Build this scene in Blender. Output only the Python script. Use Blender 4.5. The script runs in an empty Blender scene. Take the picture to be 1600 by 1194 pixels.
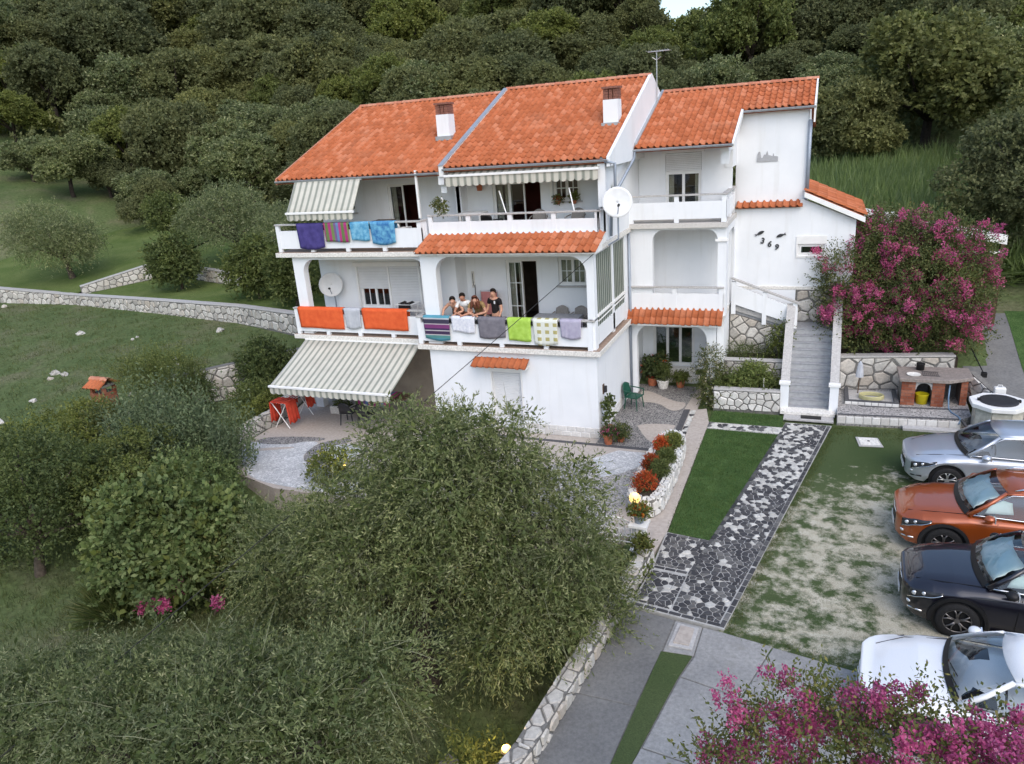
import bpy, bmesh, math, random
import numpy as np
from mathutils import Vector, Matrix
random.seed(7)
rng = np.random.default_rng(7)
SC = bpy.context.scene
COL = SC.collection
R = math.radians

# ------------------------------------------------------------------ camera
cam_d = bpy.data.cameras.new('camera')
cam = bpy.data.objects.new('camera', cam_d)
COL.objects.link(cam)
SC.camera = cam
YAW, PIT, ROL = R(23.52), R(18.66), R(-4.34)
fw = Vector((-math.sin(YAW)*math.cos(PIT), math.cos(YAW)*math.cos(PIT), -math.sin(PIT)))
rt = Vector((math.cos(YAW), math.sin(YAW), 0))
up = rt.cross(fw)
r2 = rt*math.cos(ROL) + up*math.sin(ROL)
u2 = up*math.cos(ROL) - rt*math.sin(ROL)
CAM = Vector((16.89, -19.87, 8.98))
m = Matrix((r2, u2, -fw)).transposed().to_4x4()
m.translation = CAM
cam.matrix_world = m
cam_d.sensor_width = 36
cam_d.lens = 36*1147.2/1600
cam_d.clip_end = 2000
cam_d.clip_start = .1

# ------------------------------------------------------------------ world, sun, exposure
W = bpy.data.worlds.new('World'); SC.world = W
W.use_nodes = True
wn = W.node_tree.nodes; wl = W.node_tree.links
sky = wn.new('ShaderNodeTexSky'); sky.sky_type = 'NISHITA'; sky.sun_disc = False
SUN_EL, SUN_AZ = R(48), R(142)          # azimuth clockwise from +Y
sky.sun_elevation = SUN_EL; sky.sun_rotation = SUN_AZ
sky.air_density = 1.2; sky.dust_density = 2.5; sky.ozone_density = 1.5
bg = wn['Background']
bg.inputs['Strength'].default_value = 0.15
wl.new(sky.outputs[0], bg.inputs['Color'])
sd = bpy.data.lights.new('sun', 'SUN'); sd.energy = .5; sd.angle = R(70); sd.color = (1, .985, .965)
so = bpy.data.objects.new('sun', sd); COL.objects.link(so)
sdir = Vector((math.sin(SUN_AZ)*math.cos(SUN_EL), math.cos(SUN_AZ)*math.cos(SUN_EL), math.sin(SUN_EL)))
so.rotation_euler = sdir.to_track_quat('Z', 'Y').to_euler()
SC.view_settings.view_transform = 'Standard'
SC.view_settings.look = 'None'
SC.view_settings.exposure = 0.9
SC.view_settings.gamma = 1
SC.cycles.max_bounces = 5
SC.cycles.transparent_max_bounces = 12
SC.cycles.use_denoising = True

# ------------------------------------------------------------------ helpers
ORG = {}
def org(o): return ORG.get(o.name, Vector((0, 0, 0))) if o else Vector((0, 0, 0))
def tag(o, label=None, cat=None, group=None, kind=None):
    if label: o['label'] = label
    if cat: o['category'] = cat
    if group: o['group'] = group
    if kind: o['kind'] = kind
    return o
def thing(name, label, cat, loc=(0, 0, 0), rz=0, group=None, local=False):
    o = bpy.data.objects.new(name, None); COL.objects.link(o)
    o.empty_display_size = .2
    o.location = loc; o.rotation_euler = (0, 0, rz)
    ORG[o.name] = Vector((0, 0, 0)) if local or rz else Vector(loc)
    return tag(o, label, cat, group)
def copy_tree(o, parent=None):
    c = o.copy(); COL.objects.link(c); c.parent = parent
    for ch in list(o.children): copy_tree(ch, c)
    return c

class MB:
    """collects shapes, then links them as ONE mesh object"""
    def __init__(s): s.v = []; s.f = []
    def add(s, vs, fs):
        n = len(s.v); s.v += [tuple(v) for v in vs]; s.f += [tuple(i+n for i in f) for f in fs]; return s
    def box(s, x0, x1, y0, y1, z0, z1):
        return s.add([(x0,y0,z0),(x1,y0,z0),(x1,y1,z0),(x0,y1,z0),(x0,y0,z1),(x1,y0,z1),(x1,y1,z1),(x0,y1,z1)],
                     [(0,3,2,1),(4,5,6,7),(0,1,5,4),(1,2,6,5),(2,3,7,6),(3,0,4,7)])
    def obox(s, c, sz, M):
        a, b, d = sz[0]/2, sz[1]/2, sz[2]/2
        vs = [M @ Vector(p) + Vector(c) for p in ((-a,-b,-d),(a,-b,-d),(a,b,-d),(-a,b,-d),(-a,-b,d),(a,-b,d),(a,b,d),(-a,b,d))]
        return s.add(vs, [(0,3,2,1),(4,5,6,7),(0,1,5,4),(1,2,6,5),(2,3,7,6),(3,0,4,7)])
    def prism(s, pts, axis, a, b):
        mk = {'y': lambda p, t: (p[0], t, p[1]), 'z': lambda p, t: (p[0], p[1], t), 'x': lambda p, t: (t, p[0], p[1])}[axis]
        n = len(pts)
        return s.add([mk(p, a) for p in pts] + [mk(p, b) for p in pts],
                     [tuple(range(n)), tuple(range(2*n-1, n-1, -1))] + [(i, i+n, (i+1) % n + n, (i+1) % n) for i in range(n)])
    def tube(s, pts, r, n=8, cap=True):
        pts = [Vector(p) for p in pts]
        rs = r if isinstance(r, (list, tuple)) else [r]*len(pts)
        ring = []
        pv = None
        for i, p in enumerate(pts):
            d = (pts[min(i+1, len(pts)-1)] - pts[max(i-1, 0)])
            d = d.normalized() if d.length > 1e-9 else Vector((0, 0, 1))
            if pv is None:
                a = d.orthogonal().normalized()
            else:
                a = pv - d*pv.dot(d)
                a = a.normalized() if a.length > 1e-6 else d.orthogonal().normalized()
            pv = a; b = d.cross(a)
            ring.append([p + (a*math.cos(2*math.pi*k/n) + b*math.sin(2*math.pi*k/n))*rs[i] for k in range(n)])
        vs = [v for g in ring for v in g]; fs = []
        for i in range(len(pts)-1):
            for k in range(n): fs.append((i*n+k, i*n+(k+1) % n, (i+1)*n+(k+1) % n, (i+1)*n+k))
        if cap: fs += [tuple(range(n-1, -1, -1)), tuple((len(pts)-1)*n+k for k in range(n))]
        return s.add(vs, fs)
    def lathe(s, prof, c, n=16, sx=1, sy=1):
        vs = []; fs = []
        for r, z in prof:
            for k in range(n): vs.append((c[0]+r*sx*math.cos(2*math.pi*k/n), c[1]+r*sy*math.sin(2*math.pi*k/n), c[2]+z))
        for i in range(len(prof)-1):
            for k in range(n): fs.append((i*n+k, i*n+(k+1) % n, (i+1)*n+(k+1) % n, (i+1)*n+k))
        fs += [tuple(range(n-1, -1, -1)), tuple((len(prof)-1)*n+k for k in range(n))]
        return s.add(vs, fs)
    def ball(s, c, rx, ry, rz, n=12, mm=8):
        prof = [(max(math.sin(math.pi*i/mm), .02), -math.cos(math.pi*i/mm)*rz) for i in range(mm+1)]
        return s.lathe(prof, c, n, rx, ry)
    def patch(s, A, B, nv=6, bulge=None):
        """surface between two rows of points"""
        n = len(A); vs = []; fs = []
        for j in range(nv+1):
            t = j/nv
            for i in range(n):
                p = Vector(A[i])*(1-t) + Vector(B[i])*t
                if bulge: p += Vector(bulge)*4*t*(1-t)
                vs.append(p)
        for j in range(nv):
            for i in range(n-1): fs.append((j*n+i, j*n+i+1, (j+1)*n+i+1, (j+1)*n+i))
        return s.add(vs, fs)
    def build(s, name, mat, parent=None, smooth=False, loc=None, bevel=0, flipfix=True, solid=0):
        o0 = Vector(loc) if loc is not None else org(parent)
        me = bpy.data.meshes.new(name)
        me.from_pydata([(v[0]-o0.x, v[1]-o0.y, v[2]-o0.z) for v in s.v], [], s.f)
        if flipfix:
            bm = bmesh.new(); bm.from_mesh(me)
            if smooth: bmesh.ops.remove_doubles(bm, verts=bm.verts, dist=.0004)
            bmesh.ops.recalc_face_normals(bm, faces=bm.faces); bm.to_mesh(me); bm.free()
        if smooth:
            me.polygons.foreach_set('use_smooth', [True]*len(me.polygons))
        if mat is not None: me.materials.append(MAT(mat))
        o = bpy.data.objects.new(name, me); COL.objects.link(o)
        if parent: o.parent = parent; ORG[o.name] = org(parent)
        elif loc is not None: o.location = loc; ORG[o.name] = Vector(loc)
        if bevel:
            b = o.modifiers.new('bevel', 'BEVEL'); b.width = bevel; b.segments = 2; b.limit_method = 'ANGLE'
        if solid:
            b = o.modifiers.new('solid', 'SOLIDIFY'); b.thickness = solid; b.offset = 0
        return o
def bx(name, mat, parent, *a, **k): return MB().box(*a).build(name, mat, parent, **k)
def link_copy(name, me, parent, M):
    o = bpy.data.objects.new(name, me); COL.objects.link(o)
    o.parent = parent
    M = M.copy(); M.translation -= org(parent)
    o.matrix_local = M
    return o

def raw_mesh(name, V, Q, mat, parent=None, loc=None, smooth=False):
    """fast mesh from numpy verts and quads/tris"""
    o0 = np.array(Vector(loc) if loc is not None else org(parent))
    me = bpy.data.meshes.new(name)
    V = np.asarray(V, np.float32) - o0.astype(np.float32); Q = np.asarray(Q, np.int32)
    k = Q.shape[1]
    me.vertices.add(len(V)); me.vertices.foreach_set('co', V.ravel())
    me.loops.add(Q.size); me.loops.foreach_set('vertex_index', Q.ravel())
    me.polygons.add(len(Q)); me.polygons.foreach_set('loop_start', np.arange(0, Q.size, k, dtype=np.int32))
    try: me.polygons.foreach_set('loop_total', np.full(len(Q), k, np.int32))
    except Exception: pass
    if smooth: me.polygons.foreach_set('use_smooth', np.ones(len(Q), bool))
    me.update(calc_edges=True); me.validate()
    me.materials.append(MAT(mat))
    o = bpy.data.objects.new(name, me); COL.objects.link(o)
    if parent: o.parent = parent; ORG[o.name] = org(parent)
    elif loc is not None: o.location = loc; ORG[o.name] = Vector(loc)
    return o

# ------------------------------------------------------------------ materials
MATS = {}
def MAT(n):
    return MATS[n] if isinstance(n, str) else n
def newmat(name):
    m_ = bpy.data.materials.new(name); m_.use_nodes = True
    nt = m_.node_tree; b = nt.nodes['Principled BSDF']
    MATS[name] = m_
    return m_, nt, b
def rampnode(nt, fac, stops):
    r_ = nt.nodes.new('ShaderNodeValToRGB'); e = r_.color_ramp.elements
    while len(e) < len(stops): e.new(.5)
    for q, (p, c) in zip(e, stops): q.position = p; q.color = (*c, 1)
    nt.links.new(fac, r_.inputs[0]); return r_.outputs[0]
def mixc(nt, fac, a, b, mode='MIX'):
    m_ = nt.nodes.new('ShaderNodeMix'); m_.data_type = 'RGBA'; m_.blend_type = mode
    for i, v in ((0, fac), (6, a), (7, b)):
        if isinstance(v, (int, float)): m_.inputs[i].default_value = v
        elif isinstance(v, tuple): m_.inputs[i].default_value = (*v, 1)
        else: nt.links.new(v, m_.inputs[i])
    return m_.outputs[2]
def mathn(nt, op, a, b=0.0, c=None):
    m_ = nt.nodes.new('ShaderNodeMath'); m_.operation = op
    for i, v in enumerate((a, b, c)):
        if v is None: continue
        if isinstance(v, (int, float)): m_.inputs[i].default_value = v
        else: nt.links.new(v, m_.inputs[i])
    return m_.outputs[0]
def coords(nt, kind='Object'):
    return nt.nodes.new('ShaderNodeTexCoord').outputs[kind]
def gpos(nt): return nt.nodes.new('ShaderNodeNewGeometry').outputs['Position']
def noise(nt, vec, scale, detail=4, rough=.55):
    n_ = nt.nodes.new('ShaderNodeTexNoise'); n_.inputs['Scale'].default_value = scale
    n_.inputs['Detail'].default_value = detail; n_.inputs['Roughness'].default_value = rough
    nt.links.new(vec, n_.inputs['Vector']); return n_.outputs['Fac']
def bump(nt, b, h, strength=.3, dist=.02):
    n_ = nt.nodes.new('ShaderNodeBump'); n_.inputs['Strength'].default_value = strength; n_.inputs['Distance'].default_value = dist
    nt.links.new(h, n_.inputs['Height']); nt.links.new(n_.outputs[0], b.inputs['Normal'])
def rnd(nt):
    a = nt.nodes.new('ShaderNodeObjectInfo').outputs['Random']
    g = nt.nodes.new('ShaderNodeNewGeometry').outputs['Random Per Island']
    return mathn(nt, 'FRACT', mathn(nt, 'ADD', a, g))
def simple(name, c, rough=.7, var=.12, scale=6, metal=0, bmp=0, spec=.3, coat=0, vec='pos'):
    m_, nt, b = newmat(name)
    v = gpos(nt) if vec == 'pos' else coords(nt)
    n_ = noise(nt, v, scale)
    lo = tuple(x*(1-var) for x in c); hi = tuple(min(1, x*(1+var)) for x in c)
    nt.links.new(rampnode(nt, n_, [(.3, lo), (.7, hi)]), b.inputs['Base Color'])
    b.inputs['Roughness'].default_value = rough; b.inputs['Metallic'].default_value = metal
    b.inputs['Specular IOR Level'].default_value = spec
    if coat: b.inputs['Coat Weight'].default_value = coat; b.inputs['Coat Roughness'].default_value = .05
    if bmp: bump(nt, b, noise(nt, v, scale*8), bmp, .01)
    return m_
def pieces(name, stops, rough=.8, grain=30, gvar=.25, bmp=.4, dirt=None):
    """stone, tile or brick pieces: each has its own tone"""
    m_, nt, b = newmat(name)
    c = rampnode(nt, rnd(nt), stops)
    n_ = noise(nt, gpos(nt), grain, 5, .65)
    c = mixc(nt, 1.0, c, rampnode(nt, n_, [(.25, (1-gvar,)*3), (.75, (1+gvar*.3,)*3)]), 'MULTIPLY')
    if dirt:
        d = rampnode(nt, noise(nt, gpos(nt), dirt[0], 3), [(.52, (0, 0, 0)), (.68, (1, 1, 1))])
        c = mixc(nt, mathn(nt, 'MULTIPLY', d, dirt[1]), c, dirt[2])
    nt.links.new(c, b.inputs['Base Color']); b.inputs['Roughness'].default_value = rough
    b.inputs['Specular IOR Level'].default_value = .2
    bump(nt, b, n_, bmp, .01)
    return m_
def emit(name, c, s):
    m_, nt, b = newmat(name)
    b.inputs['Base Color'].default_value = (*c, 1); b.inputs['Emission Color'].default_value = (*c, 1); b.inputs['Emission Strength'].default_value = s

# plaster with faint weathering streaks
m_, nt, b = newmat('plaster')
n1 = noise(nt, gpos(nt), 1.3, 4); n2 = noise(nt, gpos(nt), 25, 3)
c = rampnode(nt, n1, [(.3, (.735, .76, .79)), (.7, (.79, .81, .835))])
mp = nt.nodes.new('ShaderNodeMapping'); mp.inputs['Scale'].default_value = (5, 5, .5); nt.links.new(gpos(nt), mp.inputs[0])
n3 = noise(nt, mp.outputs[0], 1, 4)
c = mixc(nt, mathn(nt, 'MULTIPLY', rampnode(nt, n3, [(.54, (0, 0, 0)), (.75, (1, 1, 1))]), .22), c, (.52, .52, .49))
nt.links.new(c, b.inputs['Base Color']); b.inputs['Roughness'].default_value = .85; b.inputs['Specular IOR Level'].default_value = .2
bump(nt, b, n2, .25, .006)
simple('trim', (.80, .80, .79), .5, .05, 4)
simple('painted_shade_wall', (.42, .37, .31), .9, .1, 3)  # white wall with the shade under awning and eave put into its colour
simple('slab_edge', (.68, .66, .62), .8, .22, 18, bmp=.3)
simple('slab_top', (.30, .22, .17), .8, .25, 12)
simple('cap_stone', (.42, .41, .40), .7, .18, 20, bmp=.2)
pieces('roof_tile', [(0, (.36, .105, .042)), (.3, (.42, .125, .050)), (.7, (.47, .145, .062)), (1, (.53, .20, .105))], .75, 9, .22, .2, (1.1, .2, (.33, .17, .11)))
pieces('ridge_tile', [(0, (.46, .17, .10)), (1, (.55, .26, .17))], .8, 10, .3, .2)
simple('roof_under', (.30, .10, .05), .9)
simple('gutter', (.40, .42, .44), .4, .1, 5, metal=.5)
simple('pipe', (.28, .32, .38), .45, .1, 5, metal=.3)
simple('chimney_brick', (.22, .10, .075), .9, .3, 20)
pieces('wall_stone', [(0, (.40, .38, .35)), (.35, (.52, .50, .46)), (.7, (.62, .60, .56)), (1, (.47, .42, .36))], .9, 14, .35, .6)
pieces('pale_stone', [(0, (.56, .54, .51)), (.5, (.66, .65, .62)), (1, (.72, .71, .68))], .85, 16, .25, .5)
pieces('tile_stone', [(0, (.58, .56, .53)), (.5, (.66, .65, .63)), (1, (.72, .71, .69))], .8, 20, .2, .3)
simple('mortar', (.16, .155, .145), .95, .25, 14)
simple('grout', (.38, .375, .36), .95, .2, 10)
pieces('cobble', [(0, (.045, .045, .050)), (.4, (.066, .066, .071)), (.8, (.098, .097, .098)), (1, (.17, .168, .162))], .75, 25, .35, .4)
pieces('cobble_white', [(0, (.44, .43, .40)), (1, (.63, .62, .58))], .8, 25, .3, .4)
pieces('brick', [(0, (.24, .075, .042)), (.5, (.30, .105, .06)), (1, (.36, .15, .095))], .85, 30, .3, .4)
simple('bed_soil', (.035, .026, .018), .95, .4, 8, bmp=.6)
# concrete, an older dark pour and a newer pale one
for nm_, k1 in (('concrete', 1.0), ('concrete_pale', 1.75)):
    m_, nt, b = newmat(nm_)
    n1 = noise(nt, gpos(nt), .7, 5, .65); n2 = noise(nt, gpos(nt), 14, 4, .7)
    c = rampnode(nt, n1, [(.3, (.132*k1, .132*k1, .131*k1)), (.7, (.212*k1, .208*k1, .200*k1))])
    c = mixc(nt, 1, c, rampnode(nt, n2, [(.3, (.72,)*3), (.7, (1.12,)*3)]), 'MULTIPLY')
    c = mixc(nt, mathn(nt, 'MULTIPLY', rampnode(nt, noise(nt, gpos(nt), 2.3, 5, .7), [(.55, (0, 0, 0)), (.7, (1, 1, 1))]), .4), c, (.12*k1, .115*k1, .10*k1))
    nt.links.new(c, b.inputs['Base Color']); b.inputs['Roughness'].default_value = .9; bump(nt, b, n2, .3, .01)
simple('step_stone', (.29, .30, .315), .75, .16, 9, bmp=.2)
simple('step_riser', (.36, .37, .385), .75, .12, 9)
# meadow ground
m_, nt, b = newmat('meadow')
n1 = noise(nt, gpos(nt), .35, 6, .65); n2 = noise(nt, gpos(nt), 6, 5, .7)
c = rampnode(nt, n1, [(.3, (.070, .105, .038)), (.5, (.098, .128, .052)), (.66, (.135, .138, .078)), (.8, (.085, .118, .046))])
c = mixc(nt, 1, c, rampnode(nt, n2, [(.3, (.6,)*3), (.7, (1.3,)*3)]), 'MULTIPLY')
nt.links.new(c, b.inputs['Base Color']); b.inputs['Roughness'].default_value = .95; b.inputs['Specular IOR Level'].default_value = .1
bump(nt, b, n2, .8, .08)
# mown lawns
def lawnmat(name, a, c2, sc=1.2):
    m_, nt, b = newmat(name)
    n1 = noise(nt, gpos(nt), sc, 6, .7); n2 = noise(nt, gpos(nt), 24, 6, .8)
    c = rampnode(nt, n1, [(.36, a), (.62, c2)])
    c = mixc(nt, 1, c, rampnode(nt, n2, [(.34, (.5, .55, .5)), (.66, (1.5, 1.42, 1.4))]), 'MULTIPLY')
    nt.links.new(c, b.inputs['Base Color']); b.inputs['Roughness'].default_value = .95; b.inputs['Specular IOR Level'].default_value = .1
    bump(nt, b, n2, 1.0, .03)
lawnmat('lawn', (.046, .094, .028), (.074, .13, .044), 2.0)
lawnmat('meadow_lawn', (.075, .115, .032), (.115, .15, .052), .5)
# worn parking ground: dry pale soil showing through grass
m_, nt, b = newmat('worn')
P_ = gpos(nt)
n1 = noise(nt, P_, 2.3, 8, .66); n2 = noise(nt, P_, 45, 4, .7); n3 = noise(nt, P_, .35, 2, .5)
sx_ = nt.nodes.new('ShaderNodeSeparateXYZ'); nt.links.new(P_, sx_.inputs[0])
# how worn the sward is: most in the middle of the parking strip, least by the steps
wy = rampnode(nt, mathn(nt, 'MULTIPLY_ADD', sx_.outputs[1], 1/14, 10/14), [(.0, (.36,)*3), (.09, (.46,)*3), (.14, (.60,)*3), (.27, (.60,)*3), (.5, (.60,)*3), (.68, (.44,)*3), (.78, (.22,)*3), (1, (.1,)*3)])
wx = rampnode(nt, mathn(nt, 'MULTIPLY_ADD', sx_.outputs[0], 1/8, -15/8), [(.0, (.9,)*3), (.35, (1.0,)*3), (.55, (1.12,)*3), (1, (1.3,)*3)])
w_ = mathn(nt, 'MULTIPLY', wy, wx)
k_ = mathn(nt, 'ADD', mathn(nt, 'MULTIPLY', mathn(nt, 'SUBTRACT', w_, .565), 1.0), n1)
k_ = mathn(nt, 'ADD', k_, mathn(nt, 'MULTIPLY', mathn(nt, 'SUBTRACT', n2, .5), .12))
msk = rampnode(nt, k_, [(.44, (0, 0, 0)), (.51, (.42, .42, .42)), (.59, (1, 1, 1))])
gr = rampnode(nt, n3, [(.3, (.055, .085, .032)), (.7, (.085, .112, .048))])
so_ = rampnode(nt, noise(nt, P_, 3, 4), [(.3, (.40, .37, .28)), (.7, (.54, .51, .41))])
c = mixc(nt, msk, gr, so_)
c = mixc(nt, 1, c, rampnode(nt, n2, [(.3, (.68,)*3), (.7, (1.2,)*3)]), 'MULTIPLY')
nt.links.new(c, b.inputs['Base Color']); b.inputs['Roughness'].default_value = .95; b.inputs['Specular IOR Level'].default_value = .1
bump(nt, b, mathn(nt, 'SUBTRACT', n2, mathn(nt, 'MULTIPLY', msk, .8)), .7, .03)
# pebble and chip mosaics laid in mortar
def mosaic(name, scale, stops, joint, jw=.06):
    m_, nt, b = newmat(name)
    v1 = nt.nodes.new('ShaderNodeTexVoronoi'); v1.inputs['Scale'].default_value = scale; nt.links.new(gpos(nt), v1.inputs['Vector'])
    v2 = nt.nodes.new('ShaderNodeTexVoronoi'); v2.feature = 'DISTANCE_TO_EDGE'; v2.inputs['Scale'].default_value = scale; nt.links.new(gpos(nt), v2.inputs['Vector'])
    sp = nt.nodes.new('ShaderNodeSeparateColor'); nt.links.new(v1.outputs['Color'], sp.inputs[0])
    c = rampnode(nt, sp.outputs[0], stops)
    j = rampnode(nt, v2.outputs['Distance'], [(jw*.6, (0, 0, 0)), (jw*1.4, (1, 1, 1))])
    c = mixc(nt, j, joint, c)
    c = mixc(nt, 1, c, rampnode(nt, noise(nt, gpos(nt), 1.1, 3), [(.3, (.85,)*3), (.7, (1.1,)*3)]), 'MULTIPLY')
    nt.links.new(c, b.inputs['Base Color']); b.inputs['Roughness'].default_value = .8; bump(nt, b, j, .4, .008)
mosaic('pebble_dark', 13, [(0, (.05, .05, .055)), (.5, (.09, .088, .09)), (1, (.16, .155, .15))], (.30, .285, .27), .09)
mosaic('pebble_grey', 11, [(0, (.13, .13, .13)), (.5, (.20, .19, .185)), (1, (.30, .29, .28))], (.42, .40, .38), .09)
mosaic('chip_white', 12, [(0, (.40, .41, .42)), (.5, (.52, .525, .53)), (1, (.62, .62, .62))], (.33, .34, .35), .06)
simple('beige_slab', (.40, .355, .315), .85, .14, 12, bmp=.2)
simple('dark_band', (.075, .075, .08), .85, .25, 14)
# glass
m_, nt, b = newmat('glass')
gl = nt.nodes.new('ShaderNodeBsdfGlossy'); gl.inputs['Roughness'].default_value = .03; gl.inputs['Color'].default_value = (.9, .95, 1, 1)
tr = nt.nodes.new('ShaderNodeBsdfTransparent'); tr.inputs['Color'].default_value = (.86, .89, .89, 1)
fr = nt.nodes.new('ShaderNodeFresnel'); fr.inputs['IOR'].default_value = 1.5
mx = nt.nodes.new('ShaderNodeMixShader')
nt.links.new(mathn(nt, 'ADD', fr.outputs[0], .02), mx.inputs[0]); nt.links.new(tr.outputs[0], mx.inputs[1]); nt.links.new(gl.outputs[0], mx.inputs[2])
nt.links.new(mx.outputs[0], nt.nodes['Material Output'].inputs[0])
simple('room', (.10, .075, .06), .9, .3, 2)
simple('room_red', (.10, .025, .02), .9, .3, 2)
simple('curtain', (.62, .56, .46), .9, .08, 8)
simple('shutter', (.70, .71, .72), .6, .04, 3)
simple('frame_white', (.76, .76, .75), .5, .04, 3)
simple('black', (.012, .012, .013), .5, .2, 5)
simple('dark_metal', (.05, .05, .055), .5, .2, 8, metal=.4)
simple('rope_cable', (.02, .02, .02), .7)
simple('alu', (.55, .56, .57), .35, .08, 6, metal=.8)
simple('dish_paint', (.66, .67, .68), .45, .06, 5)
simple('terracotta', (.42, .14, .07), .85, .2, 10)
simple('plastic_green', (.015, .075, .05), .4, .1, 6)
simple('wicker', (.27, .25, .23), .8, .3, 60, bmp=.5)
simple('white_plastic', (.72, .72, .71), .4, .06, 5)
simple('yellow_plastic', (.75, .62, .02), .45, .08, 6)
simple('yellow_hose', (.48, .45, .24), .6, .1, 6)
simple('blue_hose', (.16, .25, .36), .6, .1, 6)
simple('pink_fabric', (.50, .20, .19), .9, .08, 10)
simple('wood_dark', (.09, .055, .035), .7, .3, 6)
simple('well_stone', (.50, .48, .42), .85, .2, 9, bmp=.4)
simple('well_white', (.74, .74, .73), .7, .06, 6)
simple('counter', (.25, .215, .195), .6, .25, 16)
simple('red_paint', (.30, .03, .02), .5, .1, 6)
simple('bark', (.085, .068, .052), .95, .4, 12, bmp=1)
simple('bark_dark', (.04, .032, .026), .95, .4, 10, bmp=1)
simple('skin', (.52, .28, .19), .6, .08, 12, vec='obj')
simple('skin_tan', (.42, .20, .13), .6, .08, 12, vec='obj')
simple('hair_dark', (.018, .012, .009), .7, .3, 30, vec='obj')
simple('hair_red', (.12, .04, .022), .7, .3, 30, vec='obj')
simple('cloth_white', (.74, .74, .74), .9, .06, 10, vec='obj')
simple('cloth_black', (.014, .011, .012), .9, .2, 10, vec='obj')
simple('cloth_red', (.17, .03, .03), .9, .1, 10, vec='obj')
simple('cloth_ochre', (.30, .20, .09), .9, .2, 14, vec='obj')
simple('relief', (.36, .37, .39), .8, .1, 10)
emit('lamp_glow', (1.0, .58, .18), 1.0)
emit('spot_glow', (1.0, .62, .16), 1.6)
# leaves
def leafmat(name, stops, transl=.25, rough=.55, nscale=.9, ov=1.0):
    m_, nt, b = newmat(name)
    g = nt.nodes.new('ShaderNodeNewGeometry')
    c = rampnode(nt, g.outputs['Random Per Island'], stops)
    n_ = noise(nt, g.outputs['Position'], nscale, 3)
    oi = nt.nodes.new('ShaderNodeObjectInfo').outputs['Random']
    c = mixc(nt, 1, c, rampnode(nt, n_, [(.3, (.78, .80, .82)), (.7, (1.18, 1.16, 1.0))]), 'MULTIPLY')
    c = mixc(nt, 1, c, rampnode(nt, oi, [(0, (1-.2*ov, 1-.16*ov, 1-.1*ov)), (.5, (1, 1, 1)), (1, (1+.22*ov, 1+.15*ov, 1-.08*ov))]), 'MULTIPLY')
    nt.links.new(c, b.inputs['Base Color']); b.inputs['Roughness'].default_value = rough; b.inputs['Specular IOR Level'].default_value = .25
    t_ = nt.nodes.new('ShaderNodeBsdfTranslucent'); nt.links.new(c, t_.inputs[0])
    x_ = nt.nodes.new('ShaderNodeMixShader'); x_.inputs[0].default_value = transl
    nt.links.new(b.outputs[0], x_.inputs[1]); nt.links.new(t_.outputs[0], x_.inputs[2]); nt.links.new(x_.outputs[0], nt.nodes['Material Output'].inputs[0])
leafmat('leaf_olive', [(0, (0.109, 0.140, 0.059)), (.5, (0.172, 0.205, 0.092)), (.85, (0.250, 0.280, 0.143)), (1, (0.385, 0.390, 0.230))], .4, .5, .8, .3)
simple('twig', (.17, .18, .11), .9, .2, 8)
leafmat('leaf_forest', [(0, (0.109, 0.125, 0.056)), (.6, (0.161, 0.178, 0.080)), (1, (0.229, 0.240, 0.119))], .42, .6, .25, .8)
leafmat('leaf_bright', [(0, (0.104, 0.135, 0.039)), (.6, (0.151, 0.180, 0.054)), (1, (0.208, 0.230, 0.082))], .38)
leafmat('leaf_feather', [(0, (0.135, 0.150, 0.049)), (.6, (0.187, 0.200, 0.070)), (1, (0.250, 0.260, 0.102))], .45)
leafmat('leaf_fig', [(0, (0.088, 0.130, 0.045)), (.6, (0.135, 0.180, 0.066)), (1, (0.208, 0.245, 0.102))], .3)
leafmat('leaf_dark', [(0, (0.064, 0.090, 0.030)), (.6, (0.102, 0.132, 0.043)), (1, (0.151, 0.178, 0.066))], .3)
leafmat('leaf_sage', [(0, (0.114, 0.155, 0.078)), (.6, (0.156, 0.200, 0.102)), (1, (0.229, 0.265, 0.148))], .35)
leafmat('leaf_myrtle', [(0, (0.073, 0.098, 0.033)), (.6, (0.109, 0.135, 0.045)), (1, (0.187, 0.175, 0.066))], .3)
leafmat('leaf_yellow', [(0, (.30, .30, .03)), (1, (.48, .46, .05))])
leafmat('grass_blade', [(0, (0.047, 0.070, 0.018)), (.6, (0.078, 0.105, 0.026)), (1, (0.156, 0.150, 0.057))], .2, .7)
leafmat('lawn_blade', [(0, (.045, .09, .026)), (.6, (.075, .13, .042)), (1, (.12, .17, .07))], .2, .7, 2.5)
leafmat('reed', [(0, (.17, .235, .075)), (.6, (.23, .30, .105)), (1, (.30, .36, .17))], .45, .7)
leafmat('petal_pink', [(0, (.40, .06, .20)), (.6, (.54, .11, .28)), (1, (.68, .25, .42))], .4, .7, .8, .15)
leafmat('petal_red', [(0, (.30, .035, .015)), (.6, (.45, .08, .025)), (1, (.50, .14, .04))], .2, .7)
leafmat('petal_white', [(0, (.55, .50, .45)), (1, (.75, .72, .68))], .2, .7)
leafmat('petal_orange', [(0, (.50, .10, .02)), (1, (.60, .25, .03))], .2, .7)
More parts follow.
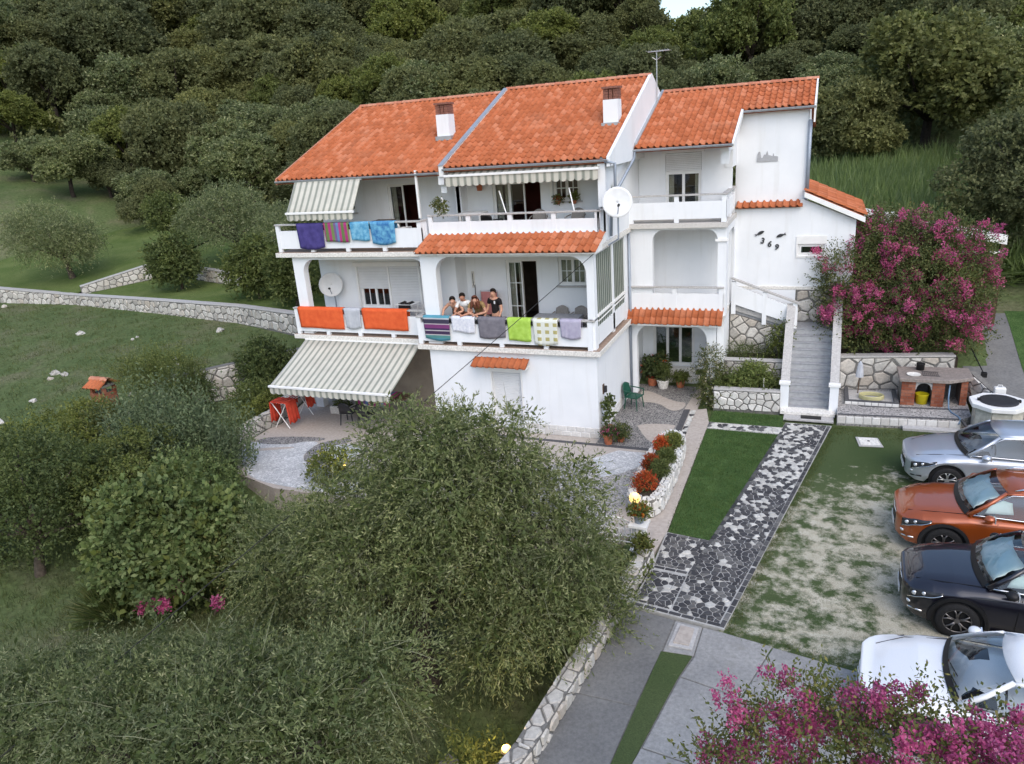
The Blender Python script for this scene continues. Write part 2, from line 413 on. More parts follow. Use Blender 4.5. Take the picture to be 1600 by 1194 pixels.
# striped awning cloth
def stripes(name, cols, period, axis=0, sharp=.5):
    m_, nt, b = newmat(name)
    s_ = nt.nodes.new('ShaderNodeSeparateXYZ'); nt.links.new(gpos(nt), s_.inputs[0])
    f_ = mathn(nt, 'FRACT', mathn(nt, 'DIVIDE', s_.outputs[axis], period))
    r_ = nt.nodes.new('ShaderNodeValToRGB'); r_.color_ramp.interpolation = 'CONSTANT'
    e = r_.color_ramp.elements
    while len(e) < len(cols): e.new(.5)
    for q, (p, cc) in zip(e, cols): q.position = p; q.color = (*cc, 1)
    nt.links.new(f_, r_.inputs[0])
    c = mixc(nt, 1, r_.outputs[0], rampnode(nt, noise(nt, gpos(nt), 3, 4), [(.3, (.9,)*3), (.7, (1.04,)*3)]), 'MULTIPLY')
    nt.links.new(c, b.inputs['Base Color']); b.inputs['Roughness'].default_value = .9
    t_ = nt.nodes.new('ShaderNodeBsdfTranslucent'); nt.links.new(c, t_.inputs[0])
    x_ = nt.nodes.new('ShaderNodeMixShader'); x_.inputs[0].default_value = .2
    nt.links.new(b.outputs[0], x_.inputs[1]); nt.links.new(t_.outputs[0], x_.inputs[2]); nt.links.new(x_.outputs[0], nt.nodes['Material Output'].inputs[0])
CR = (.66, .64, .56); GS = (.30, .32, .27); GM = (.44, .44, .38)
stripes('awning', [(0, CR), (.42, GM), (.52, GS), (.76, GM), (.86, CR)], .235)
stripes('awning_side', [(0, (.60, .60, .52)), (.5, (.20, .23, .18))], .2)
stripes('blind', [(0, (.46, .48, .42))], 1)
stripes('blind_dark', [(0, (.17, .20, .165))], 1)
def cloth(name, a, c2, sc=30):
    m_, nt, b = newmat(name)
    nt.links.new(rampnode(nt, noise(nt, gpos(nt), sc, 3), [(.35, a), (.65, c2)]), b.inputs['Base Color']); b.inputs['Roughness'].default_value = .95
    b.inputs['Specular IOR Level'].default_value = .05
    bump(nt, b, noise(nt, gpos(nt), 150, 2), .4, .005)
cloth('towel_purple', (.055, .045, .16), (.085, .07, .24), 4)
cloth('towel_blue', (.08, .28, .48), (.22, .48, .64), 9)
cloth('towel_blue_deep', (.05, .17, .38), (.16, .42, .60), 7)
cloth('towel_orange', (.62, .10, .035), (.70, .13, .045), 5)
cloth('towel_grey', (.40, .42, .46), (.47, .49, .53), 5)
cloth('towel_slate', (.15, .145, .17), (.20, .19, .215), 8)
cloth('towel_lime', (.33, .52, .075), (.42, .62, .12), 8)
cloth('towel_lilac', (.36, .34, .45), (.42, .40, .50), 8)
cloth('towel_white', (.58, .60, .68), (.72, .73, .77), 14)
cloth('towel_red', (.50, .055, .035), (.62, .085, .05), 5)
cloth('foil', (.70, .86, .82), (.80, .92, .88), 3)
cloth('tablecloth', (.26, .27, .30), (.34, .35, .38), 12)
stripes('towel_stripe', [(0, (.10, .30, .29)), (.12, (.60, .55, .58)), (.16, (.06, .035, .09)), (.30, (.55, .52, .55)), (.34, (.06, .03, .10)), (.42, (.22, .05, .19)), (.58, (.55, .50, .54)), (.62, (.055, .05, .09)), (.80, (.50, .52, .56)), (.86, (.10, .34, .45))], .76, 2)
stripes('towel_multi', [(0, (.45, .05, .22)), (.18, (.20, .28, .10)), (.36, (.22, .12, .30)), (.5, (.16, .28, .50)), (.66, (.55, .06, .26)), (.82, (.15, .22, .08))], .62, 0)
# checked towel
m_, nt, b = newmat('towel_check')
ck = nt.nodes.new('ShaderNodeTexBrick'); ck.offset = 0
nt.links.new(gpos(nt), ck.inputs[0])
s_ = nt.nodes.new('ShaderNodeSeparateXYZ'); nt.links.new(gpos(nt), s_.inputs[0])
fx = mathn(nt, 'LESS_THAN', mathn(nt, 'FRACT', mathn(nt, 'DIVIDE', s_.outputs[0], .25)), .5)
fz = mathn(nt, 'LESS_THAN', mathn(nt, 'FRACT', mathn(nt, 'DIVIDE', s_.outputs[2], .22)), .5)
c = mixc(nt, mathn(nt, 'MULTIPLY', fx, fz), (.66, .68, .62), (.40, .36, .15))
nt.links.new(c, b.inputs['Base Color']); b.inputs['Roughness'].default_value = .95
nt.nodes.remove(ck)
# car paints
def paint(name, c, metal=.35, rough=.32):
    m_, nt, b = newmat(name)
    n_ = noise(nt, gpos(nt), 400, 1)
    nt.links.new(rampnode(nt, n_, [(.3, tuple(x*.88 for x in c)), (.7, tuple(min(1, x*1.1) for x in c))]), b.inputs['Base Color'])
    b.inputs['Metallic'].default_value = metal; b.inputs['Roughness'].default_value = rough
    b.inputs['Coat Weight'].default_value = 1; b.inputs['Coat Roughness'].default_value = .04
paint('paint_silver', (.50, .54, .60), .55)
paint('paint_orange', (.36, .075, .012), .35)
paint('paint_navy', (.009, .008, .016), .3)
paint('paint_white', (.78, .79, .80), 0, .4)
simple('chrome', (.72, .73, .75), .15, .05, 4, metal=1)
simple('lamp_housing', (.05, .052, .056), .12, .2, 12, metal=.4)
simple('tyre', (.018, .018, .019), .85, .2, 20)
simple('rim', (.20, .19, .19), .35, .1, 10, metal=.8)
simple('rim_dark', (.02, .02, .022), .5, .1, 10)
simple('lamp_glass', (.70, .72, .74), .08, .35, 18, metal=.6)
simple('seat', (.03, .03, .033), .8)
# ------------------------------------------------------------------ terrain
def sstep(a, b, x):
    t = np.clip((np.asarray(x, float)-a)/(b-a), 0, 1); return t*t*(3-2*t)
def height(x, y):
    x = np.asarray(x, float); y = np.asarray(y, float)
    left = np.interp(y, [-60, -14, -5, 2, 8, 11.5, 14, 30], [-2.5, -1.1, -.85, -.1, .55, .75, 1.2, 3.4])
    yard = np.interp(y, [-60, 5.5, 6.0, 9, 14, 30], [-.06, -.06, 1.0, 2.6, 3.1, 4.6])
    right = np.interp(y, [-60, 2.0, 12, 30], [-.06, -.06, 2.2, 4.6])
    w = sstep(-3.2, -1.4, x); h = left*(1-w) + yard*w
    w = sstep(21.2, 22.2, x); h = h*(1-w) + right*w
    g = (1-sstep(12.7, 13.25, x))*(1-sstep(-5.4, -4.9, y))*sstep(-3.0, -1.4, x)
    h = h*(1-g) + (-.9)*g
    # wooded hillside, lowest on the saddle behind the stair wing
    dx = x-CAM.x; dy = y-CAM.y; rr = np.hypot(dx, dy); az = np.degrees(np.arctan2(-dx, dy))
    q_ = np.maximum(y-30, rr-70)
    rise = np.maximum(q_, 0)*.30 + np.maximum(q_-14, 0)*.12
    side = np.interp(az, [-40, -14, 2, 8.3, 14, 24, 60], [.34, .215, .135, .095, .17, .30, .42])
    hill = 4.2 + rise
    cap = 4.0 + side*np.minimum(rr, 125)
    hill = np.minimum(hill, cap)
    w = np.maximum(sstep(24, 34, y), sstep(66, 76, rr)*sstep(5, 12, y)); h = h*(1-w) + hill*w
    h = h + w*1.2*np.sin(x*.13+1.3)*np.sin(y*.11)
    # far ridge beyond the saddle
    far = 6 + rr*np.interp(az, [-40, -14, 0, 5, 8.3, 11, 16, 60], [.17, .165, .15, .118, .098, .115, .17, .2])
    w = sstep(150, 260, rr); h = h*(1-w) + far*w
    return h
def grid_axis(lo, a, b, hi, d, n):
    return np.concatenate([lo+(a-lo)*(1-np.linspace(1, 0, n, endpoint=False)**1.8), np.arange(a, b, d), b+(hi-b)*np.linspace(0, 1, n)**1.8])
gx = grid_axis(-420, -42, 30, 320, .6, 34); gy = grid_axis(-60, -22, 22, 420, .6, 34)
GX, GY = np.meshgrid(gx, gy)
GZ = height(GX, GY)
V = np.stack([GX, GY, GZ], -1).reshape(-1, 3)
nx, ny = len(gx), len(gy)
I = (np.arange(ny-1)[:, None]*nx + np.arange(nx-1)[None]).ravel()
Q = np.stack([I, I+1, I+1+nx, I+nx], 1)
ground = raw_mesh('ground', V, Q, 'meadow', smooth=True); tag(ground, kind='structure')
def hz(x, y): return float(height(x, y))

def sheet(name, pts, z, mat, thick=.05, parent=None, kind='structure'):
    o = MB().prism(pts, 'z', z-thick, z).build(name, mat, parent)
    if parent is None: tag(o, kind=kind)
    return o

# yard sheets, each a few mm above the one below
parking = sheet('parking_ground', [(15.55, -8.05), (15.58, -8.4), (18.9, -9.0), (31, -10.4), (31, 2.5), (17.3, 2.5), (17.3, 1.9)], -.004, 'worn', .05)
drive_base = sheet('driveway', [(13.4, -20), (31, -20), (31, -9.9), (18.9, -8.7), (15.6, -8.15), (13.75, -7.85), (13.55, -9.8), (13.3, -12)], -.012, 'mortar', .2)
# concrete slabs of the driveway
def slab_piece(name, pts, mat, parent, z1=.004, z0=-.1):
    return MB().prism(pts, 'z', z0, z1).build(name, mat, parent, bevel=.012)
dl = [(13.83, -7.9), (14.72, -8.02), (14.66, -9.0), (14.52, -10.4), (13.50, -10.4), (13.66, -9.2)]
for pts in (dl, [(13.50, -10.42), (14.52, -10.42), (14.40, -12.2), (13.32, -12.2)], [(13.32, -12.22), (14.40, -12.22), (14.2, -15), (13.1, -15)], [(13.1, -15.02), (14.2, -15.02), (14.0, -20), (13, -20)],
            [(14.75, -8.03), (15.25, -8.08), (15.22, -8.92), (14.69, -8.95)],
            [(15.27, -8.09), (15.62, -8.13), (16.5, -8.28), (16.1, -9.7), (15.1, -9.5), (15.24, -8.95)],
            [(15.09, -9.53), (16.09, -9.72), (15.75, -11.3), (14.82, -11.2)], [(16.11, -9.72), (16.52, -8.3), (17.35, -8.44), (17.0, -9.9)], [(17.02, -9.9), (17.37, -8.45), (18.3, -8.6), (18.1, -10.1)],
            [(15.77, -11.3), (16.11, -9.74), (17.0, -9.92), (16.8, -11.4)], [(16.82, -11.4), (17.02, -9.93), (18.1, -10.12), (18.0, -11.5)],
            [(14.80, -11.23), (16.8, -11.43), (16.6, -14), (14.3, -14)], [(16.82, -11.43), (18.0, -11.53), (20, -14), (16.62, -14)], [(18.12, -10.12), (18.32, -8.62), (30, -10), (30, -14), (20.03, -14), (18.02, -11.5)],
            [(14.2, -14.02), (30, -14.02), (30, -20), (14.02, -20)]):
    slab_piece('concrete_slab', pts, 'concrete' if pts[0][0] < 14.3 and pts[1][0] < 15 else 'concrete_pale', drive_base)
# raised access cover between the wheel tracks
cv = thing('access_cover', 'pale square concrete access cover at the head of the narrow grass strip', 'access cover', (14.97, -8.5, 0))
MB().prism([(14.80, -8.12), (15.2, -8.16), (15.18, -8.8), (14.75, -8.8)], 'z', 0, .03).build('rim', 'cap_stone', cv, bevel=.008)
MB().prism([(14.87, -8.2), (15.13, -8.22), (15.11, -8.72), (14.82, -8.72)], 'z', .03, .05).build('lid', 'beige_slab', cv, bevel=.008)
sheet('grass_strip', [(14.66, -8.98), (15.20, -8.95), (15.05, -9.6), (14.78, -11.3), (14.3, -14), (14.22, -14), (14.42, -12), (14.55, -10.3)], .012, 'worn', .06)
sheet('lawn', [(14.02, -4.9), (15.0, -5.02), (15.1, -4.5), (16.10, 1.36), (14.0, 1.40)], .03, 'lawn', .1)
sheet('lawn_strip', [(13.98, 1.98), (16.15, 2.0), (16.1, 2.9), (14.0, 2.95)], .03, 'lawn', .1)
mh = thing('manhole_cover', 'small square stone manhole cover set in the grass near the steps', 'manhole cover', (18.47, 1.38, 0))
MB().prism([(18.12, 1.68), (18.70, 1.72), (18.82, 1.10), (18.2, 1.04)], 'z', 0, .03).build('rim', 'cap_stone', mh, bevel=.01)
MB().prism([(18.18, 1.62), (18.66, 1.66), (18.76, 1.16), (18.25, 1.11)], 'z', .03, .045).build('lid', 'slab_edge', mh, bevel=.008)
bx('handle', 'dark_metal', mh, 18.42, 18.48, 1.37, 1.41, .045, .06)

# terrace: one slab with inlaid sheets
TER = sheet('terrace', [(.1, -3.5), (-.2, -3.0), (-.24, -1.6), (-.1, -1.2), (-.8, 1.2), (-.8, 2.2), (5, 2.2), (11, 3), (11, 6), (13.45, 6), (13.45, -5.0), (13.0, -5.35), (3.0, -5.35), (1.2, -4.8)], .0, 'beige_slab', 1.3)
def inlay(name, pts, mat, z): return sheet(name, pts, z, mat, .02, TER)
inlay('mosaic_panel', [(10.98, -.5), (12.72, -.5), (13.1, .25), (13.04, 2.9), (13.2, 5.6), (11.02, 5.6)], 'pebble_dark', .004)
inlay('paving_band', [(13.04, 2.92), (13.24, 2.96), (13.28, .31), (13.1, .27)], 'dark_band', .008)
inlay('paving_band', [(5.4, -.5), (5.4, -.38), (11.0, -.38), (12.74, -.38), (12.74, -.54)], 'dark_band', .008)
def smooth_poly(pts, it=2):
    for _ in range(it):
        q = []
        for i in range(len(pts)):
            a = pts[i]; b_ = pts[(i+1) % len(pts)]
            q += [(a[0]*.75+b_[0]*.25, a[1]*.75+b_[1]*.25), (a[0]*.25+b_[0]*.75, a[1]*.25+b_[1]*.75)]
        pts = q
    return pts
inlay('paving_wave', smooth_poly([(11.25, 4.43), (11.54, 4.49), (12.06, 4.05), (12.62, 3.56), (13.04, 3.56), (13.0, 2.9), (12.67, 2.67), (12.22, 3.23), (11.84, 3.4), (11.52, 3.26)]), 'beige_slab', .012)
inlay('paving_fan', [(11.88, 1.24), (12.1, 1.42), (12.44, 1.52), (12.8, 1.54), (13.02, 1.49), (13.0, .3), (12.67, -.04), (12.4, .25), (12.15, .68)], 'beige_slab', .012)
inlay('mosaic_panel', [(10.4, -1.9), (11.18, -1.49), (11.76, -2.55), (12.68, -1.59), (12.67, -4.1), (12.6, -5.3), (9.0, -5.3), (9.2, -3)], 'pebble_grey', .004)
inlay('paving_wedge', [(11.19, -1.42), (11.77, -.72), (12.72, -.72), (12.66, -1.53), (12.24, -2.13), (11.76, -2.53)], 'chip_white', .010)
inlay('paving_wave', smooth_poly([(.0, -2.64), (.25, -2.28), (.96, -2.06), (1.69, -1.94), (2.35, -1.88), (2.29, -2.13), (1.74, -2.31), (1.41, -2.62), (.92, -2.73), (.38, -2.8)]), 'pebble_dark', .010)
inlay('mosaic_panel', smooth_poly([(.16, -3.49), (-.16, -2.86), (.11, -2.68), (.92, -2.73), (1.74, -2.31), (2.32, -2.18), (2.31, -2.76), (2.45, -3.39), (3.2, -3.9), (5.0, -4.0), (6, -5.2), (2.6, -5.2), (1.4, -4.75)]), 'chip_white', .006)
inlay('paving_wave', smooth_poly([(2.5, -3.38), (2.31, -2.76), (2.42, -2.16), (3.05, -1.78), (3.31, -1.84), (3.26, -2.09), (2.83, -2.42), (2.8, -2.98), (2.96, -3.27), (3.47, -3.47), (3.4, -3.8), (2.91, -3.71)]), 'pebble_dark', .014)
inlay('paving_leaf', smooth_poly([(2.86, -3.14), (2.8, -2.54), (3.26, -2.09), (4.0, -2.2), (4.2, -3.0), (3.32, -3.4)]), 'chip_white', .010)
inlay('paving_band', smooth_poly([(.45, -3.2), (.9, -3.0), (1.7, -2.75), (1.75, -2.85), (1.0, -3.2), (.5, -3.35)]), 'beige_slab', .012)
# kerb path beside the lawn
KB = sheet('kerb', [(13.46, 2.9), (13.75, 3.04), (13.98, 1.9), (13.99, -4.9), (13.86, -6.15), (13.58, -6.1), (13.46, -5)], .04, 'beige_slab', .2)

# ------------------------------------------------------------------ polygon paving and masonry
def inside(poly, x, y):
    c = False; n = len(poly); j = n-1
    for i in range(n):
        xi, yi = poly[i]; xj, yj = poly[j]
        if (yi > y) != (yj > y) and x < (xj-xi)*(y-yi)/(yj-yi)+xi: c = not c
        j = i
    return c
def clip(poly, px, py, nx_, ny_):
    out = []; n = len(poly)
    for i in range(n):
        a = poly[i]; b_ = poly[(i+1) % n]
        da = (a[0]-px)*nx_ + (a[1]-py)*ny_; db = (b_[0]-px)*nx_ + (b_[1]-py)*ny_
        if da <= 0: out.append(a)
        if (da < 0 < db) or (db < 0 < da):
            t = da/(da-db); out.append((a[0]+(b_[0]-a[0])*t, a[1]+(b_[1]-a[1])*t))
    return out
def cells(poly, size, jitter=.38, seed=1, aspect=1.0, joint=.012, convex=True):
    """irregular stones filling a polygon: voronoi cells of a jittered grid, shrunk by the joint"""
    rr_ = random.Random(seed)
    xs = [p[0] for p in poly]; ys = [p[1] for p in poly]
    sx, sy = size*aspect, size
    pts = []
    i0, i1 = int(math.floor(min(xs)/sx))-1, int(math.ceil(max(xs)/sx))+1
    j0, j1 = int(math.floor(min(ys)/sy))-1, int(math.ceil(max(ys)/sy))+1
    G = {}
    for j in range(j0, j1+1):
        for i in range(i0, i1+1):
            x = (i+.5+(.5 if j % 2 else 0)+rr_.uniform(-jitter, jitter))*sx; y = (j+.5+rr_.uniform(-jitter, jitter))*sy
            G[i, j] = (x, y)
    area = sum(poly[k][0]*poly[(k+1) % len(poly)][1]-poly[(k+1) % len(poly)][0]*poly[k][1] for k in range(len(poly)))
    sg = 1 if area > 0 else -1
    out = []
    for (i, j), (x, y) in G.items():
        if not (min(xs)-sx < x < max(xs)+sx and min(ys)-sy < y < max(ys)+sy): continue
        if not convex and not inside(poly, x, y): continue
        c = [(x-2*sx, y-2*sy), (x+2*sx, y-2*sy), (x+2*sx, y+2*sy), (x-2*sx, y+2*sy)]
        for dj in (-2, -1, 0, 1, 2):
            for di in (-2, -1, 0, 1, 2):
                q = G.get((i+di, j+dj))
                if q is None or (di == 0 and dj == 0): continue
                ddx, ddy = q[0]-x, q[1]-y; L = math.hypot(ddx, ddy)
                if L < 1e-6: continue
                c = clip(c, x+ddx/2-ddx/L*joint, y+ddy/2-ddy/L*joint, ddx/L, ddy/L)
                if len(c) < 3: break
            if len(c) < 3: break
        if len(c) < 3: continue
        if convex:
            for k in range(len(poly)):
                a = poly[k]; b_ = poly[(k+1) % len(poly)]
                ex, ey = b_[0]-a[0], b_[1]-a[1]; L = math.hypot(ex, ey)
                nx_, ny_ = ey/L*sg, -ex/L*sg
                c = clip(c, a[0]-nx_*joint, a[1]-ny_*joint, nx_, ny_)
                if len(c) < 3: break
        if len(c) < 3: continue
        # drop near-duplicate corners
        d = []
        for p in c:
            if not d or math.hypot(p[0]-d[-1][0], p[1]-d[-1][1]) > size*.06: d.append(p)
        if len(d) > 2 and math.hypot(d[0][0]-d[-1][0], d[0][1]-d[-1][1]) < size*.06: d.pop()
        if len(d) < 3: continue
        A = abs(sum(d[k][0]*d[(k+1) % len(d)][1]-d[(k+1) % len(d)][0]*d[k][1] for k in range(len(d))))/2
        if A < size*size*.06*aspect: continue
        out.append(d)
    return out
def stone_vf(c, M, depth, bev, rr_, tilt=.0):
    """bevelled stone from a 2-D cell; M maps (u,v,w) to the world, w is the outward side"""
    n = len(c); cx = sum(p[0] for p in c)/n; cy = sum(p[1] for p in c)/n
    vs = [M((p[0], p[1], -depth)) for p in c]
    o_ = rr_.uniform(-.3, .5)*bev
    tx, ty = rr_.uniform(-tilt, tilt), rr_.uniform(-tilt, tilt)
    w = lambda p: (p[0]-cx)*tx + (p[1]-cy)*ty
    vs += [M((p[0], p[1], w(p)-bev*.2)) for p in c]
    vs += [M((cx+(p[0]-cx)*.80, cy+(p[1]-cy)*.80, bev+o_+w(p))) for p in c]
    fs = []
    for k in range(n):
        k2 = (k+1) % n
        fs += [(k, k2, n+k2, n+k), (n+k, n+k2, 2*n+k2, 2*n+k)]
    fs.append(tuple(2*n+k for k in range(n)))
    return vs, fs
def put_stones(name, cs, M, mat, parent, depth, bev, seed=3, limit=300, key=None, tilt=.08, matf=None):
    rr_ = random.Random(seed)
    if key: cs = sorted(cs, key=key)
    rest = MB(); restw = {}
    for k, c in enumerate(cs):
        vs, fs = stone_vf(c, M, depth, bev, rr_, tilt)
        mm = matf(c) if matf else mat
        if k < limit: MB().add(vs, fs).build(name, mm, parent, flipfix=False)
        else: restw.setdefault(mm, MB()).add(vs, fs)
    for mm, mb in restw.items():
        o = mb.build(name, mm, parent, flipfix=False); o['kind'] = 'stuff'
    return

# cobbled path from the steps down to the driveway
PATH = sheet('path', [(16.2, 2.35), (17.5, 2.35), (17.42, 1.95), (16.03, -5.85), (15.64, -8.08), (13.82, -7.84), (13.95, -6.5), (13.98, -4.93), (15.04, -5.06)], .035, 'grout', .1)
flatM = lambda z: (lambda p: (p[0], p[1], z+p[2]))
rw = random.Random(5)
def cob(c):
    y = sum(p[1] for p in c)/len(c)
    pw = np.interp(y, [-8, -5, -2.4, -1.0, 2.3], [.10, .14, .22, .44, .50])
    return 'cobble_white' if rw.random() < pw else 'cobble'
polys = [[(14.62, -7.8), (14.72, -6.55), (15.80, -6.55), (15.54, -7.93)], [(14.72, -6.55), (15.09, -4.75), (16.13, -4.75), (15.80, -6.55)],
         [(15.09, -4.75), (16.28, 2.3), (17.36, 2.3), (16.13, -4.75)], [(14.00, -5.05), (15.0, -5.17), (14.72, -6.38), (13.99, -6.33)], [(13.98, -6.54), (14.71, -6.60), (14.60, -7.77), (13.86, -7.68)]]
cs = [c for i_, poly in enumerate(polys) for c in cells(poly, .125, .38, 11, 1.15, .008)]
def lerp2(a, b_, t): return (a[0]+(b_[0]-a[0])*t, a[1]+(b_[1]-a[1])*t)
def border(a, b_, w, step=.22, rows=1):
    L = math.hypot(b_[0]-a[0], b_[1]-a[1]); n = int(L/step); ex, ey = (b_[0]-a[0])/L, (b_[1]-a[1])/L; px, py = -ey, ex
    for i in range(n):
        t0, t1 = (i+.04)*L/n, (i+.96)*L/n
        for r_ in range(rows):
            w0, w1 = r_*w+.006, (r_+1)*w-.006
            yield [(a[0]+ex*t0+px*w0, a[1]+ey*t0+py*w0), (a[0]+ex*t1+px*w0, a[1]+ey*t1+py*w0), (a[0]+ex*t1+px*w1, a[1]+ey*t1+py*w1), (a[0]+ex*t0+px*w1, a[1]+ey*t0+py*w1)]
bs = list(border((15.64, -8.05), (16.03, -5.9), .1)) + list(border((16.03, -5.85), (17.47, 2.3), .1)) + list(border((14.72, -6.5), (16.21, 2.3), -.1)) + list(border((13.84, -7.82), (15.56, -8.03), .09)) + list(border((13.99, -6.44), (14.7, -6.5), .09)) + list(border((14.0, -4.97), (15.0, -5.08), -.08))
ck_ = lambda c: sum(p[1] for p in c)/len(c)
put_stones('cobble', cs, flatM(.04), 'cobble', PATH, .02, .010, 4, 210, ck_, .03, cob)
put_stones('border_stone', bs, flatM(.04), 'cobble', PATH, .02, .010, 5, 90, ck_, .02)
STRIP = sheet('path', [(13.94, 1.44), (13.92, 1.95), (16.2, 1.94), (16.16, 1.4)], .032, 'grout', .1)
cs = cells([(13.97, 1.46), (16.14, 1.43), (16.17, 1.91), (13.97, 1.92)], .17, .4, 21, 1.1, .010)
put_stones('cobble', cs, flatM(.037), 'cobble', STRIP, .02, .010, 6, 300, None, .03, lambda c: 'cobble_white' if rw.random() < .55 else 'cobble')
cs = cells([(13.28, .4), (13.46, .4), (13.46, 2.9), (13.26, 2.9)], .17, .4, 22, 1.0, .010)
put_stones('cobble', cs, flatM(.012), 'cobble', TER, .02, .010, 6, 300, None, .03, lambda c: 'cobble_white' if rw.random() < .55 else 'cobble')

# ------------------------------------------------------------------ stone walls
def wallM(a, b_, off=0.0):
    """(u along a->b, v up, w out to the right-hand side of a->b)"""
    a = Vector((*a, 0)); b_ = Vector((*b_, 0)); e = (b_-a).normalized(); n_ = Vector((e.y, -e.x, 0))
    return lambda p: a + e*p[0] + n_*(p[2]+off) + Vector((0, 0, p[1]))
def stone_face(parent, a, b_, zb0, zt0, zb1, zt1, size, mat, seed, limit=300, bev=.03, name='stone', off=0.0):
    L = math.hypot(b_[0]-a[0], b_[1]-a[1])
    cs = cells([(0, zb0), (L, zb1), (L, zt1), (0, zt0)], size, .36, seed, 1.15, size*.05)
    put_stones(name, cs, wallM(a, b_, off), mat, parent, .05, bev, seed, limit)
def stone_wall(name, label, pts, thick, size, mat='wall_stone', cap=None, group=None, seed=1, caph=.06, limit=120, top_stones=False, core='mortar', both=False):
    """pts: (x, y, zbottom, ztop); the stones face the right-hand side of the run"""
    t = thing(name, label, 'stone wall', (pts[0][0], pts[0][1], min(p[2] for p in pts)), group=group)
    for k in range(len(pts)-1):
        a, b_ = pts[k], pts[k+1]
        e = Vector((b_[0]-a[0], b_[1]-a[1], 0)).normalized(); n_ = Vector((e.y, -e.x, 0))
        A = Vector((a[0], a[1], 0)); B = Vector((b_[0], b_[1], 0))
        mb = MB(); I_ = n_*thick
        vs = [A+Vector((0, 0, a[2]-.3)), B+Vector((0, 0, b_[2]-.3)), B-I_+Vector((0, 0, b_[2]-.3)), A-I_+Vector((0, 0, a[2]-.3)),
              A+Vector((0, 0, a[3])), B+Vector((0, 0, b_[3])), B-I_+Vector((0, 0, b_[3])), A-I_+Vector((0, 0, a[3]))]
        mb.add(vs, [(0,3,2,1),(4,5,6,7),(0,1,5,4),(1,2,6,5),(2,3,7,6),(3,0,4,7)])
        mb.build('core', core, t)
        stone_face(t, a[:2], b_[:2], a[2], a[3]-.01, b_[2], b_[3]-.01, size, mat, seed+k, limit)
        if both: stone_face(t, (B-I_)[:2], (A-I_)[:2], b_[2], b_[3]-.01, a[2], a[3]-.01, size, mat, seed+k+50, limit)
        if cap:
            ov = .03; up_ = Vector((0, 0, caph))
            c4 = [A+n_*ov+Vector((0, 0, a[3]+.002)), B+n_*ov+Vector((0, 0, b_[3]+.002)), B-I_-n_*ov+Vector((0, 0, b_[3]+.002)), A-I_-n_*ov+Vector((0, 0, a[3]+.002))]
            MB().add(c4+[p+up_ for p in c4], [(0,3,2,1),(4,5,6,7),(0,1,5,4),(1,2,6,5),(2,3,7,6),(3,0,4,7)]).build('coping', cap, t, bevel=.01)
        if top_stones:
            L = (B-A).length
            cs = cells([(0, -thick), (L, -thick), (L, 0), (0, 0)], size, .36, seed+90+k, 1.1, size*.05)
            zz = (a[3], b_[3])
            put_stones('stone', cs, (lambda A, e, n_, zz, L: (lambda p: A+e*p[0]+n_*p[1]+Vector((0, 0, zz[0]+(zz[1]-zz[0])*p[0]/L+p[2]))))(A, e, n_, zz, L), mat, t, .03, .03, seed+70+k, limit)
    return t
# long retaining walls on the left of the plot
stone_wall('retaining_wall', 'long low white stone retaining wall running left from behind the house', [(-40, 12.4, .75, 1.75), (-33.4, 11.5, .7, 1.7), (-26.1, 11.5, .68, 1.35), (-17.8, 10.3, .62, 1.42), (-11, 9.1, .6, 1.5), (-5.6, 7.4, .6, 1.6)], .4, .36, 'wall_stone', 'cap_stone', seed=10, limit=75)
stone_wall('retaining_wall', 'stone wall climbing away from the long retaining wall beside the mown slope', [(-25.9, 11.9, 1.3, 1.8), (-23.6, 15.4, 1.6, 2.55)], .4, .34, 'wall_stone', 'cap_stone', seed=20, limit=60)
stone_wall('retaining_wall', 'short pale stone wall on the upper terrace behind the dark bushes', [(-19.6, 15.2, 1.6, 2.35), (-13.8, 13.4, 1.55, 2.3)], .35, .32, 'wall_stone', 'cap_stone', seed=25, limit=60)
# mown terraces held by those walls
def lofted(name, A, B, mat, n=24, mm=16, kind='structure', wob=.0):
    A = np.array(A, float); B = np.array(B, float)
    def res(P, k):
        d = np.r_[0, np.cumsum(np.linalg.norm(np.diff(P, axis=0), axis=1))]; t = np.linspace(0, d[-1], k)
        return np.stack([np.interp(t, d, P[:, i]) for i in range(3)], 1)
    a, b_ = res(A, n), res(B, n); t = np.linspace(0, 1, mm)[:, None, None]
    V = a[None]*(1-t)+b_[None]*t
    if wob: V[1:-1, 1:-1, 2] += rng.normal(0, wob, V[1:-1, 1:-1, 2].shape)
    I = (np.arange(mm-1)[:, None]*n + np.arange(n-1)[None]).ravel()
    o = raw_mesh(name, V.reshape(-1, 3), np.stack([I, I+1, I+1+n, I+n], 1), mat, smooth=True); return tag(o, kind=kind)
lofted('lawn_slope', [(-40, 12.5, 1.72), (-33.4, 11.6, 1.68), (-26, 11.75, 1.4), (-25.7, 12.2, 1.75), (-23.5, 15.6, 2.5)], [(-62, 30, 4.6), (-52, 30, 4.5), (-40, 30, 4.4), (-30, 28, 4.2), (-24, 25, 3.9)], 'meadow_lawn', wob=.05)
lofted('terrace_ground', [(-26.0, 11.75, 1.32), (-17.8, 10.6, 1.4), (-11, 9.4, 1.47), (-5.6, 7.7, 1.55)], [(-23.5, 15.3, 1.62), (-19.6, 15.3, 1.62), (-13.8, 13.6, 1.6), (-3, 11, 1.7)], 'meadow_lawn', wob=.04)
lofted('terrace_ground', [(-23.4, 15.7, 2.4), (-19.6, 15.4, 2.3), (-13.8, 13.7, 2.25), (-3, 11.2, 2.1)], [(-24, 26, 4.0), (-18, 26, 4.0), (-10, 25, 3.9), (0, 22, 3.6)], 'meadow_lawn', wob=.05)
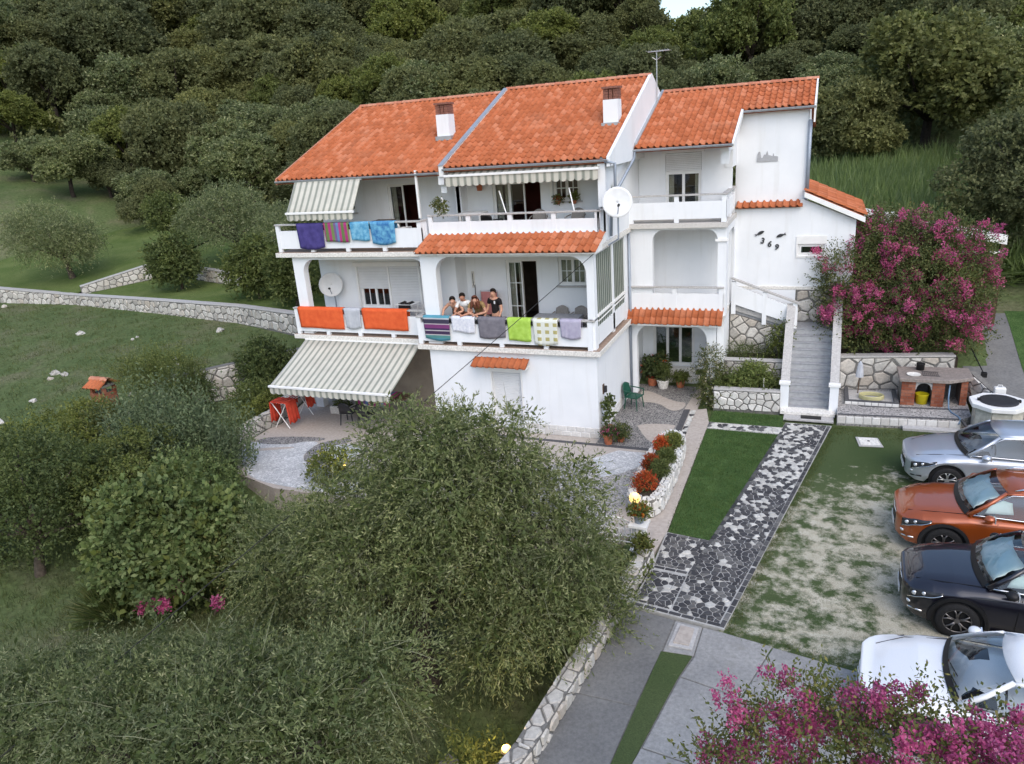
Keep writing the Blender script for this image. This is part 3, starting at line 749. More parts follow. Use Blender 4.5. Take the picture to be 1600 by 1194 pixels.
# ------------------------------------------------------------------ the house
H = thing('house', 'white three-storey house with orange tiled roofs and long balconies', 'house', (5.5, 2, 0))
def wall_holes(x0, x1, z0, z1, y0, y1, holes):
    mb = MB(); xs = sorted({x0, x1, *[h[0] for h in holes], *[h[1] for h in holes]})
    for a, b_ in zip(xs, xs[1:]):
        hs = sorted([(h[2], h[3]) for h in holes if h[0] <= a+1e-6 and h[1] >= b_-1e-6]); z = z0
        for lo, hi in hs:
            if lo > z+1e-6: mb.box(a, b_, y0, y1, z, lo)
            z = hi
        if z < z1-1e-6: mb.box(a, b_, y0, y1, z, z1)
    return mb
def arcs(cx, cz, r, a0, a1, n=8): return [(cx+r*math.cos(a0+(a1-a0)*i/n), cz+r*math.sin(a0+(a1-a0)*i/n)) for i in range(n+1)]
def arch_outline(x0, x1, z0, z1, ops):
    p = [(x0, z0)]
    for xa, xb, zt, r in ops:
        p += [(xa, z0)] + arcs(xa+r, zt-r, r, math.pi, math.pi/2) + arcs(xb-r, zt-r, r, math.pi/2, 0) + [(xb, z0)]
    return p + [(x1, z0), (x1, z1), (x0, z1)]
def room(x0, x1, y0, y1, z0, z1, mat='room'):
    v = [(x0,y0,z0),(x1,y0,z0),(x1,y1,z0),(x0,y1,z0),(x0,y0,z1),(x1,y0,z1),(x1,y1,z1),(x0,y1,z1)]
    return MB().add(v, [(0,3,2,1),(4,5,6,7),(1,2,6,5),(2,3,7,6),(3,0,4,7)]).build('room_shell', mat, H, flipfix=False)
def window(x0, x1, z0, z1, y, leaves=2, bars=0, sill=True, kind='window', fw_=.055, curtain=None, open_leaf=None):
    """frame set in the wall opening, glass panes and glazing bars, inside face at y"""
    w = MB()
    w.box(x0, x0+fw_, y, y+.06, z0, z1).box(x1-fw_, x1, y, y+.06, z0, z1).box(x0+fw_, x1-fw_, y, y+.06, z1-fw_, z1).box(x0+fw_, x1-fw_, y, y+.06, z0, z0+fw_)
    W_ = w.build(kind, 'frame_white', H)
    n = leaves; wd = (x1-x0-2*fw_)/n
    for i in range(n):
        a = x0+fw_+i*wd; b_ = a+wd
        if open_leaf == i: continue
        s = .045
        MB().box(a, a+s, y-.01, y+.05, z0+fw_, z1-fw_).box(b_-s, b_, y-.01, y+.05, z0+fw_, z1-fw_).box(a+s, b_-s, y-.01, y+.05, z1-fw_-s, z1-fw_).box(a+s, b_-s, y-.01, y+.05, z0+fw_, z0+fw_+s).build('sash', 'frame_white', W_)
        MB().box(a+s, b_-s, y+.015, y+.022, z0+fw_+s, z1-fw_-s).build('pane', 'glass', W_)
        if bars:
            g = MB(); g.box((a+b_)/2-.014, (a+b_)/2+.014, y+.002, y+.035, z0+fw_+s, z1-fw_-s)
            for k in range(1, bars+1):
                zc = z0+(z1-z0)*k/(bars+1); g.box(a+s, (a+b_)/2-.014, y+.004, y+.033, zc-.013, zc+.013).box((a+b_)/2+.014, b_-s, y+.004, y+.033, zc-.013, zc+.013)
            g.build('glazing_bar', 'frame_white', W_)
    if sill: bx('sill', 'cap_stone', W_, x0-.06, x1+.06, y-.14, y+.02, z0-.05, z0-.004)
    if curtain:
        for (a, b_) in curtain:
            nn = 14; A = []; B = []
            for i in range(nn+1):
                t = i/nn; yy = y+.16+.03*math.sin(t*nn*1.7)
                A.append((a+(b_-a)*t, yy, z0+.03)); B.append((a+(b_-a)*t, yy, z1-.02))
            MB().patch(A, B, 3).build('curtain', 'curtain', W_, smooth=True, solid=.01)
    return W_
def shutter(x0, x1, z0, z1, y, parent=None):
    """roller shutter of slats, with its box on top"""
    mb = MB(); n = int((z1-z0)/.055)
    for i in range(n):
        a = z0+(z1-z0)*i/n; b_ = z0+(z1-z0)*(i+1)/n
        mb.prism([(y, a+.004), (y-.012, a+.012), (y-.012, b_-.006), (y, b_), (y+.02, b_), (y+.02, a+.004)], 'x', x0, x1)
    return mb.build('shutter', 'shutter', parent or H)
# --- lower storey
wall_holes(5.45, 11.0, 0, 2.62, 0, .22, [(7.51, 8.59, 0, 1.98)]).build('wall', 'plaster', H)
bx('wall', 'plaster', H, 10.78, 11.0, .22, 4.1, 0, 2.62)
bx('wall', 'painted_shade_wall', H, 0, 5.45, 1.9, 2.1, 0, 2.62)
bx('wall', 'painted_shade_wall', H, 5.45, 5.65, .22, 2.1, 0, 2.62)
bx('pillar', 'plaster', H, .1, .42, .62, .9, 0, 2.62)
# service door behind a closed roller shutter
sh = shutter(7.55, 8.55, .06, 1.96, .12)
bx('shutter_box', 'frame_white', H, 7.49, 8.61, -.035, .05, 1.985, 2.12)
bx('door_frame', 'frame_white', H, 7.515, 7.56, -.012, .14, 0, 1.98); bx('door_frame', 'frame_white', H, 8.545, 8.585, -.012, .14, 0, 1.98)
# plinth of pale stone tiles along the foot of the wall
def plinth(a, b_, z0, rows, wd, hh, par=H):
    L = math.hypot(b_[0]-a[0], b_[1]-a[1]); M = wallM(a, b_, .006); n = round(L/wd); rr_ = random.Random(3)
    for r_ in range(rows):
        sh_ = .5 if r_ % 2 else 0
        for i in range(n+1):
            u0 = max(0, (i-sh_)*L/n)+.006; u1 = min(L, (i+1-sh_)*L/n)-.006
            if u1-u0 < .05: continue
            vs, fs = stone_vf([(u0, z0+r_*hh+.005), (u1, z0+r_*hh+.005), (u1, z0+(r_+1)*hh-.005), (u0, z0+(r_+1)*hh-.005)], M, .03, .008, rr_, .01)
            MB().add(vs, fs).build('plinth_tile', 'tile_stone', par, flipfix=False)
plinth((8.62, 0), (11.0, 0), .0, 2, .3, .17)
plinth((11.0, 0), (11.0, 4.05), .0, 2, .3, .17)
plinth((5.45, 0), (7.50, 0), .0, 2, .3, .17)
wl_ = thing('wall_lantern', 'small brown wall lantern on the side wall above the flower pots', 'wall lantern', (11.02, .56, 1.42))
MB().box(11.006, 11.03, .49, .63, 1.27, 1.57).build('back_plate', 'wood_dark', wl_); MB().box(11.03, 11.12, .51, .61, 1.32, 1.52).build('lantern_body', 'dark_metal', wl_, bevel=.01)
# --- first balcony floor
def slab(x0, x1, y0, y1, z0, z1): 
    s_ = bx('balcony_slab', 'slab_edge', H, x0, x1, y0, y1, z0, z1, bevel=.01)
    bx('floor_tiles', 'slab_top', s_, x0+.02, x1-.02, y0+.02, y1-.02, z1-.01, z1+.006)
slab(5.1, 11.15, -.15, 4.08, 2.64, 2.80); slab(-.24, 5.09, .45, 4.0, 2.64, 2.79)
MB().prism(arch_outline(5.45, 11.0, 2.81, 5.66, [(5.96, 10.78, 5.57, .5)]), 'y', 0, .28).build('arcade', 'plaster', H)
MB().prism(arch_outline(.1, 5.45, 2.80, 5.50, [(.5, 5.30, 5.41, .46)]), 'y', .60, .86).build('arcade', 'plaster', H)
wall_holes(-.03, 5.6, 2.80, 5.62, 2.2, 2.4, [(1.6, 2.85, 3.38, 4.87)]).build('wall', 'plaster', H)
wall_holes(5.6, 11.0, 2.81, 5.62, 2.0, 2.2, [(7.45, 8.55, 2.82, 5.12), (9.25, 10.2, 4.3, 5.2)]).build('wall', 'plaster', H)
bx('wall', 'plaster', H, 5.46, 6.02, 1.25, 2.0, 2.81, 5.6)
bx('wall', 'plaster', H, 10.78, 11.0, 3.55, 4.1, 2.81, 8.0)
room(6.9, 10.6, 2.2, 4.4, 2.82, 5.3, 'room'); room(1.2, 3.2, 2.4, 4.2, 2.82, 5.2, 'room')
window(7.45, 8.55, 2.82, 5.12, 2.06, 2, 2, False, 'door', curtain=[(7.5, 7.72), (7.82, 7.98)], open_leaf=1)
window(9.25, 10.2, 4.3, 5.2, 2.06, 2, 1, curtain=[(9.3, 10.15)])
window(1.6, 2.85, 3.38, 4.87, 2.27, 2, 1)
shutter(1.6, 2.85, 4.07, 4.87, 2.22); shutter(2.92, 4.08, 2.84, 4.87, 2.17)
MB().box(1.53, 1.6, 2.13, 2.2, 2.83, 4.87).box(2.853, 2.918, 2.13, 2.2, 2.83, 4.87).box(4.083, 4.15, 2.13, 2.2, 2.83, 4.87).build('shutter_rail', 'frame_white', H)
bx('shutter_box', 'frame_white', H, 1.5, 4.18, 2.06, 2.2, 4.90, 5.05)
# railings: solid lower panel, open slot, capping and posts
def railing(a, b_, z, h=.92, gap=.12, step=1.35, cap='cap_stone', th=.1, slot=.17, endposts=True):
    """a,b in plan; outer face on the right-hand side of a->b"""
    A = Vector((a[0], a[1], 0)); B = Vector((b_[0], b_[1], 0)); L = (B-A).length; e = (B-A)/L; n_ = Vector((e.y, -e.x, 0))
    M3 = Matrix((e, -n_, Vector((0, 0, 1)))).transposed()
    def ob(u0, u1, w0, w1, z0, z1): return (A+e*(u0+u1)/2-n_*(w0+w1)/2+Vector((0, 0, (z0+z1)/2)), (u1-u0, w1-w0, z1-z0), M3)
    r_ = MB().obox(*ob(0, L, .01, th-.01, z+gap, z+h-slot-.06)).build('railing', 'plaster', H)
    n = max(1, round(L/step))
    for i in range(n+1):
        u = min(max(i*L/n, .07), L-.07)
        MB().obox(*ob(u-.07, u+.07, 0, th, z+.004, z+h-.055)).build('railing_post', 'plaster', r_)
    MB().obox(*ob(-.02, L+.02, -.03, th+.03, z+h-.05, z+h)).build('handrail', cap, r_, bevel=.008)
    return r_
railing((5.15, -.1), (10.92, -.1), 2.80, .93); railing((-.1, .5), (5.14, .5), 2.79, .97)
railing((5.15, .5), (5.15, .0), 2.80, .93)
# side of the first balcony: low panel, frosted end panel, striped blind of vertical slats
bx('side_panel', 'plaster', H, 10.93, 11.0, .32, 3.54, 2.90, 3.42)
bx('end_panel', 'towel_grey', H, 10.88, 10.91, -.04, .30, 3.0, 3.70)
bx('handrail', 'trim', H, 10.9, 11.03, .28, 3.54, 3.74, 3.80)
bx('handrail', 'cap_stone', H, 10.82, 11.0, -.1, .27, 3.68, 3.73)
bl = MB().tube([(10.95, .28, 5.56), (10.95, 3.55, 5.56)], .03).build('blind', 'alu', H)
nb = 30
for i in range(nb):
    y0 = .30+i*3.24/nb
    MB().box(10.945+(.012 if i % 2 else 0), 10.953+(.012 if i % 2 else 0), y0+.004, y0+3.24/nb-.004, 3.30+.02*math.sin(i*1.3), 5.55).build('blind_slat', 'blind_dark' if i % 2 else 'blind', bl)
MB().tube([(11.02, .30, 3.62), (11.02, 3.54, 3.66)], .018).build('blind_bar', 'trim', bl)
# --- top floor
slab(-.45, 5.30, .45, 4.0, 5.51, 5.66); bx('balcony_slab', 'slab_edge', H, 5.31, 11.12, .5, 4.08, 5.665, 5.80)
MB().prism([(-.22, 5.665), (-.22, 5.70), (.86, 6.10), (.94, 6.10), (.94, 5.81), (.49, 5.81), (.49, 5.665)], 'x', 5.42, 11.14).build('pent_eave', 'trim', H)
railing((5.36, .95), (10.95, .95), 5.81, .92); railing((-.35, .55), (5.30, .55), 5.67, .95); railing((5.30, .65), (5.30, .95), 5.67, .95, step=.9)
railing((10.98, .95), (10.98, 1.32), 5.81, .92, step=.9)
wall_holes(.0, 11.0, 5.67, 8.3, 2.8, 3.0, [(2.85, 4.05, 5.7, 7.62), (.75, 1.5, 6.72, 7.4), (6.83, 8.54, 5.82, 7.52), (8.94, 9.84, 6.84, 7.62)]).build('wall', 'plaster', H)
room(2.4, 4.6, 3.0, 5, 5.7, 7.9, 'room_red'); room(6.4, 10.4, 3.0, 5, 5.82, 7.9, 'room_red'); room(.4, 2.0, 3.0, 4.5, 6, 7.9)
window(2.85, 4.05, 5.7, 7.62, 2.86, 2, 0, False, 'door', curtain=[(2.9, 3.1)], open_leaf=1)
window(6.83, 8.54, 5.82, 7.52, 2.86, 3, 0, False, 'door', curtain=[(6.9, 7.12), (7.2, 7.45)], open_leaf=2)
window(8.94, 9.84, 6.84, 7.62, 2.86, 2, 1); window(.75, 1.5, 6.72, 7.4, 2.86, 1, 2)
bx('window_surround', 'trim', H, 8.84, 8.93, 2.77, 2.80, 6.8, 7.66)
# partition between the two top flats with its rounded bracket
MB().prism([(2.8, 5.67), (2.8, 8.2), (1.22, 8.05), (1.22, 7.62), (1.36, 7.62), (1.36, 7.36)] + arcs(1.95, 7.36, .55, math.pi, math.pi/2)[1:] + [(2.3, 7.91), (2.3, 5.67)], 'x', 5.72, 5.92).build('partition', 'plaster', H)
bx('partition', 'painted_shade_wall', H, 5.76, 5.88, 2.30, 2.8, 5.68, 7.9)
bx('post', 'trim', H, 4.93, 5.0, 1.15, 1.22, 6.62, 8.1)
# side wall of the right-hand flat with an arched opening
MB().prism([(1.3, 5.81), (4.1, 5.81), (4.1, 6.78), (1.3, 6.78)], 'x', 10.86, 11.08).build('wall', 'plaster', H)
MB().prism([(p[0], p[1]) for p in arch_outline(1.22, 4.1, 6.78, 8.15, [(1.72, 2.62, 7.92, .42)])], 'x', 10.862, 11.082).build('wall', 'plaster', H)
# --- roofs
RS = (10.49-8.15)/(6.95-1.25)
tile_v, tile_f = [], []
TW, TG, TL = .2, .355, .43
prof = [(0, .0), (.06, .026), (.14, .050), (.25, .062), (.36, .050), (.44, .026), (.52, .004), (.8, .0), (1.0, .002)]
for yy, lift in ((0, .030), (TL, .004)):
    for u, hgt in prof: tile_v.append((u*(TW+.012), yy, hgt+lift))
for u, hgt in prof: tile_v.append((u*(TW+.012), 0, hgt+.030-.022))
n = len(prof)
for i in range(n-1): tile_f += [(i, i+1, n+i+1, n+i), (2*n+i, 2*n+i+1, i+1, i)]
tile_me = bpy.data.meshes.new('tile'); tile_me.from_pydata(tile_v, [], tile_f); tile_me.materials.append(MATS['roof_tile'])
tile_me.polygons.foreach_set('use_smooth', [i % 2 == 0 for i in range(len(tile_f))])
TV = np.array(tile_v); TF = np.array(tile_f)
loose_v, loose_f, loose_n = [], [], 0
rt_ = random.Random(8)
def tile_roof(part, O, A, U, width, length, keep=lambda r, c, nr, nc: False, skip=None):
    """tiles over a rectangle: O lower left corner, A along the eave, U up the slope"""
    global loose_n
    O = Vector(O); A = Vector(A).normalized(); U = Vector(U).normalized(); N = A.cross(U)
    nc = round(width/TW); nr = max(1, round(length/TG)); sx = width/nc; sy = length/nr
    for r_ in range(nr):
        for c_ in range(nc):
            if skip and skip(r_, c_, nr, nc): continue
            j = Vector((rt_.uniform(-.004, .004), rt_.uniform(-.012, .012), rt_.uniform(0, .006)))
            a = rt_.uniform(-.012, .012)
            M = Matrix((A*math.cos(a)+U*math.sin(a), U*math.cos(a)-A*math.sin(a), N)).transposed().to_4x4()
            M.translation = O + A*(c_*sx+j.x) + U*(r_*sy+j.y-.04) + N*(.012+j.z)
            if keep(r_, c_, nr, nc): link_copy('tile', tile_me, part, M)
            else:
                loose_v.append(TV @ np.array(M.to_3x3()).T + np.array(M.translation)); loose_f.append(TF+loose_n); loose_n += len(TV)
def roof_deck(x0, x1, pts, mat='roof_under'): return MB().prism(pts, 'x', x0, x1).build('roof', mat, H)
def ridge_row(part, x0, x1, y, z, step=.38):
    n_ = round((x1-x0)/step)
    me = None
    for i in range(n_):
        if me is None:
            mb = MB(); s = (x1-x0)/n_+.04
            vs = []; fs = []
            for k, (xx, rr_) in enumerate(((0, .125), (s, .105))):
                for q in range(9):
                    t = math.pi*q/8; vs.append((xx, rr_*math.cos(t), rr_*math.sin(t)*.8-.02))
            for q in range(8): fs.append((q, q+1, 9+q+1, 9+q))
            fs.append(tuple(range(9)))
            me = bpy.data.meshes.new('ridge_tile'); me.from_pydata(vs, [], fs); me.materials.append(MATS['ridge_tile'])
        M = Matrix.Translation((x0+i*(x1-x0)/n_, y, z)); link_copy('ridge_tile', me, part, M)
def zR(y): return 8.15+(y-1.25)*RS
def zL(y): return zR(y)-.10
# left roof, right roof, stair-wing roof, tower roof
rL = roof_deck(-.44, 5.80, [(1.2, zL(1.2)-.02), (6.95, zL(6.95)-.02), (12.6, zL(1.3)-.02), (12.6, zL(1.3)-.18), (6.95, zL(6.95)-.2), (1.2, zL(1.2)-.14)])
rR = roof_deck(5.97, 11.15, [(1.2, zR(1.2)-.02), (6.95, zR(6.95)-.02), (12.6, zR(1.3)-.02), (12.6, zR(1.3)-.18), (6.95, zR(6.95)-.2), (1.2, zR(1.2)-.14)])
UR = (0, 1, RS)
LR = math.hypot(5.75, 5.75*RS)
tile_roof(rL, (-.45, 1.2, zL(1.2)-.02), (1, 0, 0), UR, 6.25, LR)
tile_roof(rR, (5.97, 1.2, zR(1.2)-.02), (1, 0, 0), UR, 5.18, LR, keep=lambda r, c, nr, nc: r < 6)
ridge_row(rL, -.45, 5.82, 6.95, zL(6.95)+.03); ridge_row(rR, 5.9, 11.2, 6.95, zR(6.95)+.03)
# verge between the roofs and the gable upstand at the right
def verge(x0, x1, f, y0, y1, lo, hi, mat):
    return MB().prism([(y0, f(y0)+lo), (y1, f(y1)+lo), (y1, f(y1)+hi), (y0, f(y0)+hi)], 'x', x0, x1).build('verge', mat, H)
verge(5.81, 5.96, zR, 1.15, 6.9, -.25, .09, 'trim'); verge(5.80, 5.97, zR, 1.12, 6.9, .092, .105, 'gutter')
verge(-.51, -.45, zL, 1.15, 6.95, -.13, .07, 'ridge_tile')
MB().prism([(1.15, 7.9), (1.15, zR(1.15)+.06), (6.95, zR(6.95)+.08), (12.6, zR(1.3)+.06), (12.6, 7.9)], 'x', 11.155, 11.25).build('gable', 'plaster', H)
MB().prism([(1.3, 5.8), (1.3, 8.1), (6.95, 10.3), (12.4, 8.1), (12.4, 0), (4.1, 0), (4.1, 5.8)], 'x', 10.9, 11.04).build('gable', 'plaster', H)
ZS0 = 8.27; SS = .375
def zS(y): return ZS0+(y-4.1)*SS
rS = roof_deck(11.26, 14.25, [(4.05, zS(4.05)-.02), (8.62, zS(8.62)-.02), (12, zS(4.9)-.02), (12, zS(4.9)-.2), (8.62, zS(8.62)-.22), (4.05, zS(4.05)-.13)])
rT = roof_deck(14.26, 16.44, [(6.48, zS(6.48)-.02), (8.62, zS(8.62)-.02), (12, zS(4.9)-.02), (12, zS(4.9)-.2), (8.62, zS(8.62)-.22), (6.48, zS(6.48)-.13)])
tile_roof(rS, (11.27, 4.05, zS(4.05)-.02), (1, 0, 0), (0, 1, SS), 2.98, 4.57*math.hypot(1, SS))
tile_roof(rT, (14.25, 6.48, zS(6.48)-.02), (1, 0, 0), (0, 1, SS), 2.2, 2.14*math.hypot(1, SS), keep=lambda r, c, nr, nc: True)
ridge_row(rS, 11.27, 14.25, 8.62, zS(8.62)+.03); ridge_row(rT, 14.25, 16.48, 8.62, zS(8.62)+.03)
verge(14.252, 14.32, zS, 4.0, 6.47, -.16, .05, 'trim'); verge(16.45, 16.50, zS, 6.42, 8.62, -.5, .06, 'trim')
MB().prism([(4.15, zS(4.15)+.05), (4.15, zS(4.15)+.12), (8.6, zS(8.6)+.12), (8.6, zS(8.6)+.05)], 'x', 11.252, 11.34).build('flashing', 'gutter', H)
# pent roofs
pR = roof_deck(5.42, 11.14, [(-.24, 5.705), (.84, 6.105), (.84, 6.12), (-.24, 5.72)])
tile_roof(pR, (5.42, -.26, 5.715), (1, 0, 0), (0, 1.08, .40), 5.74, 1.12, keep=lambda r, c, nr, nc: True)
pS = roof_deck(10.98, 14.08, [(3.70, 2.665), (4.08, 3.06), (4.08, 3.08), (3.70, 2.685)])
tile_roof(pS, (10.98, 3.68, 2.67), (1, 0, 0), (0, .38, .395), 3.1, .56, keep=lambda r, c, nr, nc: r < 2)
bx('pent_eave', 'trim', H, 10.98, 14.08, 3.70, 4.09, 2.60, 2.66)
pD = MB().prism([(-.36, 2.215), (.0, 2.42), (.0, 2.44), (-.36, 2.235)], 'x', 7.05, 8.87).build('canopy', 'roof_under', H)
bx('canopy_board', 'trim', pD, 7.06, 8.86, -.35, -.002, 2.185, 2.214)
tile_roof(pD, (7.05, -.37, 2.225), (1, 0, 0), (0, .36, .205), 1.82, .38, keep=lambda r, c, nr, nc: True)
# tower ledge tiles and the lean-to roof on the right
pT = roof_deck(14.15, 16.26, [(6.42, 6.03), (6.70, 6.16), (6.70, 6.18), (6.42, 6.05)])
tile_roof(pT, (14.15, 6.40, 6.035), (1, 0, 0), (0, .28, .13), 2.1, .32)
LS = .46
pl = MB().prism([(16.31, 6.52), (18.1, 6.52-1.79*LS), (18.1, 6.40-1.79*LS), (16.31, 6.40)], 'y', 6.42, 10.4).build('roof', 'roof_under', H)
tile_roof(pl, (18.12, 6.40, 6.53-1.81*LS), (0, 1, 0), (-1, 0, LS), 4.0, 1.80*math.hypot(1, LS))
MB().prism([(16.3, 6.50), (18.15, 6.50-1.85*LS), (18.15, 6.34-1.85*LS), (16.3, 6.34)], 'y', 6.33, 6.415).build('barge_board', 'trim', H)
lo_ = raw_mesh('tile', np.concatenate(loose_v), np.concatenate(loose_f), 'roof_tile', H); lo_['kind'] = 'stuff'
# gutters and downpipes
def gutter(x0, x1, y, z): MB().prism([(y+.06*math.cos(t), z+.06*math.sin(t)) for t in np.linspace(math.pi, 2*math.pi, 7)] + [(y+.05, z+.01), (y-.05, z+.01)], 'x', x0, x1).build('gutter', 'gutter', H)
gutter(-.5, 5.8, 1.13, zL(1.2)-.04); gutter(5.95, 11.2, 1.13, zR(1.2)-.04); gutter(11.2, 14.3, 3.98, zS(4.05)-.04); gutter(14.3, 16.5, 6.42, zS(6.48)-.04)
def pipe(pts, r=.045): MB().tube(pts, r, 8).build('downpipe', 'pipe', H, smooth=True)
pipe([(11.1, 1.13, 8.05), (11.38, 1.2, 7.98), (11.38, 1.2, 7.2), (11.18, 1.5, 6.9), (11.14, 1.5, 5.9)])
pipe([(11.3, 4.0, 8.2), (11.3, 3.9, 7.95), (11.4, 1.35, 7.25)])
pipe([(11.06, 3.98, 5.8), (11.06, 3.98, .05)]); pipe([(16.36, 6.62, 8.72), (16.36, 6.62, 6.25)], .06)
# soffits
bx('soffit', 'trim', H, -.42, 5.78, 1.22, 2.8, 8.0, 8.02); bx('soffit', 'trim', H, 5.93, 11.1, 1.22, 2.8, 8.05, 8.07)
# chimneys
for x0, z0, nm in ((4.75, 8.78, 'L'), (10.50, 8.80, 'R')):
    ch = MB().prism([(3.32, z0), (3.80, z0), (3.78, 9.74), (3.34, 9.74)], 'x', x0, x0+.46).build('chimney', 'plaster', H)
    bx('flashing', 'gutter', ch, x0-.05, x0+.53, 3.26, 3.86, z0+.14, z0+.28)
    for q in range(4):
        for (a, b_, c0, c1) in ((0, .16, 3.35, 3.78), (.18, .30, 3.36, 3.42), (.18, .30, 3.70, 3.76), (.32, .46, 3.35, 3.78)):
            bx('brick', 'chimney_brick', ch, x0+a+.004, x0+b_-.004, c0, c1, 9.745+q*.075, 9.812+q*.075)
    bx('cap', 'chimney_brick', ch, x0-.03, x0+.49, 3.30, 3.82, 10.05, 10.11)
# --- stair wing
MB().prism(arch_outline(11.05, 13.85, .05, 2.60, [(11.24, 13.58, 2.53, .5)]), 'y', 4.1, 4.34).build('arcade', 'plaster', H)
wall_holes(11.05, 14.1, .05, 2.7, 5.8, 6.0, [(11.44, 12.92, .58, 2.08)]).build('wall', 'plaster', H)
bx('wall', 'plaster', H, 13.87, 14.1, 4.36, 5.8, .0, 2.7)
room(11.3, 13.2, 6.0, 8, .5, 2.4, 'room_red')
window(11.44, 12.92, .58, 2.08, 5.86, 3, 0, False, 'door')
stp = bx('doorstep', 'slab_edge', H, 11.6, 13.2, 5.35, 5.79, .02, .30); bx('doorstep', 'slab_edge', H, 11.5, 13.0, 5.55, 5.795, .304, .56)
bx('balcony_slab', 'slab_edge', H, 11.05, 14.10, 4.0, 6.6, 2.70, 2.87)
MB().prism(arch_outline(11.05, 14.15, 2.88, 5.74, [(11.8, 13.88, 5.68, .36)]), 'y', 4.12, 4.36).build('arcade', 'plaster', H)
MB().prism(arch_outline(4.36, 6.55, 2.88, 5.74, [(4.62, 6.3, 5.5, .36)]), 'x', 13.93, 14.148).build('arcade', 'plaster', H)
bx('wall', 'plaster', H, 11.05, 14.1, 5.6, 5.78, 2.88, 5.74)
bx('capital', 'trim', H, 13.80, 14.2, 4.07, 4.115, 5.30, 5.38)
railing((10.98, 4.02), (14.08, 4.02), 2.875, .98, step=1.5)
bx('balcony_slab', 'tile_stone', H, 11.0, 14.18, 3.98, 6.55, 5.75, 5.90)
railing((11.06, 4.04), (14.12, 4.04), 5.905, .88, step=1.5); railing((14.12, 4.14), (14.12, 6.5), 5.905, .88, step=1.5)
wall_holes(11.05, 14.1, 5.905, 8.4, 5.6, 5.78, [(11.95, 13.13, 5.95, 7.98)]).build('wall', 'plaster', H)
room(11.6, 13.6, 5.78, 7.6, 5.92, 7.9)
window(11.95, 13.13, 5.95, 7.40, 5.66, 2, 0, False, 'door', curtain=[(12.0, 12.2), (12.9, 13.08)])
shutter(11.96, 13.12, 7.40, 7.97, 5.62); bx('shutter_box', 'frame_white', H, 11.86, 13.22, 5.5, 5.6, 7.985, 8.12)
MB().prism([(6.7, 7.45), (6.7, 8.45), (4.3, 8.2), (4.3, 8.02), (4.5, 8.02), (4.5, 7.62), (4.62, 7.62)] + arcs(5.0, 7.62, .38, math.pi, math.pi/2)[1:] + [(5.58, 8.0), (5.58, 7.45)], 'x', 13.88, 14.12).build('bracket', 'plaster', H)
# --- tower with the house number
wall_holes(14.1, 16.3, 6.06, 9.12, 6.7, 6.9, []).build('wall', 'plaster', H)
MB().prism([(6.9, 6.0), (6.9, 9.12), (8.62, 9.72), (11.8, 8.4), (11.8, 3.2), (6.9, 3.2)], 'x', 16.1, 16.3).build('wall', 'plaster', H)
mb = MB().prism([(14.1, 3.36), (16.18, 3.36), (16.18, 6.0), (14.1, 6.0)], 'y', 6.55, 6.75).prism([(16.18, 3.36), (17.9, 3.36), (17.9, 4.40), (16.18, 4.40)], 'y', 6.55, 6.75).prism([(16.18, 4.80), (17.0, 4.80), (17.0, 5.95), (16.18, 6.3)], 'y', 6.55, 6.75).prism([(17.0, 4.40), (17.9, 4.40), (17.9, 5.55), (17.0, 5.95)], 'y', 6.55, 6.75)
mb.build('wall', 'plaster', H)
room(16.0, 17.3, 6.75, 8, 4.2, 5.2)
window(16.18, 17.0, 4.40, 4.80, 6.6, 1, 0, False); MB().box(16.12, 16.18, 6.52, 6.56, 4.34, 5.06).box(16.18, 17.06, 6.52, 6.549, 4.80, 5.06).box(16.18, 17.06, 6.52, 6.549, 4.34, 4.398).build('shutter_box', 'frame_white', H)
bx('wall', 'plaster', H, 17.7, 17.9, 6.75, 10.3, 3.0, 5.5)
bx('plinth', 'slab_edge', H, 14.1, 17.9, 6.50, 6.549, 3.26, 3.36)
# ornaments: skyline relief, two fish, the number 3 6 9
rel = [(14.76, 7.50), (15.42, 7.50), (15.42, 7.64), (15.36, 7.66), (15.30, 7.66), (15.28, 7.76), (15.25, 7.66), (15.20, 7.68), (15.12, 7.70), (15.08, 7.84), (15.04, 7.72), (14.98, 7.72), (14.94, 7.62), (14.90, 7.62), (14.86, 7.82), (14.81, 7.82), (14.78, 7.74)]
MB().prism(rel, 'y', 6.672, 6.70).build('skyline_relief', 'relief', H)
for cx_, cz_, s_, a_ in ((14.96, 5.18, 1, .45), (15.62, 5.09, -1, -.35)):
    fish = [(-.15, 0), (-.09, .045), (0, .06), (.08, .03), (.11, .01), (.17, .05), (.155, 0), (.17, -.045), (.11, -.01), (.08, -.025), (0, -.05), (-.09, -.035)]
    MB().prism([(cx_+(-s_*p*math.cos(a_)-q*math.sin(a_)*s_), cz_+(-s_*p*math.sin(a_)*s_+q*math.cos(a_))) for p, q in fish], 'y', 6.515, 6.55).build('fish_ornament', 'dark_metal', H)
for ch_, x_, z_ in (('3', 14.97, 4.85), ('6', 15.20, 4.74), ('9', 15.43, 4.63)):
    cu = bpy.data.curves.new('house_number', 'FONT'); cu.body = ch_; cu.size = .27; cu.extrude = .012; cu.offset = .006
    cu.materials.append(MATS['dark_metal'])
    o = bpy.data.objects.new('house_number', cu); COL.objects.link(o); bpy.context.view_layer.update()
    me = bpy.data.meshes.new_from_object(o.evaluated_get(bpy.context.evaluated_depsgraph_get())); bpy.data.objects.remove(o)
    o = bpy.data.objects.new('house_number', me); COL.objects.link(o); o.parent = H
    o.rotation_euler = (R(90), R(12), 0); o.location = Vector((x_, 6.53, z_))-org(H)

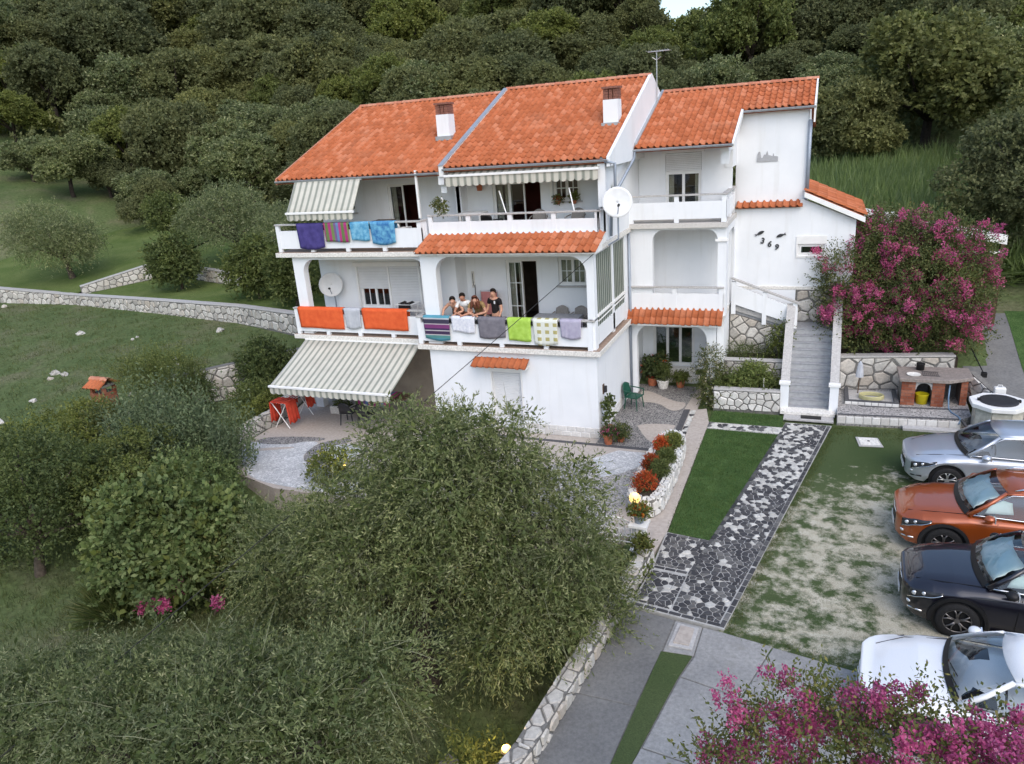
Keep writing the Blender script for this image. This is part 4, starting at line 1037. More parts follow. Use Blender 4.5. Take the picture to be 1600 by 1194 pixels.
# --- awnings
def awning(name, label, x0, x1, top, bot, val, scal=.235, mat='awning', cass=True):
    """top, bot: (y, z); striped cloth on a slope with a scalloped valance and folding arms"""
    t = thing(name, label, 'awning', ((x0+x1)/2, top[0], bot[1]-val))
    n_ = 40; nv = 6
    A = [(x0+(x1-x0)*i/n_, top[0], top[1]) for i in range(n_+1)]; B = [(x0+(x1-x0)*i/n_, bot[0], bot[1]) for i in range(n_+1)]
    MB().patch(A, B, nv, (0, 0, -.02)).build('canopy_cloth', mat, t, smooth=True, solid=.006)
    mb = MB(); k = round((x1-x0)/scal)
    for i in range(k):
        a = x0+(x1-x0)*i/k; b_ = x0+(x1-x0)*(i+1)/k
        pts = [(a, bot[1]-.03)] + [(a+(b_-a)*(1-math.cos(q))/2, bot[1]-val*.8-val*.25*math.sin(q)) for q in np.linspace(0, math.pi, 6)] + [(b_, bot[1]-.03)]
        mb.prism(pts, 'y', bot[0]-.004, bot[0]+.004)
    mb.build('valance', mat, t)
    MB().box(x0-.03, x1+.03, bot[0]-.04, bot[0]+.04, bot[1]-.04, bot[1]+.03).build('front_bar', 'trim', t, bevel=.01)
    if cass: MB().box(x0-.02, x1+.02, top[0], top[0]+.1, top[1]-.03, top[1]+.05).build('roller', 'trim', t, bevel=.01)
    for xx in (x0+.25, x1-.25):
        mid = (xx, (top[0]*.55+bot[0]*.45), (top[1]+bot[1])/2-.12)
        MB().tube([(xx, top[0]+.05, top[1]-.06), mid, (xx, bot[0]+.03, bot[1]-.03)], .018, 6).build('arm', 'trim', t)
    return t
awning('awning', 'large green and cream striped awning let down over the lower terrace', .22, 4.86, (.44, 2.60), (-1.75, 1.62), .26)
awning('awning', 'short striped awning shading the left end of the top balcony', .32, 2.95, (1.10, 7.93), (.42, 6.98), .24)
awning('awning', 'rolled-up striped awning with a scalloped edge under the eave of the top right balcony', 6.05, 10.92, (1.32, 7.98), (1.06, 7.88), .31)
# ------------------------------------------------------------------ outside stairs and planters
ST = thing('staircase', 'grey stone outside staircase with white parapets leading up to the landing', 'staircase', (16.75, 3.4, 0))
NS = 12; Z1 = 2.14
for i in range(NS):
    y0 = 3.42+i*.195; z1 = (i+1)*Z1/NS
    s_ = bx('step', 'step_riser', ST, 16.20, 17.42, y0, y0+.35 if i < NS-1 else 6.5, z1-Z1/NS-.02, z1-.032)
    bx('tread', 'step_stone', s_, 16.20, 17.42, y0-.02, y0+.195 if i < NS-1 else 6.5, z1-.03, z1, bevel=.006)
bx('bottom_slab', 'cap_stone', ST, 16.12, 17.55, 2.62, 3.40, 0, .06, bevel=.01); bx('bottom_slab', 'slab_edge', ST, 16.0, 17.58, 2.98, 3.415, .062, .16, bevel=.01)
dm = bx('doormat', 'black', None, 16.62, 17.2, 2.72, 3.0, .062, .075, loc=(16.9, 2.86, .062)); tag(dm, 'dark doormat on the slab at the foot of the stairs', 'doormat')
YT_ = 3.42+.195*(NS-1)
for x0, x1, ye in ((16.0, 16.19, YT_+.1), (17.43, 17.62, 6.4)):
    zs = lambda y: min((y-3.42)/.195*Z1/NS, Z1)
    top = lambda y: zs(y)+.86
    MB().prism([(3.42, 0), (3.42, top(3.42)), (YT_, top(YT_)), (ye, top(ye)), (ye, 0)], 'x', x0, x1).build('parapet', 'plaster', ST)
    MB().prism([(3.40, top(3.42)+.004), (YT_, top(YT_)+.004), (ye, top(ye)+.004), (ye, top(ye)+.06), (YT_, top(YT_)+.06), (3.40, top(3.42)+.06)], 'x', x0-.035, x1+.035).build('coping', 'cap_stone', ST)
    p_ = bx('newel', 'plaster', ST, x0-.03, x1+.03, 3.26, 3.418, .06, .95); bx('cap', 'trim', p_, x0-.07, x1+.07, 3.22, 3.46, .952, 1.02); bx('base', 'trim', p_, x0-.05, x1+.05, 3.24, 3.418, .05, .14)
# second flight up to the first-floor gallery
F2 = thing('upper_flight', 'short upper flight with a sloping white parapet from the landing to the gallery', 'staircase', (15.2, 5.6, 1.2))
for i in range(5):
    x1 = 16.2-i*.42; bx('step', 'step_stone', F2, x1-.42, x1, 5.78, 6.5, 2.0, 2.14+(i+1)*.145)
fz = lambda x: 2.14+(16.25-x)/2.1*.73
MB().prism([(16.3, fz(16.25)+.10), (16.3, fz(16.25)+.66), (14.2, fz(14.2)+.76), (14.2, fz(14.2)+.10)], 'y', 5.60, 5.70).build('parapet', 'plaster', F2)
for x_ in (16.22, 15.25, 14.24): bx('parapet_post', 'plaster', F2, x_-.07, x_+.07, 5.59, 5.71, fz(x_)-.25, fz(x_)+.86)
MB().prism([(16.36, fz(16.36)+.84), (16.36, fz(16.36)+.90), (14.15, fz(14.15)+.98), (14.15, fz(14.15)+.92)], 'y', 5.56, 5.74).build('handrail', 'cap_stone', F2)
bx('back_wall', 'plaster', F2, 14.12, 16.18, 6.50, 6.545, 1.95, 3.25)
MB().prism([(16.2, 2.1), (16.2, 2.2), (14.15, 2.9), (14.15, 2.72)], 'y', 5.72, 6.5).build('stringer', 'cap_stone', F2)
stone_wall('stone_wall', 'stone wall under the sloping parapet of the upper flight', [(14.12, 5.70, 1.15, 2.62), (16.0, 5.70, 1.15, 2.06)], .3, .30, 'wall_stone', seed=31)
stone_wall('stone_wall', 'stone wall behind the stair landing below the house number', [(16.2, 6.5, 2.14, 3.25), (17.62, 6.5, 2.14, 3.25)], .3, .36, 'wall_stone', seed=33)
stone_wall('stone_wall', 'lower of the two white stone planter walls left of the stairs', [(13.95, 3.12, .03, .68), (15.98, 3.18, .03, .68)], .25, .22, 'pale_stone', 'cap_stone', seed=35, caph=.04)
stone_wall('stone_wall', 'upper of the two stone planter walls left of the stairs', [(14.12, 4.42, .65, 1.28), (15.98, 4.46, .65, 1.28)], .25, .28, 'wall_stone', 'cap_stone', seed=36, caph=.04)
b1 = sheet('planting_bed', [(14.0, 3.3), (15.99, 3.36), (15.99, 4.44), (13.9, 4.40)], .60, 'bed_soil', .6); b2 = sheet('planting_bed', [(14.12, 4.6), (15.99, 4.64), (15.99, 5.70), (14.12, 5.68)], 1.2, 'bed_soil', .6)
sheet('landing_fill', [(13.95, 5.72), (16.2, 5.72), (16.2, 6.5), (13.95, 6.5)], 2.0, 'mortar', .8)
# ------------------------------------------------------------------ barbecue corner
BP = sheet('barbecue_terrace', [(17.64, 2.68), (20.9, 2.9), (21.2, 3.3), (21.3, 5.6), (17.64, 5.3)], .28, 'pebble_grey', .5)
plinth((17.64, 2.665), (20.0, 2.825), -.0, 1, .24, .25, BP); plinth((20.0, 2.825), (20.9, 2.885), -.0, 1, .27, .25, BP)
sheet('paving_band', [(17.66, 2.69), (20.9, 2.91), (20.9, 3.02), (17.66, 2.80)], .286, 'dark_band', .02, BP); sheet('paving_band', [(18.3, 3.50), (21.2, 3.75), (21.2, 3.86), (18.3, 3.60)], .286, 'dark_band', .02, BP)
bx('lower_step', 'cap_stone', BP, 19.4, 20.9, 2.5, 2.78, 0, .07)
stone_wall('stone_wall', 'tall stone wall of big irregular blocks behind the barbecue', [(17.68, 5.0, .28, 1.36), (21.0, 5.62, .28, 1.36)], .3, .40, 'wall_stone', 'cap_stone', seed=41, caph=.05)
sheet('planting_bed', [(17.7, 5.2), (21.1, 5.8), (21.3, 9.5), (17.7, 6.5)], 1.24, 'bed_soil', .9)
wt = thing('water_tray', 'low dark stone basin with a coiled yellow hose by the stone wall', 'basin', (18.6, 4.1, .28))
MB().box(17.85, 19.35, 3.62, 3.74, .28, .42).box(17.85, 17.97, 3.74, 4.9, .28, .42).box(19.23, 19.35, 3.74, 4.9, .28, .42).build('kerb', 'dark_band', wt, bevel=.01); bx('floor', 'cap_stone', wt, 17.97, 19.23, 3.74, 4.9, .285, .33)
plinth((17.85, 3.61), (19.35, 3.61), .285, 1, .2, .11, wt)
hs = thing('coiled_hose', 'pale yellow garden hose coiled on the basin floor', 'hose', (18.6, 4.15, .33))
pts = [(18.62+(.34+.012*math.sin(t*3))*math.cos(t), 4.15+(.27)*math.sin(t), .355+.022*t/6.28) for t in np.linspace(0, 6.28*5, 120)]
MB().tube(pts, .022, 6).build('hose', 'yellow_hose', hs, smooth=True)
tp = thing('folded_parasol', 'small folded pale blue parasol standing against the stone wall', 'parasol', (18.25, 4.6, .33))
MB().tube([(18.25, 4.6, .33), (18.27, 4.72, 1.3)], .016, 6).build('pole', 'wood_dark', tp); MB().lathe([(.12, 0), (.11, .15), (.07, .42), (.015, .52)], (18.265, 4.68, .86), 8).build('canopy_cloth', 'towel_grey', tp, smooth=False)
# brick barbecue
BQ = thing('barbecue', 'brick barbecue with an arched wood store and a stone counter', 'barbecue', (20.2, 4.5, .28))
def brick_pier(x0, x1, y0, y1, z0, z1, rows):
    rr_ = random.Random(int(x0*100)); hh = (z1-z0)/rows; core = bx('pier', 'mortar', BQ, x0+.01, x1-.01, y0+.01, y1-.01, z0, z1)
    for r_ in range(rows):
        k = max(1, round((x1-x0)/.22)); off = .5 if r_ % 2 else 0
        for i in range(k+1):
            a = max(x0, x0+(i-off)*(x1-x0)/k)+.004; b_ = min(x1, x0+(i+1-off)*(x1-x0)/k)-.004
            if b_-a > .03: bx('brick', 'brick', core, a, b_, y0, y0+.08, z0+r_*hh+.006, z0+(r_+1)*hh-.006)
        k2 = max(1, round((y1-y0)/.24))
        for i in range(k2): bx('brick', 'brick', core, x1-.08, x1, y0+.085+i*(y1-y0-.085)/k2, y0+.075+(i+1)*(y1-y0-.085)/k2, z0+r_*hh+.006, z0+(r_+1)*hh-.006)
brick_pier(19.40, 19.78, 3.9, 4.9, .28, 1.05, 8); brick_pier(20.22, 20.55, 3.9, 4.9, .28, 1.05, 8); brick_pier(21.0, 21.18, 4.15, 5.0, .28, 1.05, 8)
bx('back', 'mortar', BQ, 19.78, 20.22, 4.75, 4.9, .28, 1.05); bx('back', 'mortar', BQ, 20.55, 21.0, 4.9, 5.0, .28, 1.05)
MB().prism([(19.78, 1.05), (19.78, .78)] + arcs(20.0, .80, .20, math.pi, 0)[0:] + [(20.22, .78), (20.22, 1.05)], 'y', 3.93, 4.2).build('arch', 'cap_stone', BQ)
MB().prism([(19.32, 3.80), (20.62, 3.80), (21.3, 4.2), (21.3, 5.15), (19.32, 5.0)], 'z', 1.055, 1.16).build('counter', 'counter', BQ, bevel=.012)
bk = thing('yellow_bucket', 'yellow plastic tub in the arched wood store of the barbecue', 'bucket', (20.0, 4.15, .28)); MB().lathe([(.15, 0), (.19, .3), (.2, .31), (.17, .31), (.14, .05)], (20, 4.15, .285), 14).build('tub', 'yellow_plastic', bk, smooth=True)
pn = thing('pan', 'light round tray lying on the barbecue counter', 'tray', (19.7, 4.2, 1.16)); MB().lathe([(.0, 0), (.17, .0), (.2, .03), (.19, .03), (.16, .012), (0, .012)], (19.72, 4.2, 1.162), 16).build('tray', 'slab_edge', pn, smooth=True)
pt_ = thing('cooking_pot', 'black pot standing on the barbecue counter by the wall', 'pot', (19.95, 4.75, 1.16)); MB().lathe([(.11, 0), (.12, .2), (.125, .21), (.1, .21)], (19.95, 4.75, 1.162), 14).build('pot_body', 'black', pt_, smooth=True); MB().tube([(19.82, 4.75, 1.3), (19.79, 4.75, 1.3)], .02, 6).build('handle', 'black', pt_)
gr = thing('grill_rack', 'flat metal grill rack on the barbecue counter', 'grill rack', (20.15, 4.35, 1.16)); g = MB()
for i in range(9): g.tube([(19.98+i*.05, 4.15, 1.172), (19.98+i*.05, 4.55, 1.172)], .006, 4)
g.tube([(19.96, 4.15, 1.172), (20.42, 4.15, 1.172)], .008, 4).tube([(19.96, 4.55, 1.172), (20.42, 4.55, 1.172)], .008, 4).build('bars', 'dark_metal', gr)
bh = thing('blue_hose', 'blue garden hose hanging from the counter and trailing over the paving', 'hose', (20.7, 3.4, .29))
MB().tube([(20.68, 4.0, .95), (20.66, 3.85, .6), (20.68, 3.75, .31), (20.72, 3.45, .30), (20.85, 3.15, .30), (20.88, 2.95, .30), (20.84, 2.84, .18)], .022, 6).build('hose', 'blue_hose', bh, smooth=True)
bm_ = thing('broom', 'long dark broom lying across the pavement behind the barbecue', 'broom', (21.6, 6.2, 1.0))
MB().tube([(21.2, 7.3, hz(21.4, 7.3)+.45), (21.75, 5.3, .95)], .018, 6).build('handle', 'black', bm_); MB().box(21.68, 21.82, 5.18, 5.34, .86, 1.0).build('brush_head', 'black', bm_)
# octagonal well
WL = thing('well', 'octagonal stone well with a white rim and a round black lid', 'well', (21.75, 2.95, 0))
for i in range(8):
    a0 = math.pi/8+i*math.pi/4; a1 = a0+math.pi/4; q = lambda r_, a: (21.75+r_*math.cos(a), 2.95+r_*math.sin(a))
    MB().prism([q(.62, a0+.01), q(.62, a1-.01), q(.40, a1-.01), q(.40, a0+.01)], 'z', .0, .78).build('well_panel', 'well_stone', WL, bevel=.012)
oct_ = lambda r_: [(21.75+r_*math.cos(math.pi/8+i*math.pi/4), 2.95+r_*math.sin(math.pi/8+i*math.pi/4)) for i in range(8)]
MB().prism(oct_(.74), 'z', .79, .91).build('rim', 'well_white', WL, bevel=.015)
ld = MB().lathe([(.48, .912), (.48, .945), (.44, .96), (.0, .965)], (21.75, 2.95, 0), 24).build('lid', 'dark_metal', WL); 
for dx in (-.52, .46): bx('hinge', 'black', ld, 21.75+dx, 21.81+dx, 2.9, 3.0, .913, .975)
MB().tube([(22.5, 2.8, .84), (22.62, 2.6, .78), (22.62, 2.55, .3)], .03, 6).build('spout', 'alu', WL)
cn = thing('white_canister', 'white plastic canister standing on the wall behind the well', 'canister', (22.0, 3.9, .5)); MB().box(21.8, 22.1, 3.9, 4.1, .58, .98).build('canister_body', 'white_plastic', cn, bevel=.04); MB().tube([(21.88, 4.0, .98), (21.9, 4.0, 1.04), (22.0, 4.0, 1.04), (22.02, 4.0, .98)], .012, 6).build('handle', 'white_plastic', cn)
bx('pedestal', 'slab_edge', cn, 21.75, 22.15, 3.85, 4.15, .2, .58)
ed = thing('edge_board', 'dark plank leaning by the corner of the well steps', 'plank', (20.95, 2.6, 0)); MB().tube([(20.9, 2.9, .3), (21.15, 2.35, .02)], .04, 4).build('plank', 'dark_band', ed)
stone_wall('stone_wall', 'low stone wall stepping down beside the barbecue to the well', [(21.3, 5.0, .28, 1.1), (22.3, 3.4, .1, .42)], .2, .26, 'pale_stone', seed=44)
# ramped drive on the right with its grass strip
def ribbon(name, a, b_, mat, dz):
    A = np.array([(p[0], p[1], hz(23.5, p[1])+dz) for p in a]); B = np.array([(p[0], p[1], hz(23.5, p[1])+dz) for p in b_])
    return lofted(name, A, B, mat, 30, 4)
ribbon('drive_ramp', [(21.4, 3.0), (21.3, 6), (21.2, 9), (21.2, 16)], [(23.0, 2.0), (22.9, 6), (23.0, 9), (23.2, 16)], 'concrete', .05)
ribbon('grass_strip', [(23.0, 2.0), (22.9, 6), (23.0, 9), (23.2, 16)], [(23.6, 2.0), (23.5, 6), (23.6, 9), (23.8, 16)], 'lawn', .06)
ribbon('drive_ramp', [(23.6, 2.0), (23.5, 6), (23.6, 9), (23.8, 16)], [(27, 2.0), (27, 6), (27, 9), (27, 16)], 'concrete', .05)
# white carport beams behind the flowering tree
CP = thing('carport', 'white carport frame behind the flowering tree', 'carport', (20.0, 10, 2.3))
bx('beam', 'trim', CP, 18.9, 19.15, 8.6, 8.8, 5.15, 5.5)
MB().prism([(18.2, 5.62), (22.6, 4.60), (22.6, 4.30), (18.2, 5.30)], 'y', 9.0, 9.14).build('beam', 'trim', CP)
for x_, z_ in ((18.3, 5.3), (22.5, 4.32)): bx('post', 'wood_dark', CP, x_-.06, x_+.06, 9.0, 9.12, hz(x_, 9)-.1, z_)
bx('crossbar', 'trim', CP, 18.3, 22.5, 9.01, 9.08, 4.0, 4.08)

# ------------------------------------------------------------------ garden walls near the camera
GW = stone_wall('garden_wall', 'low stone wall between the driveway and the olive garden', [(12.9, -14.0, -.05, .28), (13.35, -12.0, -.02, .28), (13.63, -9.3, -.02, .28), (13.92, -6.15, 0, .30)], .3, .24, 'wall_stone', None, seed=51, top_stones=True, limit=150)
stone_wall('garden_wall', 'rough dark wall end among the plants at the bottom edge', [(11.6, -13.6, -1.0, -.35), (12.05, -12.0, -1.0, -.35)], .22, .3, 'wall_stone', None, seed=55)
stone_wall('planter_wall', 'pale stone planter wall with a hedge on the left edge of the terrace', [(-1.6, -4.0, -.6, .30), (-.35, -3.4, -.05, .38), (-.38, -1.7, -.05, .46), (-.2, -1.2, -.05, .5), (-.95, 1.3, -.05, .52)], .28, .27, 'wall_stone', None, seed=57, top_stones=True)
stone_wall('garden_wall', 'grey stone wall half hidden by bushes left of the terrace', [(-6.6, -.6, -.25, .95), (-3.9, 1.5, -.2, 1.25), (-2.4, 3.4, 0, 1.3)], .3, .34, 'wall_stone', None, seed=58)
# kidney-shaped stone planter with flowers
PL = thing('flower_planter', 'long oval planter of pale stones beside the lawn', 'planter', (13.3, -2.3, .0))
oval = smooth_poly([(12.82, -3.8), (12.98, -4.34), (13.36, -4.5), (13.68, -4.25), (13.74, -3.2), (13.72, -1.2), (13.64, -.35), (13.34, .02), (13.0, -.12), (12.86, -.8)], 2)
n_o = len(oval)
MB().prism(oval, 'z', .04, .50).build('core', 'mortar', PL)
ins = [(13.28+(p[0]-13.28)*.66, -2.2+(p[1]+2.2)*.90) for p in oval]
d_ = 0
for k in range(n_o):
    a, b_ = oval[k], oval[(k+1) % n_o]
    if math.hypot(b_[0]-a[0], b_[1]-a[1]) < .04: continue
cum = [0]
for k in range(n_o): cum.append(cum[-1]+math.hypot(oval[(k+1) % n_o][0]-oval[k][0], oval[(k+1) % n_o][1]-oval[k][1]))
def on_oval(s, off):
    s = s % cum[-1]; k = max(i for i in range(n_o) if cum[i] <= s); t = (s-cum[k])/(cum[k+1]-cum[k]+1e-9)
    a, b_ = oval[k], oval[(k+1) % n_o]; ex, ey = b_[0]-a[0], b_[1]-a[1]; L = math.hypot(ex, ey)+1e-9
    return (a[0]+ex*t+ey/L*off, a[1]+ey*t-ex/L*off)
oM = lambda p: (*on_oval(p[0], p[2]), p[1])
put_stones('stone', cells([(0, .05), (cum[-1], .05), (cum[-1], .5), (0, .5)], .24, .36, 61, 1.05, .013), oM, 'pale_stone', PL, .04, .03, 61)
oT = lambda p: (*on_oval(p[0], p[1]), .50+p[2])
put_stones('stone', cells([(0, -.20), (cum[-1], -.20), (cum[-1], .02), (0, .02)], .13, .34, 62, 1.1, .010), oT, 'pale_stone', PL, .03, .03, 62)
MB().prism(ins, 'z', .40, .505).build('soil', 'bed_soil', PL)
# gate and gate pillar with lantern
GT = thing('garden_gate', 'white ornamental garden gate beside the globe lamp', 'gate', (13.0, -5.7, 0))
g = MB()
for i in range(7):
    x = 12.55+i*.13; g.tube([(x, -5.72, .06), (x, -5.72, .62+.10*math.sin(i/6*math.pi))], .014, 6)
g.build('bars', 'trim', GT); MB().tube([(12.5, -5.72, .12), (13.38, -5.72, .12)], .016, 6).build('rail', 'trim', GT); MB().tube([(12.5+.88*t, -5.72, .60+.12*math.sin(t*math.pi)) for t in np.linspace(0, 1, 9)], .022, 6).build('rail', 'trim', GT)
g = MB()
for i in range(6): g.tube([(12.62+i*.13+.065*math.cos(t), -5.72, .36+.1*math.sin(t)) for t in np.linspace(0, 6.28, 13)], .010, 5)
g.build('scroll', 'trim', GT)
GP = thing('gate_pillar', 'white fluted gate pillar carrying a flower pot', 'pillar', (13.56, -5.82, .04))
MB().prism([(13.56+.16*math.cos(t)*(1 if k % 2 else .9), -5.82+.16*math.sin(t)*(1 if k % 2 else .9)) for k, t in enumerate(np.linspace(0, 2*math.pi, 24, endpoint=False))], 'z', .1, .66).build('shaft', 'trim', GP); bx('base', 'trim', GP, 13.37, 13.75, -6.01, -5.63, .04, .1); bx('cap', 'trim', GP, 13.36, 13.76, -6.02, -5.62, .662, .72)
LP = thing('globe_lamp', 'lit round globe lamp on a short black post by the planter', 'lamp', (13.36, -5.38, .0))
MB().tube([(13.36, -5.38, 0), (13.36, -5.38, .95)], .028, 8).build('post', 'black', LP); MB().lathe([(.08, 0), (.08, .02), (.04, .05)], (13.36, -5.38, .0), 12).build('foot', 'black', LP)
MB().ball((13.36, -5.38, 1.06), .125, .125, .125, 18, 12).build('globe', 'lamp_glow', LP, smooth=True)
def lampl(name, loc, e, r, par):
    d = bpy.data.lights.new(name, 'POINT'); d.energy = e; d.color = (1, .66, .28); d.shadow_soft_size = r
    o = bpy.data.objects.new(name, d); COL.objects.link(o); o.parent = par; o.location = Vector(loc)-org(par)
lampl('bulb', (13.36, -5.38, 1.28), 6, .12, LP)
SP = thing('garden_spotlight', 'small lit garden spotlight at the foot of the driveway wall', 'spotlight', (12.86, -11.9, -.9))
MB().tube([(12.86, -11.9, -.95), (12.86, -11.9, -.08)], .02, 6).build('stake', 'black', SP); MB().lathe([(.05, 0), (.09, .08), (.09, .1), (.05, .1)], (12.86, -11.9, -.1), 12).build('housing', 'black', SP); MB().ball((12.86, -11.9, .03), .075, .075, .05, 12, 8).build('bulb', 'spot_glow', SP, smooth=True)
lampl('bulb_light', (12.80, -11.9, .16), 14, .06, SP)
S2_ = thing('garden_spotlight', 'tiny lit lamp glowing through the olive tree at the terrace edge', 'spotlight', (4.75, -4.35, 0))
MB().tube([(4.75, -4.35, 0), (4.75, -4.35, .36)], .016, 6).build('stake', 'black', S2_); MB().ball((4.75, -4.35, .42), .06, .06, .06, 10, 8).build('bulb', 'spot_glow', S2_, smooth=True)
# outdoor oven with a small tiled roof on the left
OV = thing('brick_oven', 'small brick oven chimney with its own clay tile roof in the left meadow', 'oven', (-8.3, -1.3, 0))
zo = hz(-8.3, -1.3)-.1
for i in range(9):
    for j in range(3): bx('brick', 'brick', OV, -8.75+j*.25+.005, -8.75+(j+1)*.25-.005, -1.6, -1.52, zo+i*.14+.005, zo+(i+1)*.14-.005)
    for j in range(2): bx('brick', 'brick', OV, -8.08, -8.0, -1.515+j*.25, -1.275+j*.25, zo+i*.14+.005, zo+(i+1)*.14-.005)
bx('chimney_core', 'mortar', OV, -8.74, -8.01, -1.59, -1.0, zo, zo+1.25)
bx('hearth', 'brick', OV, -8.0, -6.4, -1.75, -.8, zo-.2, zo+.28); bx('hearth_top', 'cap_stone', OV, -8.0, -6.35, -1.8, -.75, zo+.284, zo+.35)
for x_ in (-8.72, -8.1): MB().box(x_, x_+.12, -1.58, -1.46, zo+1.26, zo+1.5).build('roof_post', 'brick', OV); MB().box(x_, x_+.12, -1.12, -1.0, zo+1.26, zo+1.5).build('roof_post', 'brick', OV)
def half_tile(O, D, N, L, w):
    O, D, N = Vector(O), Vector(D).normalized(), Vector(N).normalized(); A_ = D.cross(N); vs = []; fs = []
    for s_, k in ((0, 1), (L, .85)):
        for q in range(7):
            t = math.pi*q/6; vs.append(O+D*s_+A_*math.cos(t)*w*k+N*math.sin(t)*w*k*.8)
    for q in range(6): fs.append((q, q+1, 8+q, 7+q))
    return vs, fs
for j in range(4):
    MB().add(*half_tile((-8.72+j*.21, -1.78, zo+1.48), (0, 1, .55), (0, -.55, 1), .5, .115)).build('tile', 'roof_tile', OV, flipfix=False, solid=.015)
    MB().add(*half_tile((-8.72+j*.21, -.82, zo+1.48), (0, -1, .55), (0, .55, 1), .5, .115)).build('tile', 'roof_tile', OV, flipfix=False, solid=.015)
for j in range(3): MB().add(*half_tile((-8.85+j*.3, -1.3, zo+1.74), (1, 0, 0), (0, 0, 1), .34, .13)).build('ridge_tile', 'ridge_tile', OV, flipfix=False, solid=.015)
bx('roof_bed', 'mortar', OV, -8.8, -7.95, -1.62, -.98, zo+1.5, zo+1.56)

# ------------------------------------------------------------------ dishes, antenna, cable
def dish(name, label, c, d, rad, base, mount):
    t = thing(name, label, 'satellite dish', base)
    d = Vector(d).normalized(); a = d.orthogonal().normalized(); b_ = d.cross(a); vs = []; fs = []; n_ = 24; rings = 6
    for j in range(rings+1):
        r_ = rad*j/rings
        for k in range(n_):
            vs.append(Vector(c)+(a*math.cos(2*math.pi*k/n_)+b_*math.sin(2*math.pi*k/n_))*max(r_, .005)+d*(.16*rad*(j/rings)**2))
    for j in range(rings):
        for k in range(n_): fs.append((j*n_+k, j*n_+(k+1) % n_, (j+1)*n_+(k+1) % n_, (j+1)*n_+k))
    MB().add(vs, fs).build('reflector', 'dish_paint', t, smooth=True, solid=.012)
    f_ = Vector(c)+d*rad*.95-Vector((0, 0, rad*.35)); MB().tube([Vector(c)-Vector((0, 0, rad*.95)), f_], .014, 6).build('feed_arm', 'pipe', t)
    MB().tube([f_-d*.02, f_+d*.1], .04, 8).build('receiver', 'black', t)
    MB().tube(mount, .026, 8).build('mast', 'pipe', t)
    return t
dish('satellite_dish', 'large white satellite dish on a pole at the corner of the top balcony', (11.52, .82, 6.93), (.35, -1, .28), .43, (11.2, .9, 5.7), [(11.2, .95, 5.72), (11.5, .95, 5.9), (11.5, .95, 6.95)])
dish('satellite_dish', 'white satellite dish at the left end of the middle balcony', (.62, 1.85, 4.28), (.5, -1, .25), .43, (.6, 2.0, 2.8), [(.6, 2.0, 2.81), (.6, 2.0, 4.3)])
AN = thing('roof_antenna', 'thin television antenna rising from the gable of the right roof', 'antenna', (11.3, 7.5, 9.6))
MB().tube([(11.3, 7.5, 9.45), (11.3, 7.5, 11.25)], .022, 6).build('mast', 'alu', AN)
g = MB(); g.tube([(11.0, 7.5, 11.28), (11.75, 7.5, 11.28)], .014, 5)
for i in range(9): g.tube([(11.02+i*.09, 7.12, 11.29), (11.02+i*.09, 7.88, 11.29)], .010, 4)
g.build('elements', 'alu', AN); MB().tube([(11.15, 7.5, 11.1), (11.3, 7.5, 11.0), (11.45, 7.5, 11.1)], .012, 5).build('dipole', 'alu', AN)
CB = thing('overhead_cable', 'thin dark cable sloping from the house corner across the garden', 'cable', (11.05, -.02, 5.65))
a = Vector((11.05, -.02, 5.65)); b_ = Vector((5.6, -14.2, .6))
far = a+(b_-a)*1.5
MB().tube([a+(far-a)*t-Vector((0, 0, .5*4*t*(1-t)*.35)) for t in np.linspace(0, 1, 24)], .0095, 5).build('cable', 'rope_cable', CB)
# ------------------------------------------------------------------ towels over the railings
def towel(label, x0, x1, y, zt, zb, mat, folds=5, amp=.016, back=.25, cat='towel', group=None, name='towel', skew=.0):
    """cloth hung over a handrail whose outer edge is at y"""
    nx_, prof_ = 18, []
    for t in np.linspace(0, 1, 9): prof_.append((y-.012-.02*t, zt-(zt-zb)*(1-t), 1-t))
    prof_ = prof_ + [(y+.03, zt+.012, 0), (y+.10, zt+.014, 0), (y+.155, zt+.005, 0), (y+.165, zt-back*.5, .3), (y+.165, zt-back, .6)]
    vs = []; fs = []; ph = random.random()*6
    for j, (yy, zz, k) in enumerate(prof_):
        for i in range(nx_+1):
            u = i/nx_; w = amp*k*math.sin(u*folds*6.28+ph)+amp*.5*k*math.sin(u*folds*2.7+ph*2)
            sag = (.03*math.sin(u*math.pi)*k if j < 9 else 0)
            x = x0+(x1-x0)*u+(u-.5)*-.05*k+skew*k
            vs.append((x, yy-abs(w)-w*.3, zz-sag+.028*k*math.sin(u*4.2+ph)+.02*k*(u-.5)*math.sin(ph*3)))
    m_ = nx_+1
    for j in range(len(prof_)-1):
        for i in range(nx_): fs.append((j*m_+i, j*m_+i+1, (j+1)*m_+i+1, (j+1)*m_+i))
    o = MB().add(vs, fs).build(name, mat, None, smooth=True, loc=((x0+x1)/2, y, zb), solid=.012)
    return tag(o, label, cat, group)
YR_, ZR_ = -.13, 3.735
towel('dark striped beach towel with teal ends over the middle balcony rail', 5.42, 6.34, YR_, ZR_, 3.0, 'towel_stripe', 2, .006)
towel('white and pale blue patterned towel in front of the leaning people', 6.42, 7.22, YR_, ZR_, 3.27, 'towel_white', 3)
towel('plain slate grey towel hanging below the standing man', 7.32, 8.24, YR_, ZR_, 3.12, 'towel_slate', 3)
towel('bright lime green towel on the middle balcony rail', 8.30, 9.06, YR_, ZR_, 3.06, 'towel_lime', 6, .016)
towel('white towel with ochre checks on the middle balcony rail', 9.12, 9.90, YR_, ZR_, 2.98, 'towel_check', 3)
towel('lilac grey towel at the right end of the middle balcony rail', 9.97, 10.62, YR_, ZR_, 3.2, 'towel_lilac', 4)
YL_, ZL_ = .47, 3.765
